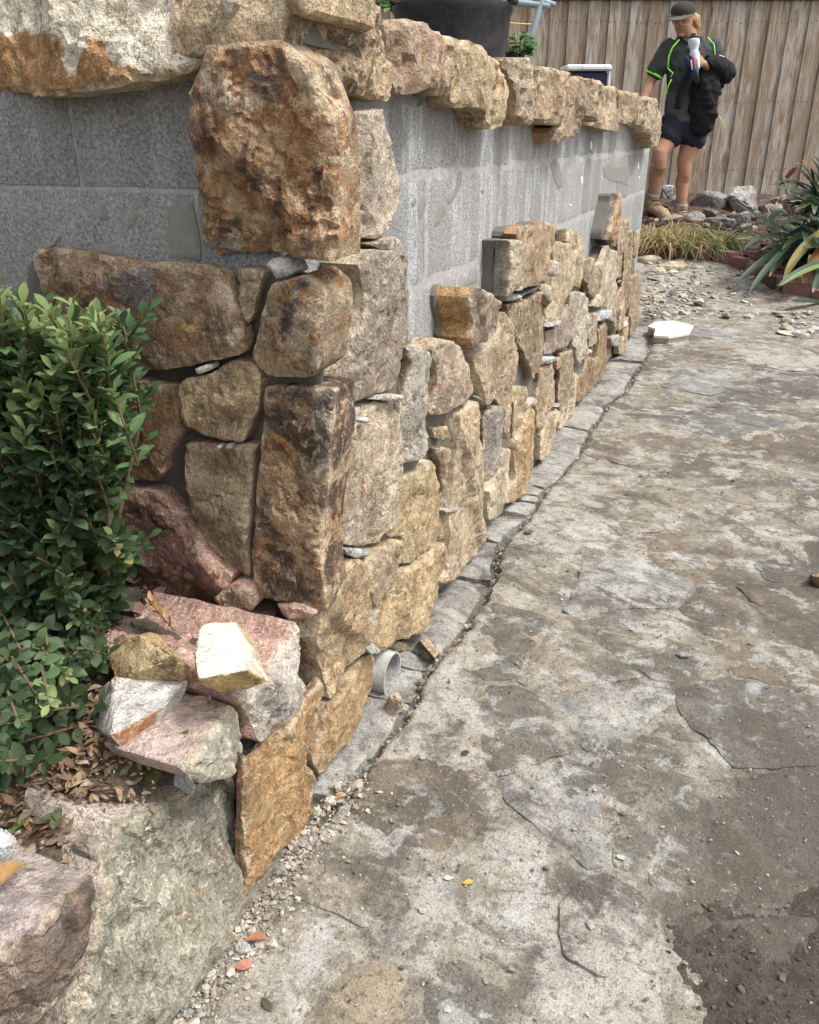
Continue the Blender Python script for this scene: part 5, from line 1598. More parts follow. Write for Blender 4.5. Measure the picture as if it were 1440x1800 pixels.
# loose cream rocks at the end of the path
for lab, (x0, x1, y0, y1), colr in [('long cream stone leaning out from behind the wall end', (1122, 1166, 442, 462), (.48, .42, .32)), ('broad low cream rock beside the dry grass', (1160, 1216, 452, 476), (.46, .39, .27)),
                                    ('rounded cream boulder at the front of the rubble', (1148, 1176, 464, 482), (.50, .44, .33)), ('pale cream stone right of the rounded boulder', (1176, 1196, 470, 480), (.52, .46, .36)),
                                    ('flat grey flake of stone near the first brick', (1216, 1242, 464, 472), (.36, .35, .33)), ('long dark slate splinter lying on the rubble', (1228, 1272, 542, 549), (.13, .125, .12)),
                                    ('long dark slate splinter at the right edge of the far path', (1398, 1446, 588, 596), (.12, .12, .115))]:
    a, b = on_ground(x0, y1), on_ground(x1, y1)
    w = (b - a).length / 2; c = (a + b) / 2
    hh = max(.012, (y1 - y0) / (x1 - x0) * w * 1.25)
    rr = np.random.RandomState(int(x0))
    pts = [(c.x + w * math.cos(t) * rr.uniform(.8, 1.1), c.y + min(w, .09) * (1 + math.sin(t)) * rr.uniform(.6, 1), c.z - .01 + zz * hh * rr.uniform(.7, 1.1)) for t in np.linspace(0, 6, 8) for zz in (0, .7)]
    pts += [(c.x + w * .4 * rr.uniform(-1, 1), c.y + .05, c.z + hh) for _ in range(3)]
    hull_rock('loose_stone', lab, 'stone', pts, colr, tuple(q_ * .85 for q_ in colr), .012, .006)

# brick edging of the garden bed
edg = thing('brick_edging', 'row of red-brown clay bricks edging the garden bed', 'edging', tuple(_b[3]))
for i in range(len(_b) - 1):
    a, b = _b[i], _b[i + 1]
    d = (b - a); d.z = 0; L = min(.225, d.length - .006); d.normalize()
    n = Vector((-d.y, d.x, 0))
    if n.y < 0: n = -n
    tw = RNG.uniform(-.05, .05)
    rt = Matrix.Rotation(tw, 3, 'Z')
    d2, n2 = rt @ d, rt @ n
    tiltk = RNG.uniform(-.02, .03)
    z0 = min(a.z, b.z) - .05
    bm = bmesh.new()
    vs = [bm.verts.new(a + d2 * (L * i_) + n2 * (.105 * j_ + tiltk * k_) + UP * ((z0 - a.z) + k_ * (.125 + RNG.uniform(-.003, .003) + .012 * (i % 2)))) for i_ in (0, 1) for j_ in (0, 1) for k_ in (0, 1)]
    for f in ((0, 1, 3, 2), (4, 6, 7, 5), (0, 4, 5, 1), (2, 3, 7, 6), (0, 2, 6, 4), (1, 5, 7, 3)): bm.faces.new([vs[i_] for i_ in f])
    bmesh.ops.bevel(bm, geom=list(bm.edges), offset=.006, segments=2, affect='EDGES')
    bmesh.ops.recalc_face_normals(bm, faces=bm.faces)
    from_bm('brick', bm, M_BRICK, edg)


# ------------------------------------------------------------------ things standing on the retained soil
def loft(rings, closed=True, cap=True):
    """rings: lists of Vectors of one length"""
    n = len(rings[0])
    V = [tuple(p) for r in rings for p in r]
    F_ = []
    for i_ in range(len(rings) - 1):
        for j_ in range(n):
            F_.append([i_ * n + j_, i_ * n + (j_ + 1) % n, (i_ + 1) * n + (j_ + 1) % n, (i_ + 1) * n + j_])
    if cap:
        F_.append(list(range(n - 1, -1, -1)))
        F_.append([(len(rings) - 1) * n + j_ for j_ in range(n)])
    return V, F_


def circ(c, r, n=40, ax=Vector((1, 0, 0)), ay=Vector((0, 1, 0)), ry=None):
    ry = r if ry is None else ry
    return [c + ax * (r * math.cos(t)) + ay * (ry * math.sin(t)) for t in np.linspace(0, 2 * math.pi, n, endpoint=False)]


def tube(pts, radii, n=12, flat=1.0):
    pts = [Vector(p) for p in pts]
    if not hasattr(radii, '__len__'): radii = [radii] * len(pts)
    rings = []
    up = Vector((0.123, 0.31, 0.94)).normalized()
    for i_, p in enumerate(pts):
        t = (pts[min(i_ + 1, len(pts) - 1)] - pts[max(i_ - 1, 0)]).normalized()
        if i_ == 0:
            a = t.cross(up)
            if a.length < .1: a = t.cross(Vector((1, 0, 0)))
            a.normalize()
        else:
            a = (a - t * a.dot(t)).normalized()
        b = t.cross(a)
        r = radii[i_]
        if i_ == 0: rings.append(circ(p - t * r * .5, r * .6, n, a, b, r * .6 * flat))
        rings.append(circ(p, r, n, a, b, r * flat))
        if i_ == len(pts) - 1: rings.append(circ(p + t * r * .5, r * .6, n, a, b, r * .6 * flat))
    return loft(rings)


def vf_obj(name, parts, mat, parent=None, ang=40, recalc=True, loc=None, attrs=None):
    V, F_ = [], []
    for v, f in parts:
        k_ = len(V)
        V += list(v); F_ += [[i_ + k_ for i_ in p] for p in f]
    o = mesh_obj(name, V, F_, mat, parent, loc, ang, attrs)
    if recalc:
        bm = bmesh.new(); bm.from_mesh(o.data); bmesh.ops.recalc_face_normals(bm, faces=bm.faces); bm.to_mesh(o.data); bm.free()
    return o


M_RUBBER = mat_simple('scuffed_black_rubber', (.022, .023, .024), .4, 18, .5, .3, col2=(.045, .047, .05))
M_STEEL = mat_simple('galvanised_tube', (.25, .31, .34), .15, 40, .45, .1)
M_YEL = mat_simple('yellow_line', (.75, .58, .03), .05, 50, .6, 0)
bkt = thing('rubber_bucket', 'scuffed black rubber trug standing behind the capping stones', 'bucket', (.118, 2.62, .97))
bc = Vector((.118, 2.62, .97))
prof = [(.128, 0), (.131, .02), (.140, .10), (.150, .20), (.160, .30), (.166, .31), (.166, .325), (.158, .325), (.152, .30), (.138, .15), (.124, .03)]
vf_obj('tub', [loft([circ(bc + UP * z, r, 48) for r, z in prof])], M_RUBBER, bkt, 50)
for s_ in (-1, 1):
    hp = [bc + Vector((s_ * .163, y_, .325 + .055 * (1 - (y_ / .07) ** 2))) for y_ in np.linspace(-.07, .07, 9)]
    vf_obj('handle', [tube(hp, .010, 8)], M_RUBBER, bkt, 60)
tr = thing('trestle', 'blue-grey steel tube trestle standing behind the wall', 'trestle', tuple(at_y(940, 60, 5.4)))
ty = 5.4
vf_obj('crossbar', [tube([at_y(880, 2, ty), at_y(965, 10, ty)], .018, 12)], M_STEEL, tr, 60)
g = lambda x, y, d=0: at_y(x, y, ty + d)
vf_obj('leg', [tube([g(962, -30), g(929, 80), g(905, 160)], .019, 12)], M_STEEL, tr, 60)
vf_obj('top_bracket', [tube([g(940, -3), g(975, 8)], .014, 10)], M_STEEL, tr, 60)
for lab, (a, b) in [('upper yellow string line stretched in front of the fence', ((870, 39), (944, 43))), ('lower yellow string line stretched behind the small plant', ((865, 66), (920, 72)))]:
    tag(vf_obj('string_line', [tube([at_y(*a, 5.6), at_y(*b, 5.6)], .0035, 6)], M_YEL, None, 60), lab, 'string')

M_COOL = mat_simple('white_plastic', (.66, .68, .70), .06, 30, .45, .05)
M_COOLB = mat_simple('navy_plastic', (.018, .025, .06), .1, 30, .4, .05)
ca, cb = at_y(996, 130, 7.3), at_y(1074, 130, 7.3)
czt = at_y(1035, 113, 7.3).z
cl_ = thing('cooler_box', 'white lidded navy cooler box standing in front of the fence', 'cooler', ((ca.x + cb.x) / 2, 7.45, czt - .36))
bx('body', M_COOLB, cl_, ca.x + .018, cb.x - .018, 7.32, 7.60, czt - .36, czt - .045, .015)
bx('lid', M_COOL, cl_, ca.x - .004, cb.x + .004, 7.29, 7.62, czt - .044, czt, .012)
bx('lid_panel', M_COOL, cl_, ca.x + .12, cb.x - .015, 7.280, 7.2895, czt - .036, czt - .012, .003)
bx('corner_trim', M_COOL, cl_, cb.x - .016, cb.x + .002, 7.31, 7.335, czt - .30, czt - .046, .004)
bx('corner_trim', M_COOL, cl_, ca.x - .002, ca.x + .016, 7.31, 7.335, czt - .30, czt - .046, .004)

# ------------------------------------------------------------------ leaves
def leaf_shape(L, W, fold=.25, curl=.18, wide=.58, n=5, rs=None):
    """a leaf lying along +x, base at the origin, upper side +z"""
    t = np.linspace(0, 1, n + 1)
    w = W * np.sin(np.pi * np.power(t, math.log(.5) / math.log(wide))) ** .8
    w[0] = W * .10
    w[-1] = W * .04
    x = L * t * (1 - curl * .3 * t)
    z = -curl * L * t ** 2
    V = []
    for i in range(n + 1):
        V += [(x[i], -w[i] / 2, z[i] + fold * w[i] / 2), (x[i], 0, z[i]), (x[i], w[i] / 2, z[i] + fold * w[i] / 2)]
    F_ = []
    for i in range(n):
        a = i * 3
        F_ += [[a, a + 3, a + 4, a + 1], [a + 1, a + 4, a + 5, a + 2]]
    return np.array(V), F_


def basis(d, up):
    d = Vector(d).normalized()
    s = Vector(up).cross(d)
    if s.length < 1e-3: s = Vector((1, 0, 0)).cross(d)
    s.normalize()
    u = d.cross(s)
    return np.array([d, s, u]).T


# ------------------------------------------------------------------ the shrub
shr = random.Random(5)
SIL = [(-120, 560), (0, 505), (30, 520), (70, 545), (110, 530), (160, 545), (200, 560), (232, 545), (205, 600), (185, 640), (205, 690), (195, 730), (215, 760), (195, 860), (205, 900), (228, 960), (208, 1000),
       (190, 1050), (170, 1130), (150, 1180), (120, 1230), (65, 1275), (20, 1330), (-30, 1370), (-140, 1390)]
base_p = NR * (-.36 - D_R) + DR * .80
base_p.z = .18
shrub = thing('box_shrub', 'dense green broad-leaved shrub growing against the left face of the wall', 'shrub', tuple(base_p))
silA = np.array(SIL, float)
LEAVES = []   # (origin, basis, L, W, colour)
STEMS = []
ctr = FL.shifted(.16).hit(60, 950)
n_s = 0
while n_s < 860:
    pxx, pyy = shr.uniform(-120, 255), shr.uniform(505, 1420)
    if not inside(silA, np.array([[pxx, pyy]]))[0]: continue
    ed = edge_dist(silA, np.array([[pxx, pyy]]))[0]
    bulge = math.sqrt(max(0, 1 - ((pxx - 20) / 260) ** 2))
    off = .045 + .24 * bulge * shr.random() ** .6
    if pyy > 1150: off = .10 + (off - .045) * .9
    E_ = FL.shifted(off).hit(pxx, pyy)
    if E_.z < .26: E_ = on_z(pxx, pyy, shr.uniform(.22, .36))
    outw = (E_ - ctr); outw.z *= .6
    outw = outw.normalized() * .8 + Vector((0, 0, .75)) + NL * .35 + Vector((shr.uniform(-.5, .5), shr.uniform(-.5, .5), shr.uniform(-.3, .3)))
    outw.normalize()
    if pyy > 1100 and shr.random() < .5: outw = (outw + NR * .7 - UP * .5).normalized()
    Ls = shr.uniform(.07, .15)
    S0 = E_ - outw * Ls
    n_s += 1
    young = pyy < 760 and shr.random() < .75 or shr.random() < .10
    side0 = outw.cross(Vector((shr.uniform(-1, 1), shr.uniform(-1, 1), shr.uniform(-1, 1)))).normalized()
    npair = int(Ls / .0150)
    STEMS.append((S0, E_))
    for k in range(npair + 1):
        f = k / npair
        p = S0.lerp(E_, f)
        sz = (.037 - .013 * max(0, f - .55) / .45) * shr.uniform(.75, 1.2)
        sd_v = side0 if k % 2 == 0 else outw.cross(side0)
        ang = math.radians(62 - 34 * f + shr.uniform(-10, 10))
        if pyy > 1080: sz *= .78
        for sg in (-1, 1):
            d = outw * math.cos(ang) + sd_v * (sg * math.sin(ang))
            d = (d + Vector((shr.uniform(-.2, .2), shr.uniform(-.2, .2), shr.uniform(-.05, .22)))).normalized()
            up = (outw * .7 + UP * .8 - d * .2)
            if young and f > .45:
                col_ = (.21, .28, .11)
            elif young:
                col_ = (.12, .20, .085)
            else:
                col_ = shr.choice([(.050, .085, .036), (.066, .105, .046), (.095, .135, .072), (.040, .070, .030)])
            if shr.random() < .012: col_ = (.42, .36, .14)
            v_ = shr.uniform(.8, 1.22)
            LEAVES.append((p, basis(d, up), sz, sz * shr.uniform(.40, .52), tuple(c * v_ for c in col_)))
# a few long shoots that stand clear of the mass
for a, b in [((205, 790), (262, 690)), ((180, 860), (255, 775)), ((200, 1000), (262, 945)), ((190, 1185), (240, 1205)), ((60, 590), (75, 535)), ((215, 610), (262, 545))]:
    A_, B_ = FL.shifted(.10).hit(*a), FL.shifted(.12).hit(*b)
    STEMS.append((A_, B_)); d0 = (B_ - A_).normalized(); s0 = d0.cross(NL).normalized()
    for k in range(6):
        f = k / 5
        for sg in (-1, 1):
            ang = math.radians(58 - 30 * f)
            sdv = s0 if k % 2 == 0 else d0.cross(s0)
            d = d0 * math.cos(ang) + sdv * sg * math.sin(ang)
            LEAVES.append((A_.lerp(B_, f), basis(d, d0 + UP + NL * .5), .032 - .008 * f, .014 - .004 * f, (.06, .125, .05)))
LEAVES.sort(key=lambda l: (l[0] - CAM).length)
# the 300 that show largest are leaves of their own
VAR = []
for i in range(14):
    V_, F_ = leaf_shape(1, .46, shr.uniform(.12, .4), shr.uniform(.02, .25), .60, 6)
    VAR.append((V_, F_))
in_view = [l for l in LEAVES if True]
P0 = np.array(base_p)
mesh_cache = {}
for i, (p, Bm, L, W, c) in enumerate(in_view[:300]):
    key = (i % 14, tuple(round(x_ * 40) for x_ in c))
    if key not in mesh_cache:
        V_, F_ = VAR[i % 14]
        me = bpy.data.meshes.new('leaf')
        me.from_pydata(V_.tolist(), [], F_)
        at = me.attributes.new('tint', 'FLOAT_COLOR', 'POINT')
        cc = np.ones((len(V_), 4)); cc[:, :3] = c
        at.data.foreach_set('color', cc.ravel())
        me.polygons.foreach_set('use_smooth', [True] * len(me.polygons))
        me.materials.append(M_LEAF)
        mesh_cache[key] = me
    o = bpy.data.objects.new('leaf', mesh_cache[key])
    M4 = Matrix([list(Bm[r] * L) + [p[r] - P0[r]] for r in range(3)] + [[0, 0, 0, 1]])
    link(o, shrub)
    o.matrix_basis = M4
V_all, F_all, T_all = [], [], []
nv = 0
for i, (p, Bm, L, W, c) in enumerate(in_view[300:]):
    V_, F_ = VAR[i % 14]
    V_all.append((V_ * L) @ Bm.T + np.array(p)); F_all += [[k_ + nv for k_ in f] for f in F_]; T_all.append(np.tile(np.array([c]), (len(V_), 1)))
    nv += len(V_)
o = mesh_obj('foliage', np.concatenate(V_all), F_all, M_LEAF, shrub, None, 180, {'tint': ('FLOAT_COLOR', np.concatenate(T_all))})
o['kind'] = 'stuff'
sp = [tube([a, a.lerp(b, .5), b], [.0022, .0019, .0013], 5) for a, b in STEMS]
for a, b in STEMS[::7]:
    sp.append(tube([base_p + Vector((shr.uniform(-.04, .04), shr.uniform(-.04, .04), -.03)), base_p.lerp(a, .5) + Vector((shr.uniform(-.03, .03), shr.uniform(-.03, .03), .03)), a], [.006, .004, .0022], 6))
vf_obj('stems', sp, M_STEM, shrub, 180, False)

# ------------------------------------------------------------------ leaf litter
rl = np.random.RandomState(31)
DRYC = [(.26, .165, .095), (.19, .120, .075), (.34, .235, .135), (.14, .09, .06), (.27, .19, .125), (.12, .125, .06), (.36, .28, .19)]


def litter(name, spots, Lr, seed):
    V_all, F_all, T_all = [], [], []
    nv = 0
    rs = np.random.RandomState(seed)
    for p in spots:
        L = rs.uniform(*Lr)
        V_, F_ = leaf_shape(L, L * rs.uniform(.34, .5), rs.uniform(-.5, .7), rs.uniform(-.5, .6), .55, 4)
        th = rs.uniform(0, 6.28); el = rs.normal(0, .28)
        d = Vector((math.cos(th) * math.cos(el), math.sin(th) * math.cos(el), math.sin(el)))
        Bm = basis(d, Vector((rs.normal(0, .35), rs.normal(0, .35), 1)))
        W_ = V_ @ Bm.T
        W_[:, 2] -= W_[:, 2].min()
        V_all.append(W_ + np.array(p)); F_all += [[k_ + nv for k_ in f] for f in F_]
        T_all.append(np.tile(np.array([DRYC[rs.choice(7, p=[.22, .2, .15, .18, .13, .05, .07])]]) * rs.uniform(.75, 1.2), (len(V_), 1)))
        nv += len(V_)
    o = mesh_obj(name, np.concatenate(V_all), F_all, M_DRY, None, None, 180, {'tint': ('FLOAT_COLOR', np.concatenate(T_all))})
    o['kind'] = 'stuff'
    return o


spots = []
for _ in range(400):
    pxx, pyy = rl.normal(120, 120), rl.normal(1440, 55)
    if not (-200 < pxx < 330 and 1310 < pyy < 1510) or pyy > 1480 + pxx * .12 + 30: continue
    p = on_z(pxx, pyy, .165)
    al, lat = al_lat(p.x, p.y)
    if lat > -.07: continue
    spots.append((p.x, p.y, float(soil_z(al, lat)) + rl.uniform(0, .008)))
for _ in range(160):
    pxx, pyy = rl.uniform(150, 330), rl.uniform(1290, 1400)
    p = on_z(pxx, pyy, .175); al, lat = al_lat(p.x, p.y)
    if lat > -.1: continue
    spots.append((p.x, p.y, float(soil_z(al, lat)) + rl.uniform(0, .006)))
litter('leaf_litter', spots, (.012, .026), 3)
litter('fine_litter', [(p[0] + rl.uniform(-.05, .05), p[1] + rl.uniform(-.05, .05), p[2]) for p in spots for _ in range(2)], (.004, .010), 4)


def one_leaf(name, label, p, L, W, c, th, fold=.3, curl=.2, up=(0, 0, 1), mat=None, el=0.1):
    V_, F_ = leaf_shape(L, W, fold, curl, .55, 7)
    d = Vector((math.cos(th) * math.cos(el), math.sin(th) * math.cos(el), math.sin(el)))
    W_ = V_ @ basis(d, up).T
    W_[:, 2] -= W_[:, 2].min()
    o = mesh_obj(name, W_ + np.array(p) - np.array([W_[:, 0].mean(), W_[:, 1].mean(), 0]), F_, mat or M_DRY, None, None, 180, {'tint': ('FLOAT_COLOR', np.tile(np.array([c]), (len(V_), 1)))})
    return tag(o, label, 'leaf')


def on_soil(px_, py_):
    p = on_z(px_, py_, .17)
    for _ in range(4):
        al, lat = al_lat(p.x, p.y); p = on_z(px_, py_, float(soil_z(al, lat)) + .012)
    return p


one_leaf('fallen_leaf', 'fresh yellow-green fallen leaf beside the blue-grey chip', on_soil(270, 1366), .042, .024, (.25, .30, .09), 1.9, .25, .15, mat=M_LEAF)
one_leaf('fallen_leaf', 'small bright green leaf lying over the yellow-green leaf', on_soil(274, 1352) + UP * .006, .024, .014, (.11, .25, .05), 1.6, .3, .15, mat=M_LEAF)
one_leaf('fallen_leaf', 'large curled orange and brown leaf on the brown planter stone at the left edge', on_z(16, 1548, .235), .050, .026, (.34, .20, .085), 1.2, .9, .35, el=.3)
one_leaf('fallen_leaf', 'single green leaf among the dry litter left of the planter', on_soil(35, 1448), .026, .014, (.10, .20, .05), 1.3, .3, .1, mat=M_LEAF)
for k, (dx_, dy_) in enumerate([(0, 0), (14, -6), (-10, 6), (10, 8)]):
    one_leaf('fallen_leaf', ['topmost', 'rightmost', 'leftmost', 'lowest'][k] + ' leaf of the wilted green sprig in the dry litter', on_soil(88 + dx_, 1442 + dy_) + UP * .004, .024, .012, (.10, .12, .06), .4 + 1.5 * k, .3, .1)
one_leaf('fallen_leaf', 'curled copper brown leaf in the gravel by the planter wall', on_ground(452, 1655, .004), .034, .014, (.33, .15, .075), .3, .8, .3)
one_leaf('fallen_leaf', 'flat reddish pink leaf on the path near the gravel', on_ground(428, 1698, .003), .026, .017, (.42, .20, .14), .2, .25, .1)
one_leaf('fallen_leaf', 'small brown leaf propped against the planter wall foot', on_ground(350, 1722, .004), .024, .012, (.25, .14, .08), 1.2, .5, .1, el=.7)
one_leaf('fallen_leaf', 'slim dark green leaf lying on the near flagstones', on_ground(469, 1766, .003), .026, .010, (.085, .085, .055), -.9, .3, .1)
one_leaf('fallen_leaf', 'orange brown curled leaf in the crack below the corner slab', on_ground(600, 1405, .004), .030, .011, (.36, .16, .075), .7, .8, .3)
one_leaf('fallen_leaf', 'tiny yellow leaf on the middle of the path', on_ground(823, 1551, .003), .018, .009, (.50, .38, .08), .2, .2, .1)
one_leaf('fallen_leaf', 'dry tan leaf on the pink planter stone, left one', on_z(351, 1231, .275), .028, .008, (.40, .22, .11), .2, .5, .2)
one_leaf('fallen_leaf', 'dry tan leaf on the pink planter stone, right one near its edge', on_z(411, 1232, .272), .022, .008, (.45, .28, .15), -.5, .5, .2)
tw = [on_soil(257, 1324) + UP * .01, on_soil(295, 1314) + UP * .012, on_soil(333, 1306) + UP * .02]
tag(vf_obj('twig', [tube(tw, [.003, .0028, .002], 6)], M_STEM), 'short dark bark strip lying at the foot of the pink stone', 'twig')
# dry seed head standing behind the mustard stone
sh = thing('dried_sprig', 'dried tan sprig standing in the red bark under the dark red stone', 'sprig', tuple(on_soil(285, 1108)))
s0 = on_soil(306, 1108); s1 = s0 + Vector((-.035, .01, .045))
vf_obj('stem', [tube([s0, s1], [.0015, .001], 5)], M_STEM, sh)
for k in range(12):
    p = s0.lerp(s1, .15 + .8 * k / 11)
    V_, F_ = leaf_shape(.020, .008, .4, -.2, .5, 4)
    th = k * 2.4
    d = (s1 - s0).normalized() + Vector((math.cos(th), math.sin(th), .1)) * .8
    mesh_obj('leaf', V_ @ basis(d, UP).T + np.array(p), F_, M_DRY, sh, None, 180, {'tint': ('FLOAT_COLOR', np.tile(np.array([(.48, .32, .15)]), (len(V_), 1)))})


# ------------------------------------------------------------------ strappy plant and grasses
def ribbon(pts, W, tipw=.12, fold=.25, n=10, up=UP):
    """a strap leaf through control points, folded along its midrib"""
    P = [Vector(p) for p in pts]
    out = []
    for i in range(n + 1):
        t = i / n
        if len(P) == 3: c = P[0] * (1 - t) ** 2 + P[1] * (2 * t * (1 - t)) + P[2] * t * t
        else: c = P[0].lerp(P[1], t)
        out.append(c)
    V_ = []
    for i in range(n + 1):
        t = i / n
        d = (out[min(i + 1, n)] - out[max(i - 1, 0)]).normalized()
        s = d.cross(up)
        if s.length < .05: s = d.cross(Vector((0, 1, 0)))
        s.normalize()
        u = s.cross(d)
        w = W * (.75 + .25 * math.sin(math.pi * min(1, t * 1.2))) * (1 if t < .72 else max(tipw, math.cos((t - .72) / .28 * math.pi / 2) ** .7))
        V_ += [tuple(out[i] - s * w / 2 + u * fold * w / 2), tuple(out[i]), tuple(out[i] + s * w / 2 + u * fold * w / 2)]
    F_ = []
    for i in range(n):
        a = i * 3
        F_ += [[a, a + 3, a + 4, a + 1], [a + 1, a + 4, a + 5, a + 2]]
    return np.array(V_), F_


qp = lambda x, y, yy: at_y(1260 + x / 4.083, 250 + y / 4.083, yy)
pb = on_ground(1440, 490)
plant = thing('strap_leaf_plant', 'clump of dark green strap-leaved lilies in the garden bed at the right', 'plant', tuple(pb))
GD = (.028, .058, .034); GM = (.050, .092, .046); GL = (.16, .21, .075); YL = (.30, .27, .085); ORc = (.25, .125, .05)
SL = [((560, 560), (490, 350), (458, 228), GM, .034, 6.1), ((520, 640), (300, 560), (140, 435), GD, .045, 6.2), ((560, 600), (430, 380), (352, 645), GM, .042, 5.9), ((760, 560), (590, 520), (435, 608), GM, .044, 5.8),
      ((800, 580), (640, 540), (555, 508), GM, .042, 5.75), ((800, 700), (650, 630), (556, 562), GD, .044, 5.7), ((700, 440), (560, 380), (435, 445), GL, .032, 6.2), ((800, 380), (680, 400), (560, 500), GL, .045, 5.9),
      ((800, 340), (660, 300), (585, 185), GD, .036, 6.2), ((800, 220), (690, 190), (598, 122), ORc, .036, 6.2), ((800, 190), (740, 150), (688, 88), GD, .036, 6.3), ((560, 700), (300, 850), (138, 1018), GD, .040, 5.6),
      ((520, 740), (330, 920), (232, 1085), GM, .036, 5.5), ((520, 660), (300, 650), (195, 775), GM, .032, 5.8), ((520, 670), (280, 690), (135, 692), GL, .026, 5.9), ((760, 640), (580, 760), (480, 985), YL, .052, 5.55),
      ((800, 850), (600, 900), (440, 1035), GM, .042, 5.4), ((820, 870), (640, 900), (460, 1030), GL, .030, 5.35), ((700, 620), (520, 700), (470, 770), GL, .034, 5.7), ((740, 760), (690, 880), (615, 1010), ORc, .050, 5.5),
      ((800, 1160), (640, 1130), (505, 1145), GD, .038, 5.2), ((560, 690), (420, 710), (320, 775), GM, .026, 5.7), ((560, 760), (430, 850), (378, 965), GD, .030, 5.6), ((700, 600), (560, 560), (510, 420), GD, .036, 6.1),
      ((800, 740), (700, 740), (615, 760), GM, .040, 5.5), ((700, 700), (560, 720), (440, 820), GD, .050, 5.75), ((720, 720), (600, 780), (520, 900), GD, .040, 5.65), ((820, 480), (720, 440), (640, 470), GD, .044, 6.0),
      ((760, 560), (620, 620), (470, 690), GD, .040, 6.0), ((800, 900), (720, 960), (690, 1080), GD, .040, 5.4), ((690, 520), (600, 440), (560, 270), GD, .018, 6.1), ((760, 620), (600, 600), (420, 560), GM, .036, 6.1)]
for (a, b, c, colr, W, yy) in SL:
    A_, B_, C_ = qp(*a, yy + .15), qp(*b, yy), qp(*c, yy - .1)
    V_, F_ = ribbon([A_, B_ * 1.0, C_], W * 1.15, .15, .3, 12, Vector((0, -.55, .85)))
    tn = np.tile(np.array([colr]), (len(V_), 1)) * RNG.uniform(.85, 1.2)
    if RNG.random() < .35: tn[-6:] = np.array([.30, .17, .08])
    mesh_obj('leaf', V_, F_, M_LEAF, plant, None, 180, {'tint': ('FLOAT_COLOR', tn)})
for k in range(95):
    bxx, byy = RNG.uniform(620, 840), RNG.uniform(430, 780)
    th = RNG.uniform(2.3, 4.1)
    if k > 55: bxx, byy, th = RNG.uniform(680, 860), RNG.uniform(380, 560), RNG.uniform(3.5, 4.7); L = RNG.uniform(170, 400)
    ex, ey = bxx + L * math.cos(th), byy + L * .8 * math.sin(th) + 30
    mx, my = (bxx + ex) / 2, (byy + ey) / 2 - RNG.uniform(30, 130)
    yy = RNG.uniform(5.5, 6.5)
    V_, F_ = ribbon([qp(bxx, byy, yy + .15), qp(mx, my, yy), qp(ex, ey, yy - .08)], RNG.uniform(.032, .05), .15, .3, 10, Vector((0, -.5, .85)))
    tn = np.tile(np.array([RNG.choice([GD, GD, GD, GM])]), (len(V_), 1)) * RNG.uniform(.7, 1.2)
    if RNG.random() < .3: tn[-6:] = np.array([.24, .14, .07])
    mesh_obj('leaf', V_, F_, M_LEAF, plant, None, 180, {'tint': ('FLOAT_COLOR', tn)})
for k in range(95):           # the body of the clump, towards and past the edge of the frame
    a = pb + Vector((RNG.uniform(-.08, .5), RNG.uniform(-.1, .8), .02))
    th = RNG.uniform(0, 6.28); L = RNG.uniform(.35, .62)
    d = Vector((math.cos(th), math.sin(th), 0))
    V_, F_ = ribbon([a, a + d * L * .35 + UP * L * RNG.uniform(.6, 1.0), a + d * L * RNG.uniform(.8, 1.1) + UP * L * RNG.uniform(-.1, .5)], RNG.uniform(.034, .05), .15, .3, 10)
    mesh_obj('leaf', V_, F_, M_LEAF, plant, None, 180, {'tint': ('FLOAT_COLOR', np.tile(np.array([RNG.choice([GD, GD, GM, GM, GL])]), (len(V_), 1)))})
V_, F_ = ribbon([qp(500, 260, 6.2), qp(535, 220, 6.2), qp(572, 178, 6.2)], .035, .1, .4, 8, Vector((0, -.6, .8)))
tag(mesh_obj('dead_leaf', V_, F_, M_DRY, None, None, 180, {'tint': ('FLOAT_COLOR', np.tile(np.array([(.13, .028, .02)]), (len(V_), 1)))}), 'dark red dead leaf caught upright above the strappy plant', 'leaf')


def tuft(name, label, boxes, n, cols, Lr, seed):
    rs = np.random.RandomState(seed)
    V_all, F_all, T_all = [], [], []
    nv = 0
    for _ in range(n):
        x0, x1, y0, y1 = boxes[rs.randint(len(boxes))]
        p = on_ground(rs.uniform(x0, x1), rs.uniform(y0, y1))
        L = rs.uniform(*Lr); th = rs.uniform(0, 6.28)
        d = Vector((math.cos(th), math.sin(th) * .8 - .35, 0))
        mid = p + d * L * .3 + UP * L * rs.uniform(.5, .85)
        end = p + d * L * rs.uniform(.7, 1.1) + UP * L * rs.uniform(-.05, .5)
        V_, F_ = ribbon([p, mid, end], rs.uniform(.005, .009), .2, .2, 6)
        V_all.append(V_); F_all += [[k_ + nv for k_ in f] for f in F_]
        T_all.append(np.tile(np.array([cols[rs.randint(len(cols))]]) * rs.uniform(.7, 1.25), (len(V_), 1)))
        nv += len(V_)
    o = mesh_obj(name, np.concatenate(V_all), F_all, M_LEAF, None, None, 180, {'tint': ('FLOAT_COLOR', np.concatenate(T_all))})
    return tag(o, label, 'grass')


tuft('grass_clump', 'arching dry straw coloured grass clump beside the end of the block wall', [(1128, 1185, 425, 452)], 430, [(.42, .31, .16), (.34, .24, .12), (.50, .40, .23), (.20, .21, .07)], (.22, .40), 1)
tuft('grass_clump', 'dry and green mixed grass clump in front of the boots of the worker', [(1185, 1235, 430, 458)], 380, [(.42, .31, .16), (.36, .27, .13), (.10, .15, .045), (.16, .20, .06)], (.20, .36), 2)
tuft('grass_clump', 'dark green grass clump right of the dry grass', [(1232, 1278, 432, 455)], 380, [(.045, .095, .03), (.075, .135, .045), (.12, .18, .06), (.30, .26, .12)], (.18, .32), 3)


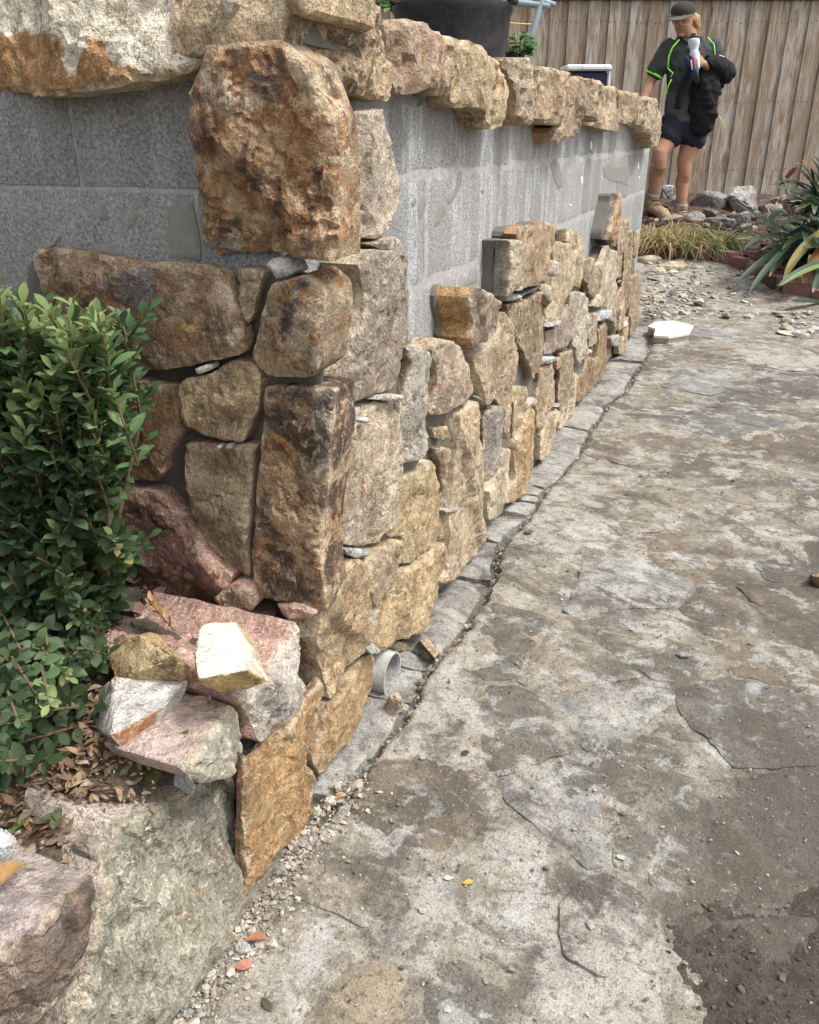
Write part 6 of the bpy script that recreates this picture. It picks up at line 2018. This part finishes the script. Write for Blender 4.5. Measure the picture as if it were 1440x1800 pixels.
# small leafy plants behind the wall
def bushlet(name, label, box, yy, n, seed, L=.04):
    rs = random.Random(seed)
    x0, x1, y0, y1 = box
    b = at_y((x0 + x1) / 2, y1 + 25, yy)
    t = thing(name, label, 'plant', tuple(b))
    st = []
    for k in range(9):
        e = at_y(rs.uniform(x0, x1), rs.uniform(y0, y1), yy + rs.uniform(-.1, .1))
        m = b.lerp(e, .5) + Vector((rs.uniform(-.03, .03), 0, .02))
        st.append(tube([b, m, e], [.004, .003, .0015], 5))
        for j in range(n // 9):
            f = rs.uniform(.35, 1)
            p = b.lerp(m, f * 2) if f < .5 else m.lerp(e, f * 2 - 1)
            th = rs.uniform(0, 6.28)
            d = Vector((math.cos(th), math.sin(th), rs.uniform(-.4, .5)))
            V_, F_ = leaf_shape(L * rs.uniform(.7, 1.3), L * .62, .25, .2, .45, 5)
            mesh_obj('leaf', V_ @ basis(d, UP + Vector((0, -.5, 0))).T + np.array(p), F_, M_LEAF, t, None, 180,
                     {'tint': ('FLOAT_COLOR', np.tile(np.array([rs.choice([(.06, .15, .035), (.09, .20, .05), (.045, .11, .03), (.14, .26, .07)])]), (len(V_), 1)))})
    vf_obj('stems', st, M_STEM, t, 180, False)


bushlet('leafy_plant', 'small bright green leafy plant poking up between the bucket and the cooler', (884, 938, 54, 100), 4.9, 110, 1, .055)
bushlet('leafy_plant', 'green leaves showing left of the black bucket above the capping', (600, 690, -40, 16), 3.2, 110, 2, .035)

# ------------------------------------------------------------------ the worker
def remeshed(name, parts, voxel, mat, parent, loc, smooth_it=3, wrinkle=0.0, wr_scale=.08, seed=1, tint_fn=None):
    V, F_ = [], []
    for v, f in parts:
        k_ = len(V)
        V += [tuple(p) for p in v]; F_ += [[i_ + k_ for i_ in p] for p in f]
    me = bpy.data.meshes.new('tmp'); me.from_pydata(V, [], F_)
    bm = bmesh.new(); bm.from_mesh(me); bmesh.ops.recalc_face_normals(bm, faces=bm.faces); bm.to_mesh(me); bm.free()
    o = bpy.data.objects.new('tmp', me); COL.objects.link(o)
    m = o.modifiers.new('r', 'REMESH'); m.mode = 'VOXEL'; m.voxel_size = voxel
    s = o.modifiers.new('s', 'SMOOTH'); s.factor = .5; s.iterations = smooth_it
    dg = bpy.context.evaluated_depsgraph_get(); dg.update()
    ev = o.evaluated_get(dg)
    em = ev.to_mesh()
    W = np.empty(len(em.vertices) * 3); em.vertices.foreach_get('co', W); W = W.reshape(-1, 3)
    N = np.empty(len(em.vertices) * 3); em.vertices.foreach_get('normal', N); N = N.reshape(-1, 3)
    fc = [list(p.vertices) for p in em.polygons]
    ev.to_mesh_clear()
    bpy.data.objects.remove(o); bpy.data.meshes.remove(me)
    if wrinkle:
        rg = 1 - 2.2 * np.abs(fbm(W / wr_scale * np.array([1, 1, .45]) + W[:, 2:3] * 2.0, seed, 3))
        W = W + N * (wrinkle * (.55 * rg + .5 * fbm(W / wr_scale, seed + 5, 3)))[:, None]
    attrs = {'tint': ('FLOAT_COLOR', np.array([tint_fn(p) for p in W]))} if tint_fn else None
    pl = np.array(world_loc(parent))
    return mesh_obj(name, W + pl, fc, mat, parent, None, 180, attrs)


wx = 2.535; wy = 8.15
wz = float(gz(wx, wy)) - .01
man = thing('person', 'worker in dark polo shirt, navy shorts, cap and tan boots looking down by the fence', 'person', (wx, wy, wz))
V3 = Vector


def ell(c, rx, ry, n=24, tilt=0.0):
    ax = V3((math.cos(tilt), math.sin(tilt), 0))
    return circ(V3(c), rx, n, ax, V3((-ax.y, ax.x, 0)), ry)


def sphere(c, rx, ry, rz, n=16, m=10, R=None):
    rings = []
    for i in range(1, m):
        t = math.pi * i / m
        rings.append([V3((rx * math.sin(t) * math.cos(a), ry * math.sin(t) * math.sin(a), -rz * math.cos(t))) for a in np.linspace(0, 2 * math.pi, n, endpoint=False)])
    rings = [[(R @ p if R else p) + V3(c) for p in r] for r in rings]
    return loft(rings)


M_SKIN = mat_simple('skin', (.42, .225, .145), .10, 30, .55, .1, .001)
M_SHIRT = mat_tinted('polo_cloth', .9, 120, .12, .2)
M_SHORT = mat_simple('navy_cloth', (.022, .021, .036), .2, 60, .85, .2)
M_BLACK = mat_simple('black_cloth', (.014, .014, .0155), .2, 60, .9, .3)
M_LIMEG = mat_simple('lime_piping', (.28, .85, .06), .05, 60, .6, 0)
M_CAP = mat_simple('cap_cloth', (.040, .036, .031), .15, 80, .9, .2)
M_BRIM = mat_simple('brim_cloth', (.115, .100, .082), .15, 80, .9, .2)
M_HAIR = mat_simple('fair_hair', (.42, .27, .12), .3, 60, .6, .5)
M_BOOT = mat_simple('muddy_boot', (.33, .25, .165), .3, 40, .9, .5)
M_SOLE = mat_simple('boot_sole', (.10, .08, .06), .2, 40, .9, .3)
M_SOCK = mat_simple('grey_sock', (.16, .16, .165), .15, 90, .95, .4)
M_LACE = mat_simple('lace', (.07, .055, .04), .1, 90, .9, .1)

HR = Matrix.Rotation(math.radians(-32), 3, 'Z') @ Matrix.Rotation(math.radians(15), 3, 'X')     # face turned to the viewer's left and down
HC = V3((-.030, -.03, 1.650))


def hd(p):
    return HR @ (V3(p) * 1.08) + HC


# head in its own axes: the face looks along -y
head = [sphere(HC, .076, .094, .112, 20, 14, HR),
        loft([[hd(p) for p in ell((0, -.018, z), rx, ry, 16)] for z, rx, ry in ((-.125, .022, .030), (-.105, .042, .056), (-.07, .056, .070), (-.03, .064, .078))]),
        tube([hd((0, -.090, .018)), hd((0, -.104, -.014)), hd((0, -.098, -.026))], [.009, .012, .012], 8),
        tube([hd((-.018, -.083, -.056)), hd((0, -.092, -.055)), hd((.018, -.083, -.056))], [.006, .0075, .006], 8),
        tube([hd((-.04, -.078, .034)), hd((0, -.090, .036)), hd((.04, -.078, .034))], [.008, .009, .008], 8),
        tube([hd((-.012, -.082, -.102)), hd((.012, -.082, -.102))], .013, 8)]
for sx in (-1, 1):
    head.append(sphere(hd((sx * .078, .012, -.008)), .009, .020, .030, 10, 8, HR))
neck = [tube([V3((.035, .03, 1.46)), V3((.01, .01, 1.56)), V3((-.02, -.005, 1.63))], [.078, .072, .066], 16)]
torso = [loft([ell((.02, .02, .80), .150, .105), ell((.02, .02, .92), .160, .110), ell((.035, .02, 1.10), .145, .100), ell((.045, .015, 1.30), .170, .112), ell((.045, .02, 1.42), .165, .095), ell((.04, .025, 1.49), .09, .065)])]
SHL, ELL_, HNL = V3((-.130, .01, 1.445)), V3((-.265, .03, 1.19)), V3((-.375, -.08, .985))
SHR_, ELR, HNR = V3((.225, .02, 1.445)), V3((.275, -.02, 1.205)), V3((.065, -.235, 1.300))
arms = [tube([SHL, SHL.lerp(ELL_, .5), ELL_, ELL_.lerp(HNL, .5), HNL], [.056, .050, .042, .041, .030], 14),
        tube([SHR_, SHR_.lerp(ELR, .5), ELR, ELR.lerp(HNR, .5), HNR], [.056, .050, .042, .040, .029], 14)]


def hand(w, d, up_, side, curl, s=1.0, spread=.010):
    """palm with five separate bent fingers; d runs to the fingertips, side points to the thumb"""
    d, up_, side = d.normalized(), up_.normalized(), side.normalized()
    out = [loft([[w + d * t + side * (rx * math.cos(a)) + up_ * (ry * math.sin(a)) for a in np.linspace(0, 6.283, 12, endpoint=False)] for t, rx, ry in ((-.015, .026, .018), (.02, .036, .016), (.055, .041, .015), (.085, .038, .012))])]
    for i, (o_, L) in enumerate(((.030, .068), (.010, .078), (-.010, .073), (-.029, .058))):
        b = w + d * .080 + side * o_
        dd = d.copy(); p = [b - d * .02, b]
        for sgm in (.45, .32, .23):
            dd = (dd * math.cos(curl) - up_ * math.sin(curl)).normalized()
            up2 = up_
            p.append(p[-1] + (dd + side * o_ * .8) * L * sgm)
            up_ = (up_ + d * 0).normalized()
        out.append(tube(p, [.009, .009, .0085, .0078, .007], 8))
    tb = w + side * .032 + d * .01
    t1 = tb + side * .028 + d * .030 - up_ * .006
    t2 = t1 + d * .028 - up_ * .016 - side * .004
    out.append(tube([w + side * .012, tb, t1, t2], [.014, .0125, .010, .0085], 8))
    return out


hands = hand(HNL, V3((-.25, -.55, -.75)), V3((-.4, -.75, .5)), V3((.8, -.5, .1)), .25) + \
        hand(HNR, V3((-.85, -.45, .12)), V3((.35, -.75, .2)), V3((.1, .1, 1)), .65)
HPL, KNL, ANL = V3((-.075, .01, .86)), V3((-.235, -.12, .545)), V3((-.270, .0, .20))
HPR, KNR, ANR = V3((.105, .02, .86)), V3((-.005, -.02, .475)), V3((-.020, .02, .10))


def leg(h_, k_, a_, f):
    m = h_.lerp(k_, .5); c = k_.lerp(a_, .32) + V3((0, .022, 0)); l = k_.lerp(a_, .7)
    toe = a_ + f
    return [tube([h_, m, k_ + V3((0, 0, .05)), k_, k_ - V3((0, 0, .05)), c, l, a_], [.092, .080, .061, .060, .053, .059, .045, .041], 16), tube([a_ - V3((0, 0, .03)), a_ * .5 + toe * .5 - V3((0, 0, .02)), toe - V3((0, 0, .01))], [.034, .026, .018], 12)]


legs = leg(HPL, KNL, ANL, V3((.07, -.12, -.09))) + leg(HPR, KNR, ANR, V3((.035, -.14, -.06)))
remeshed('body', head + neck + torso + arms + hands + legs, .0072, M_SKIN, man, None, 3)

M_EYE = mat_simple('eye_white', (.7, .68, .65), 0, 10, .3, 0)
M_BROW = mat_simple('brow', (.20, .13, .07), .2, 90, .8, .2)
M_LIP = mat_simple('lip', (.36, .14, .11), .1, 60, .5, .05)
wl = V3((wx, wy, wz))
mv = lambda part: ([tuple(V3(p) + wl) for p in part[0]], part[1])
for sx in (-1, 1):
    vf_obj('eye', [mv(sphere(hd((sx * .031, -.076, .012)), .011, .010, .006, 10, 6, HR))], M_EYE, man, 180)
    vf_obj('eyebrow', [mv(tube([hd((sx * .015, -.093, .034)), hd((sx * .033, -.090, .040)), hd((sx * .05, -.076, .034))], [.004, .0045, .003], 6))], M_BROW, man, 180)
vf_obj('lips', [mv(tube([hd((-.022, -.088, -.056)), hd((0, -.0985, -.0545)), hd((.022, -.088, -.056))], [.003, .006, .003], 6))], M_LIP, man, 180)
remeshed('hair', [sphere(hd((0, .022, .012)), .080, .084, .088, 16, 10, HR), tube([hd((.02, .10, .01)), hd((.045, .135, -.02)), hd((.05, .14, -.08)), hd((.045, .125, -.13))], [.034, .042, .036, .018], 12),
                  tube([hd((.072, .02, .02)), hd((.078, .035, -.05)), hd((.06, .07, -.085))], [.016, .02, .014], 8)], .007, M_HAIR, man, None, 2, .007, .02, 5)
# cap
dome = [[hd((rx * math.cos(a), .006 + ry * math.sin(a), z)) for a in np.linspace(0, 6.283, 26, endpoint=False)] for z, rx, ry in ((.036, .086, .105), (.058, .087, .106), (.083, .079, .097), (.103, .060, .076), (.115, .034, .044), (.119, .006, .008))]
cap_o = vf_obj('cap', [mv(loft(dome))], M_CAP, man, 60)
bv, bf = [], []
nb = 18
for j, (zz, ex) in enumerate(((.036, 0), (.030, 0))):
    for i in range(nb + 1):
        a = math.pi * (1.08 + .84 * i / nb)
        rim = V3((.092 * math.cos(a), .006 + .110 * math.sin(a), zz))
        k_ = math.sin(math.pi * i / nb) ** .55
        outp = V3((.096 * math.cos(a), .006 + .112 * math.sin(a) - .078 * k_, zz - .014 * k_))
        bv += [hd(rim), hd(outp)]
ofs = (nb + 1) * 2
for i in range(nb):
    bf += [[2 * i, 2 * i + 1, 2 * i + 3, 2 * i + 2], [ofs + 2 * i, ofs + 2 * i + 2, ofs + 2 * i + 3, ofs + 2 * i + 1], [2 * i + 1, ofs + 2 * i + 1, ofs + 2 * i + 3, 2 * i + 3]]
vf_obj('brim', [mv((bv, bf))], M_BRIM, cap_o, 60)

# polo shirt
SD, SG = (.050, .055, .060), (.085, .088, .088)


def shirt_tint(p):
    return SG if (p[2] < 1.12 and p[0] < -.02 + .16 * (1.12 - p[2]) and p[0] > -.3) and p[2] < 1.10 else SD


slv = lambda s_, e_, f, r: [tube([s_ + V3((.02 if s_.x < 0 else -.02, 0, .01)), s_.lerp(e_, .35), s_.lerp(e_, f)], [.072, .070, r], 16)]
shirt = remeshed('polo_shirt', [loft([ell((.015, .015, .855), .182, .130), ell((.02, .015, .95), .176, .128), ell((.035, .015, 1.10), .170, .124), ell((.045, .01, 1.30), .190, .130), ell((.045, .015, 1.42), .180, .112), ell((.04, .022, 1.485), .12, .085), ell((.03, .025, 1.525), .078, .070)])]
                 + slv(SHL, ELL_, .80, .070) + slv(SHR_, ELR, .85, .072), .009, M_SHIRT, man, None, 2, .016, .085, 3, shirt_tint)
yb = lambda x_, z_: V3((x_, -.118 + 1.6 * (x_ - .045) ** 2, z_))
vf_obj('collar', [mv(tube([V3((-.055, .0, 1.520)), V3((-.04, -.055, 1.505)), V3((-.005, -.088, 1.470))], [.016, .018, .012], 8, .5)), mv(tube([V3((.125, .01, 1.520)), V3((.10, -.055, 1.510)), V3((.045, -.09, 1.475))], [.016, .018, .012], 8, .5))], M_CAP, shirt, 60)
pip = [[V3((-.075, -.080, 1.490)), V3((-.135, -.105, 1.43)), V3((-.165, -.112, 1.36)), V3((-.17, -.112, 1.27))], [V3((-.17, -.112, 1.27)), V3((-.135, -.121, 1.235)), V3((-.15, -.118, 1.205))],
       [V3((-.145, -.118, 1.185)), V3((-.165, -.110, 1.14)), V3((-.185, -.098, 1.05))], [V3((.145, -.085, 1.505)), V3((.185, -.108, 1.455)), V3((.195, -.112, 1.39)), V3((.185, -.116, 1.32))]]
for q_ in pip:
    vf_obj('piping', [mv(tube(q_, .0055, 6))], M_LIMEG, shirt, 60)
vf_obj('placket', [mv(tube([V3((.0, -.118, 1.465)), V3((.012, -.126, 1.43)), V3((.02, -.130, 1.40))], .007, 6))], M_LIMEG, shirt, 60)


def cuff(s_, e_, f, r):
    c = s_.lerp(e_, f); t = (e_ - s_).normalized()
    a = t.cross(V3((0, 1, 0))).normalized(); b = t.cross(a)
    rings = [[c + t * o_ + (a * math.cos(q_) + b * math.sin(q_)) * rr for q_ in np.linspace(0, 6.283, 20, endpoint=False)] for o_, rr in ((-.004, r), (.012, r + .001), (.014, r - .006), (-.004, r - .006))]
    return loft(rings, True, False)


vf_obj('sleeve_trim', [mv(cuff(SHL, ELL_, .82, .072))], M_LIMEG, shirt, 60)
vf_obj('sleeve_trim', [mv(cuff(SHR_, ELR, .86, .074))], M_LIMEG, shirt, 60)
vf_obj('badge', [mv(tube([V3((.078, -.128, 1.395)), V3((.09, -.128, 1.385))], .007, 6, .5))], M_YEL, shirt, 60)

remeshed('shorts', [loft([ell((.015, .015, .72), .165, .118), ell((.015, .015, .82), .176, .126), ell((.018, .015, .93), .170, .120), ell((.02, .015, 1.0), .16, .112)]),
                    tube([HPL, HPL.lerp(KNL, .25), HPL.lerp(KNL, .47)], [.105, .104, .106], 18), tube([HPR, HPR.lerp(KNR, .25), HPR.lerp(KNR, .44)], [.108, .106, .110], 18)], .009, M_SHORT, man, None, 3, .012, .06, 8)

for A_, f, K_ in ((ANL, V3((.07, -.12, -.115)), KNL), (ANR, V3((.035, -.15, -.06)), KNR)):
    d = (K_ - A_).normalized()
    vf_obj('sock', [mv(tube([A_ + d * .02, A_ + d * .085], [.050, .051], 16))], M_SOCK, man, 60)
    toe = A_ + f
    hl = A_ + V3((-.01, .035, -.075))
    boot = remeshed('boot', [tube([A_ + d * .06, A_, A_ - V3((0, 0, .05))], [.058, .056, .056], 16), tube([hl, (hl + toe) / 2 + V3((0, 0, .01)), toe, toe + f.normalized() * .05], [.052, .060, .056, .042], 14, .9)], .009, M_BOOT, man, None, 2, .006, .03, 4)
    fl = V3((f.x, f.y, f.z)).normalized()
    so = [hl + V3((0, .02, -.035)), (hl + toe) / 2 + V3((0, 0, -.035)), toe + fl * .055 + V3((0, 0, -.030))]
    vf_obj('sole', [mv(tube(so, [.048, .050, .044], 14, .35))], M_SOLE, boot, 50)
    for k in range(4):
        c = A_.lerp(toe, .15 + .17 * k) + V3((0, -.030, .045 - .012 * k))
        vf_obj('lace', [mv(tube([c + V3((-.032, .012, 0)), c + V3((0, -.012, .006)), c + V3((.032, .012, 0))], .0045, 6))], M_LACE, boot, 60)

# what the worker carries
cl3 = remeshed.__call__
jk = thing('jacket', 'black work jacket draped over the bent arm of the worker', 'jacket', (wx + .1, wy - .2, wz + .75))
jo = V3((wx + .1, wy - .2, wz + .75)) - wl
sh_ = lambda pts: [V3(p) - jo for p in pts]


def jtube(pts, r, n=14, flat=1.0): return tube(sh_(pts), [q_ * .86 for q_ in r], n, flat)


remeshed('folded_body', [jtube([(.13, -.19, 1.315), (.21, -.15, 1.275), (.275, -.09, 1.245), (.30, -.02, 1.235)], [.070, .092, .098, .085], 16), jtube([(.12, -.16, 1.26), (.12, -.155, 1.10), (.105, -.14, .92), (.09, -.135, .79)], [.10, .125, .118, .085], 18, .55),
                         jtube([(.07, -.165, 1.16), (.10, -.16, 1.0), (.14, -.13, .84)], [.08, .10, .07], 16, .55), jtube([(.26, -.06, 1.22), (.20, -.08, 1.12), (.17, -.10, 1.0)], [.09, .08, .06], 14, .7)], .009, M_BLACK, jk, None, 2, .030, .075, 12)
remeshed('hanging_sleeve', [jtube([(.02, -.22, 1.27), (-.045, -.20, 1.18), (-.085, -.185, 1.07), (-.105, -.175, .97)], [.045, .062, .055, .038], 14, .6)], .009, M_BLACK, jk, None, 3, .012, .05, 14)
vf_obj('zip_tape', [mv(tube([V3((.185, -.245, 1.36)), V3((.235, -.215, 1.35))], .004, 6))], M_COOL, jk, 60)
vf_obj('cord', [mv(tube([V3((.235, -.12, .905)), V3((.26, -.14, .86)), V3((.285, -.14, .79))], .0045, 6))], M_YEL, jk, 60)

bo = V3((-.010, -.290, 1.275)) + wl
btl = thing('water_bottle', 'white waisted drink bottle with a dark lid held in front of the chest', 'bottle', tuple(bo))
M_BOT = mat_simple('milky_plastic', (.62, .68, .74), .04, 30, .35, 0)
tl = V3((-.06, .05, 1)).normalized()
a_ = tl.cross(V3((0, 1, 0))).normalized(); b_ = tl.cross(a_)
prof = [(.030, -.02), (.034, 0), (.034, .05), (.037, .09), (.030, .115), (.028, .125), (.040, .155), (.044, .18), (.044, .195), (.030, .205)]
vf_obj('bottle_body', [loft([[bo + tl * z + (a_ * math.cos(t) + b_ * math.sin(t)) * r for t in np.linspace(0, 6.283, 22, endpoint=False)] for r, z in prof])], M_BOT, btl, 50)
vf_obj('lid', [loft([[bo + tl * z + (a_ * math.cos(t) + b_ * math.sin(t)) * r for t in np.linspace(0, 6.283, 20, endpoint=False)] for r, z in ((.034, .2055), (.034, .220), (.020, .226), (.018, .240), (.008, .243))])], M_CAP, btl, 50)
glv = thing('work_glove', 'dark blue work gloves with pink and teal patches clutched below the bottle', 'gloves', tuple(V3((-.035, -.33, 1.25)) + wl))
for k, (dx_, cz, nm, cc) in enumerate([(-.055, .0, 'finger', (.012, .016, .04)), (-.030, .015, 'finger', (.012, .016, .04)), (-.005, .005, 'finger', (.55, .06, .12)), (.018, -.01, 'finger', (.10, .28, .30))]):
    m_ = mat_simple('glove_cloth', cc, .2, 60, .8, .2)
    p = V3((-.03 + dx_, -.335 + .012 * abs(k - 1.5), 1.33 + cz))
    vf_obj('finger', [mv(tube([p, p + V3((.004, -.004, -.06)), p + V3((.010, .004, -.115))], [.012, .014, .010], 10))], m_, glv, 60)
p = V3((-.04, -.322, 1.245))
vf_obj('palm', [mv(tube([p, p + V3((.02, .0, -.05)), p + V3((.035, .005, -.085))], [.038, .036, .022], 14, .5))], mat_simple('glove_palm', (.03, .06, .085), .2, 60, .8, .2), glv, 60)
vf_obj('stripe', [mv(tube([p + V3((-.02, -.022, .07)), p + V3((-.012, -.026, .0))], .006, 8))], mat_simple('glove_stripe', (.35, .60, .60), .1, 60, .8, .2), glv, 60)

# stance: weight towards the wall, and the build of a broad man
def stance(o):
    if o.type == 'MESH':
        me = o.data
        n = len(me.vertices)
        W = np.empty(n * 3); me.vertices.foreach_get('co', W); W = W.reshape(-1, 3)
        b = np.array(world_loc(o)) - np.array(wl)
        L = W + b
        L[:, 0] = .03 + (L[:, 0] - .03) * 1.10 + .045 - .125 * L[:, 2]
        L[:, 1] = L[:, 1] * 1.06
        me.vertices.foreach_set('co', (L - b).ravel()); me.update()
    for c in o.children: stance(c)


for o in (man, jk, btl, glv): stance(o)
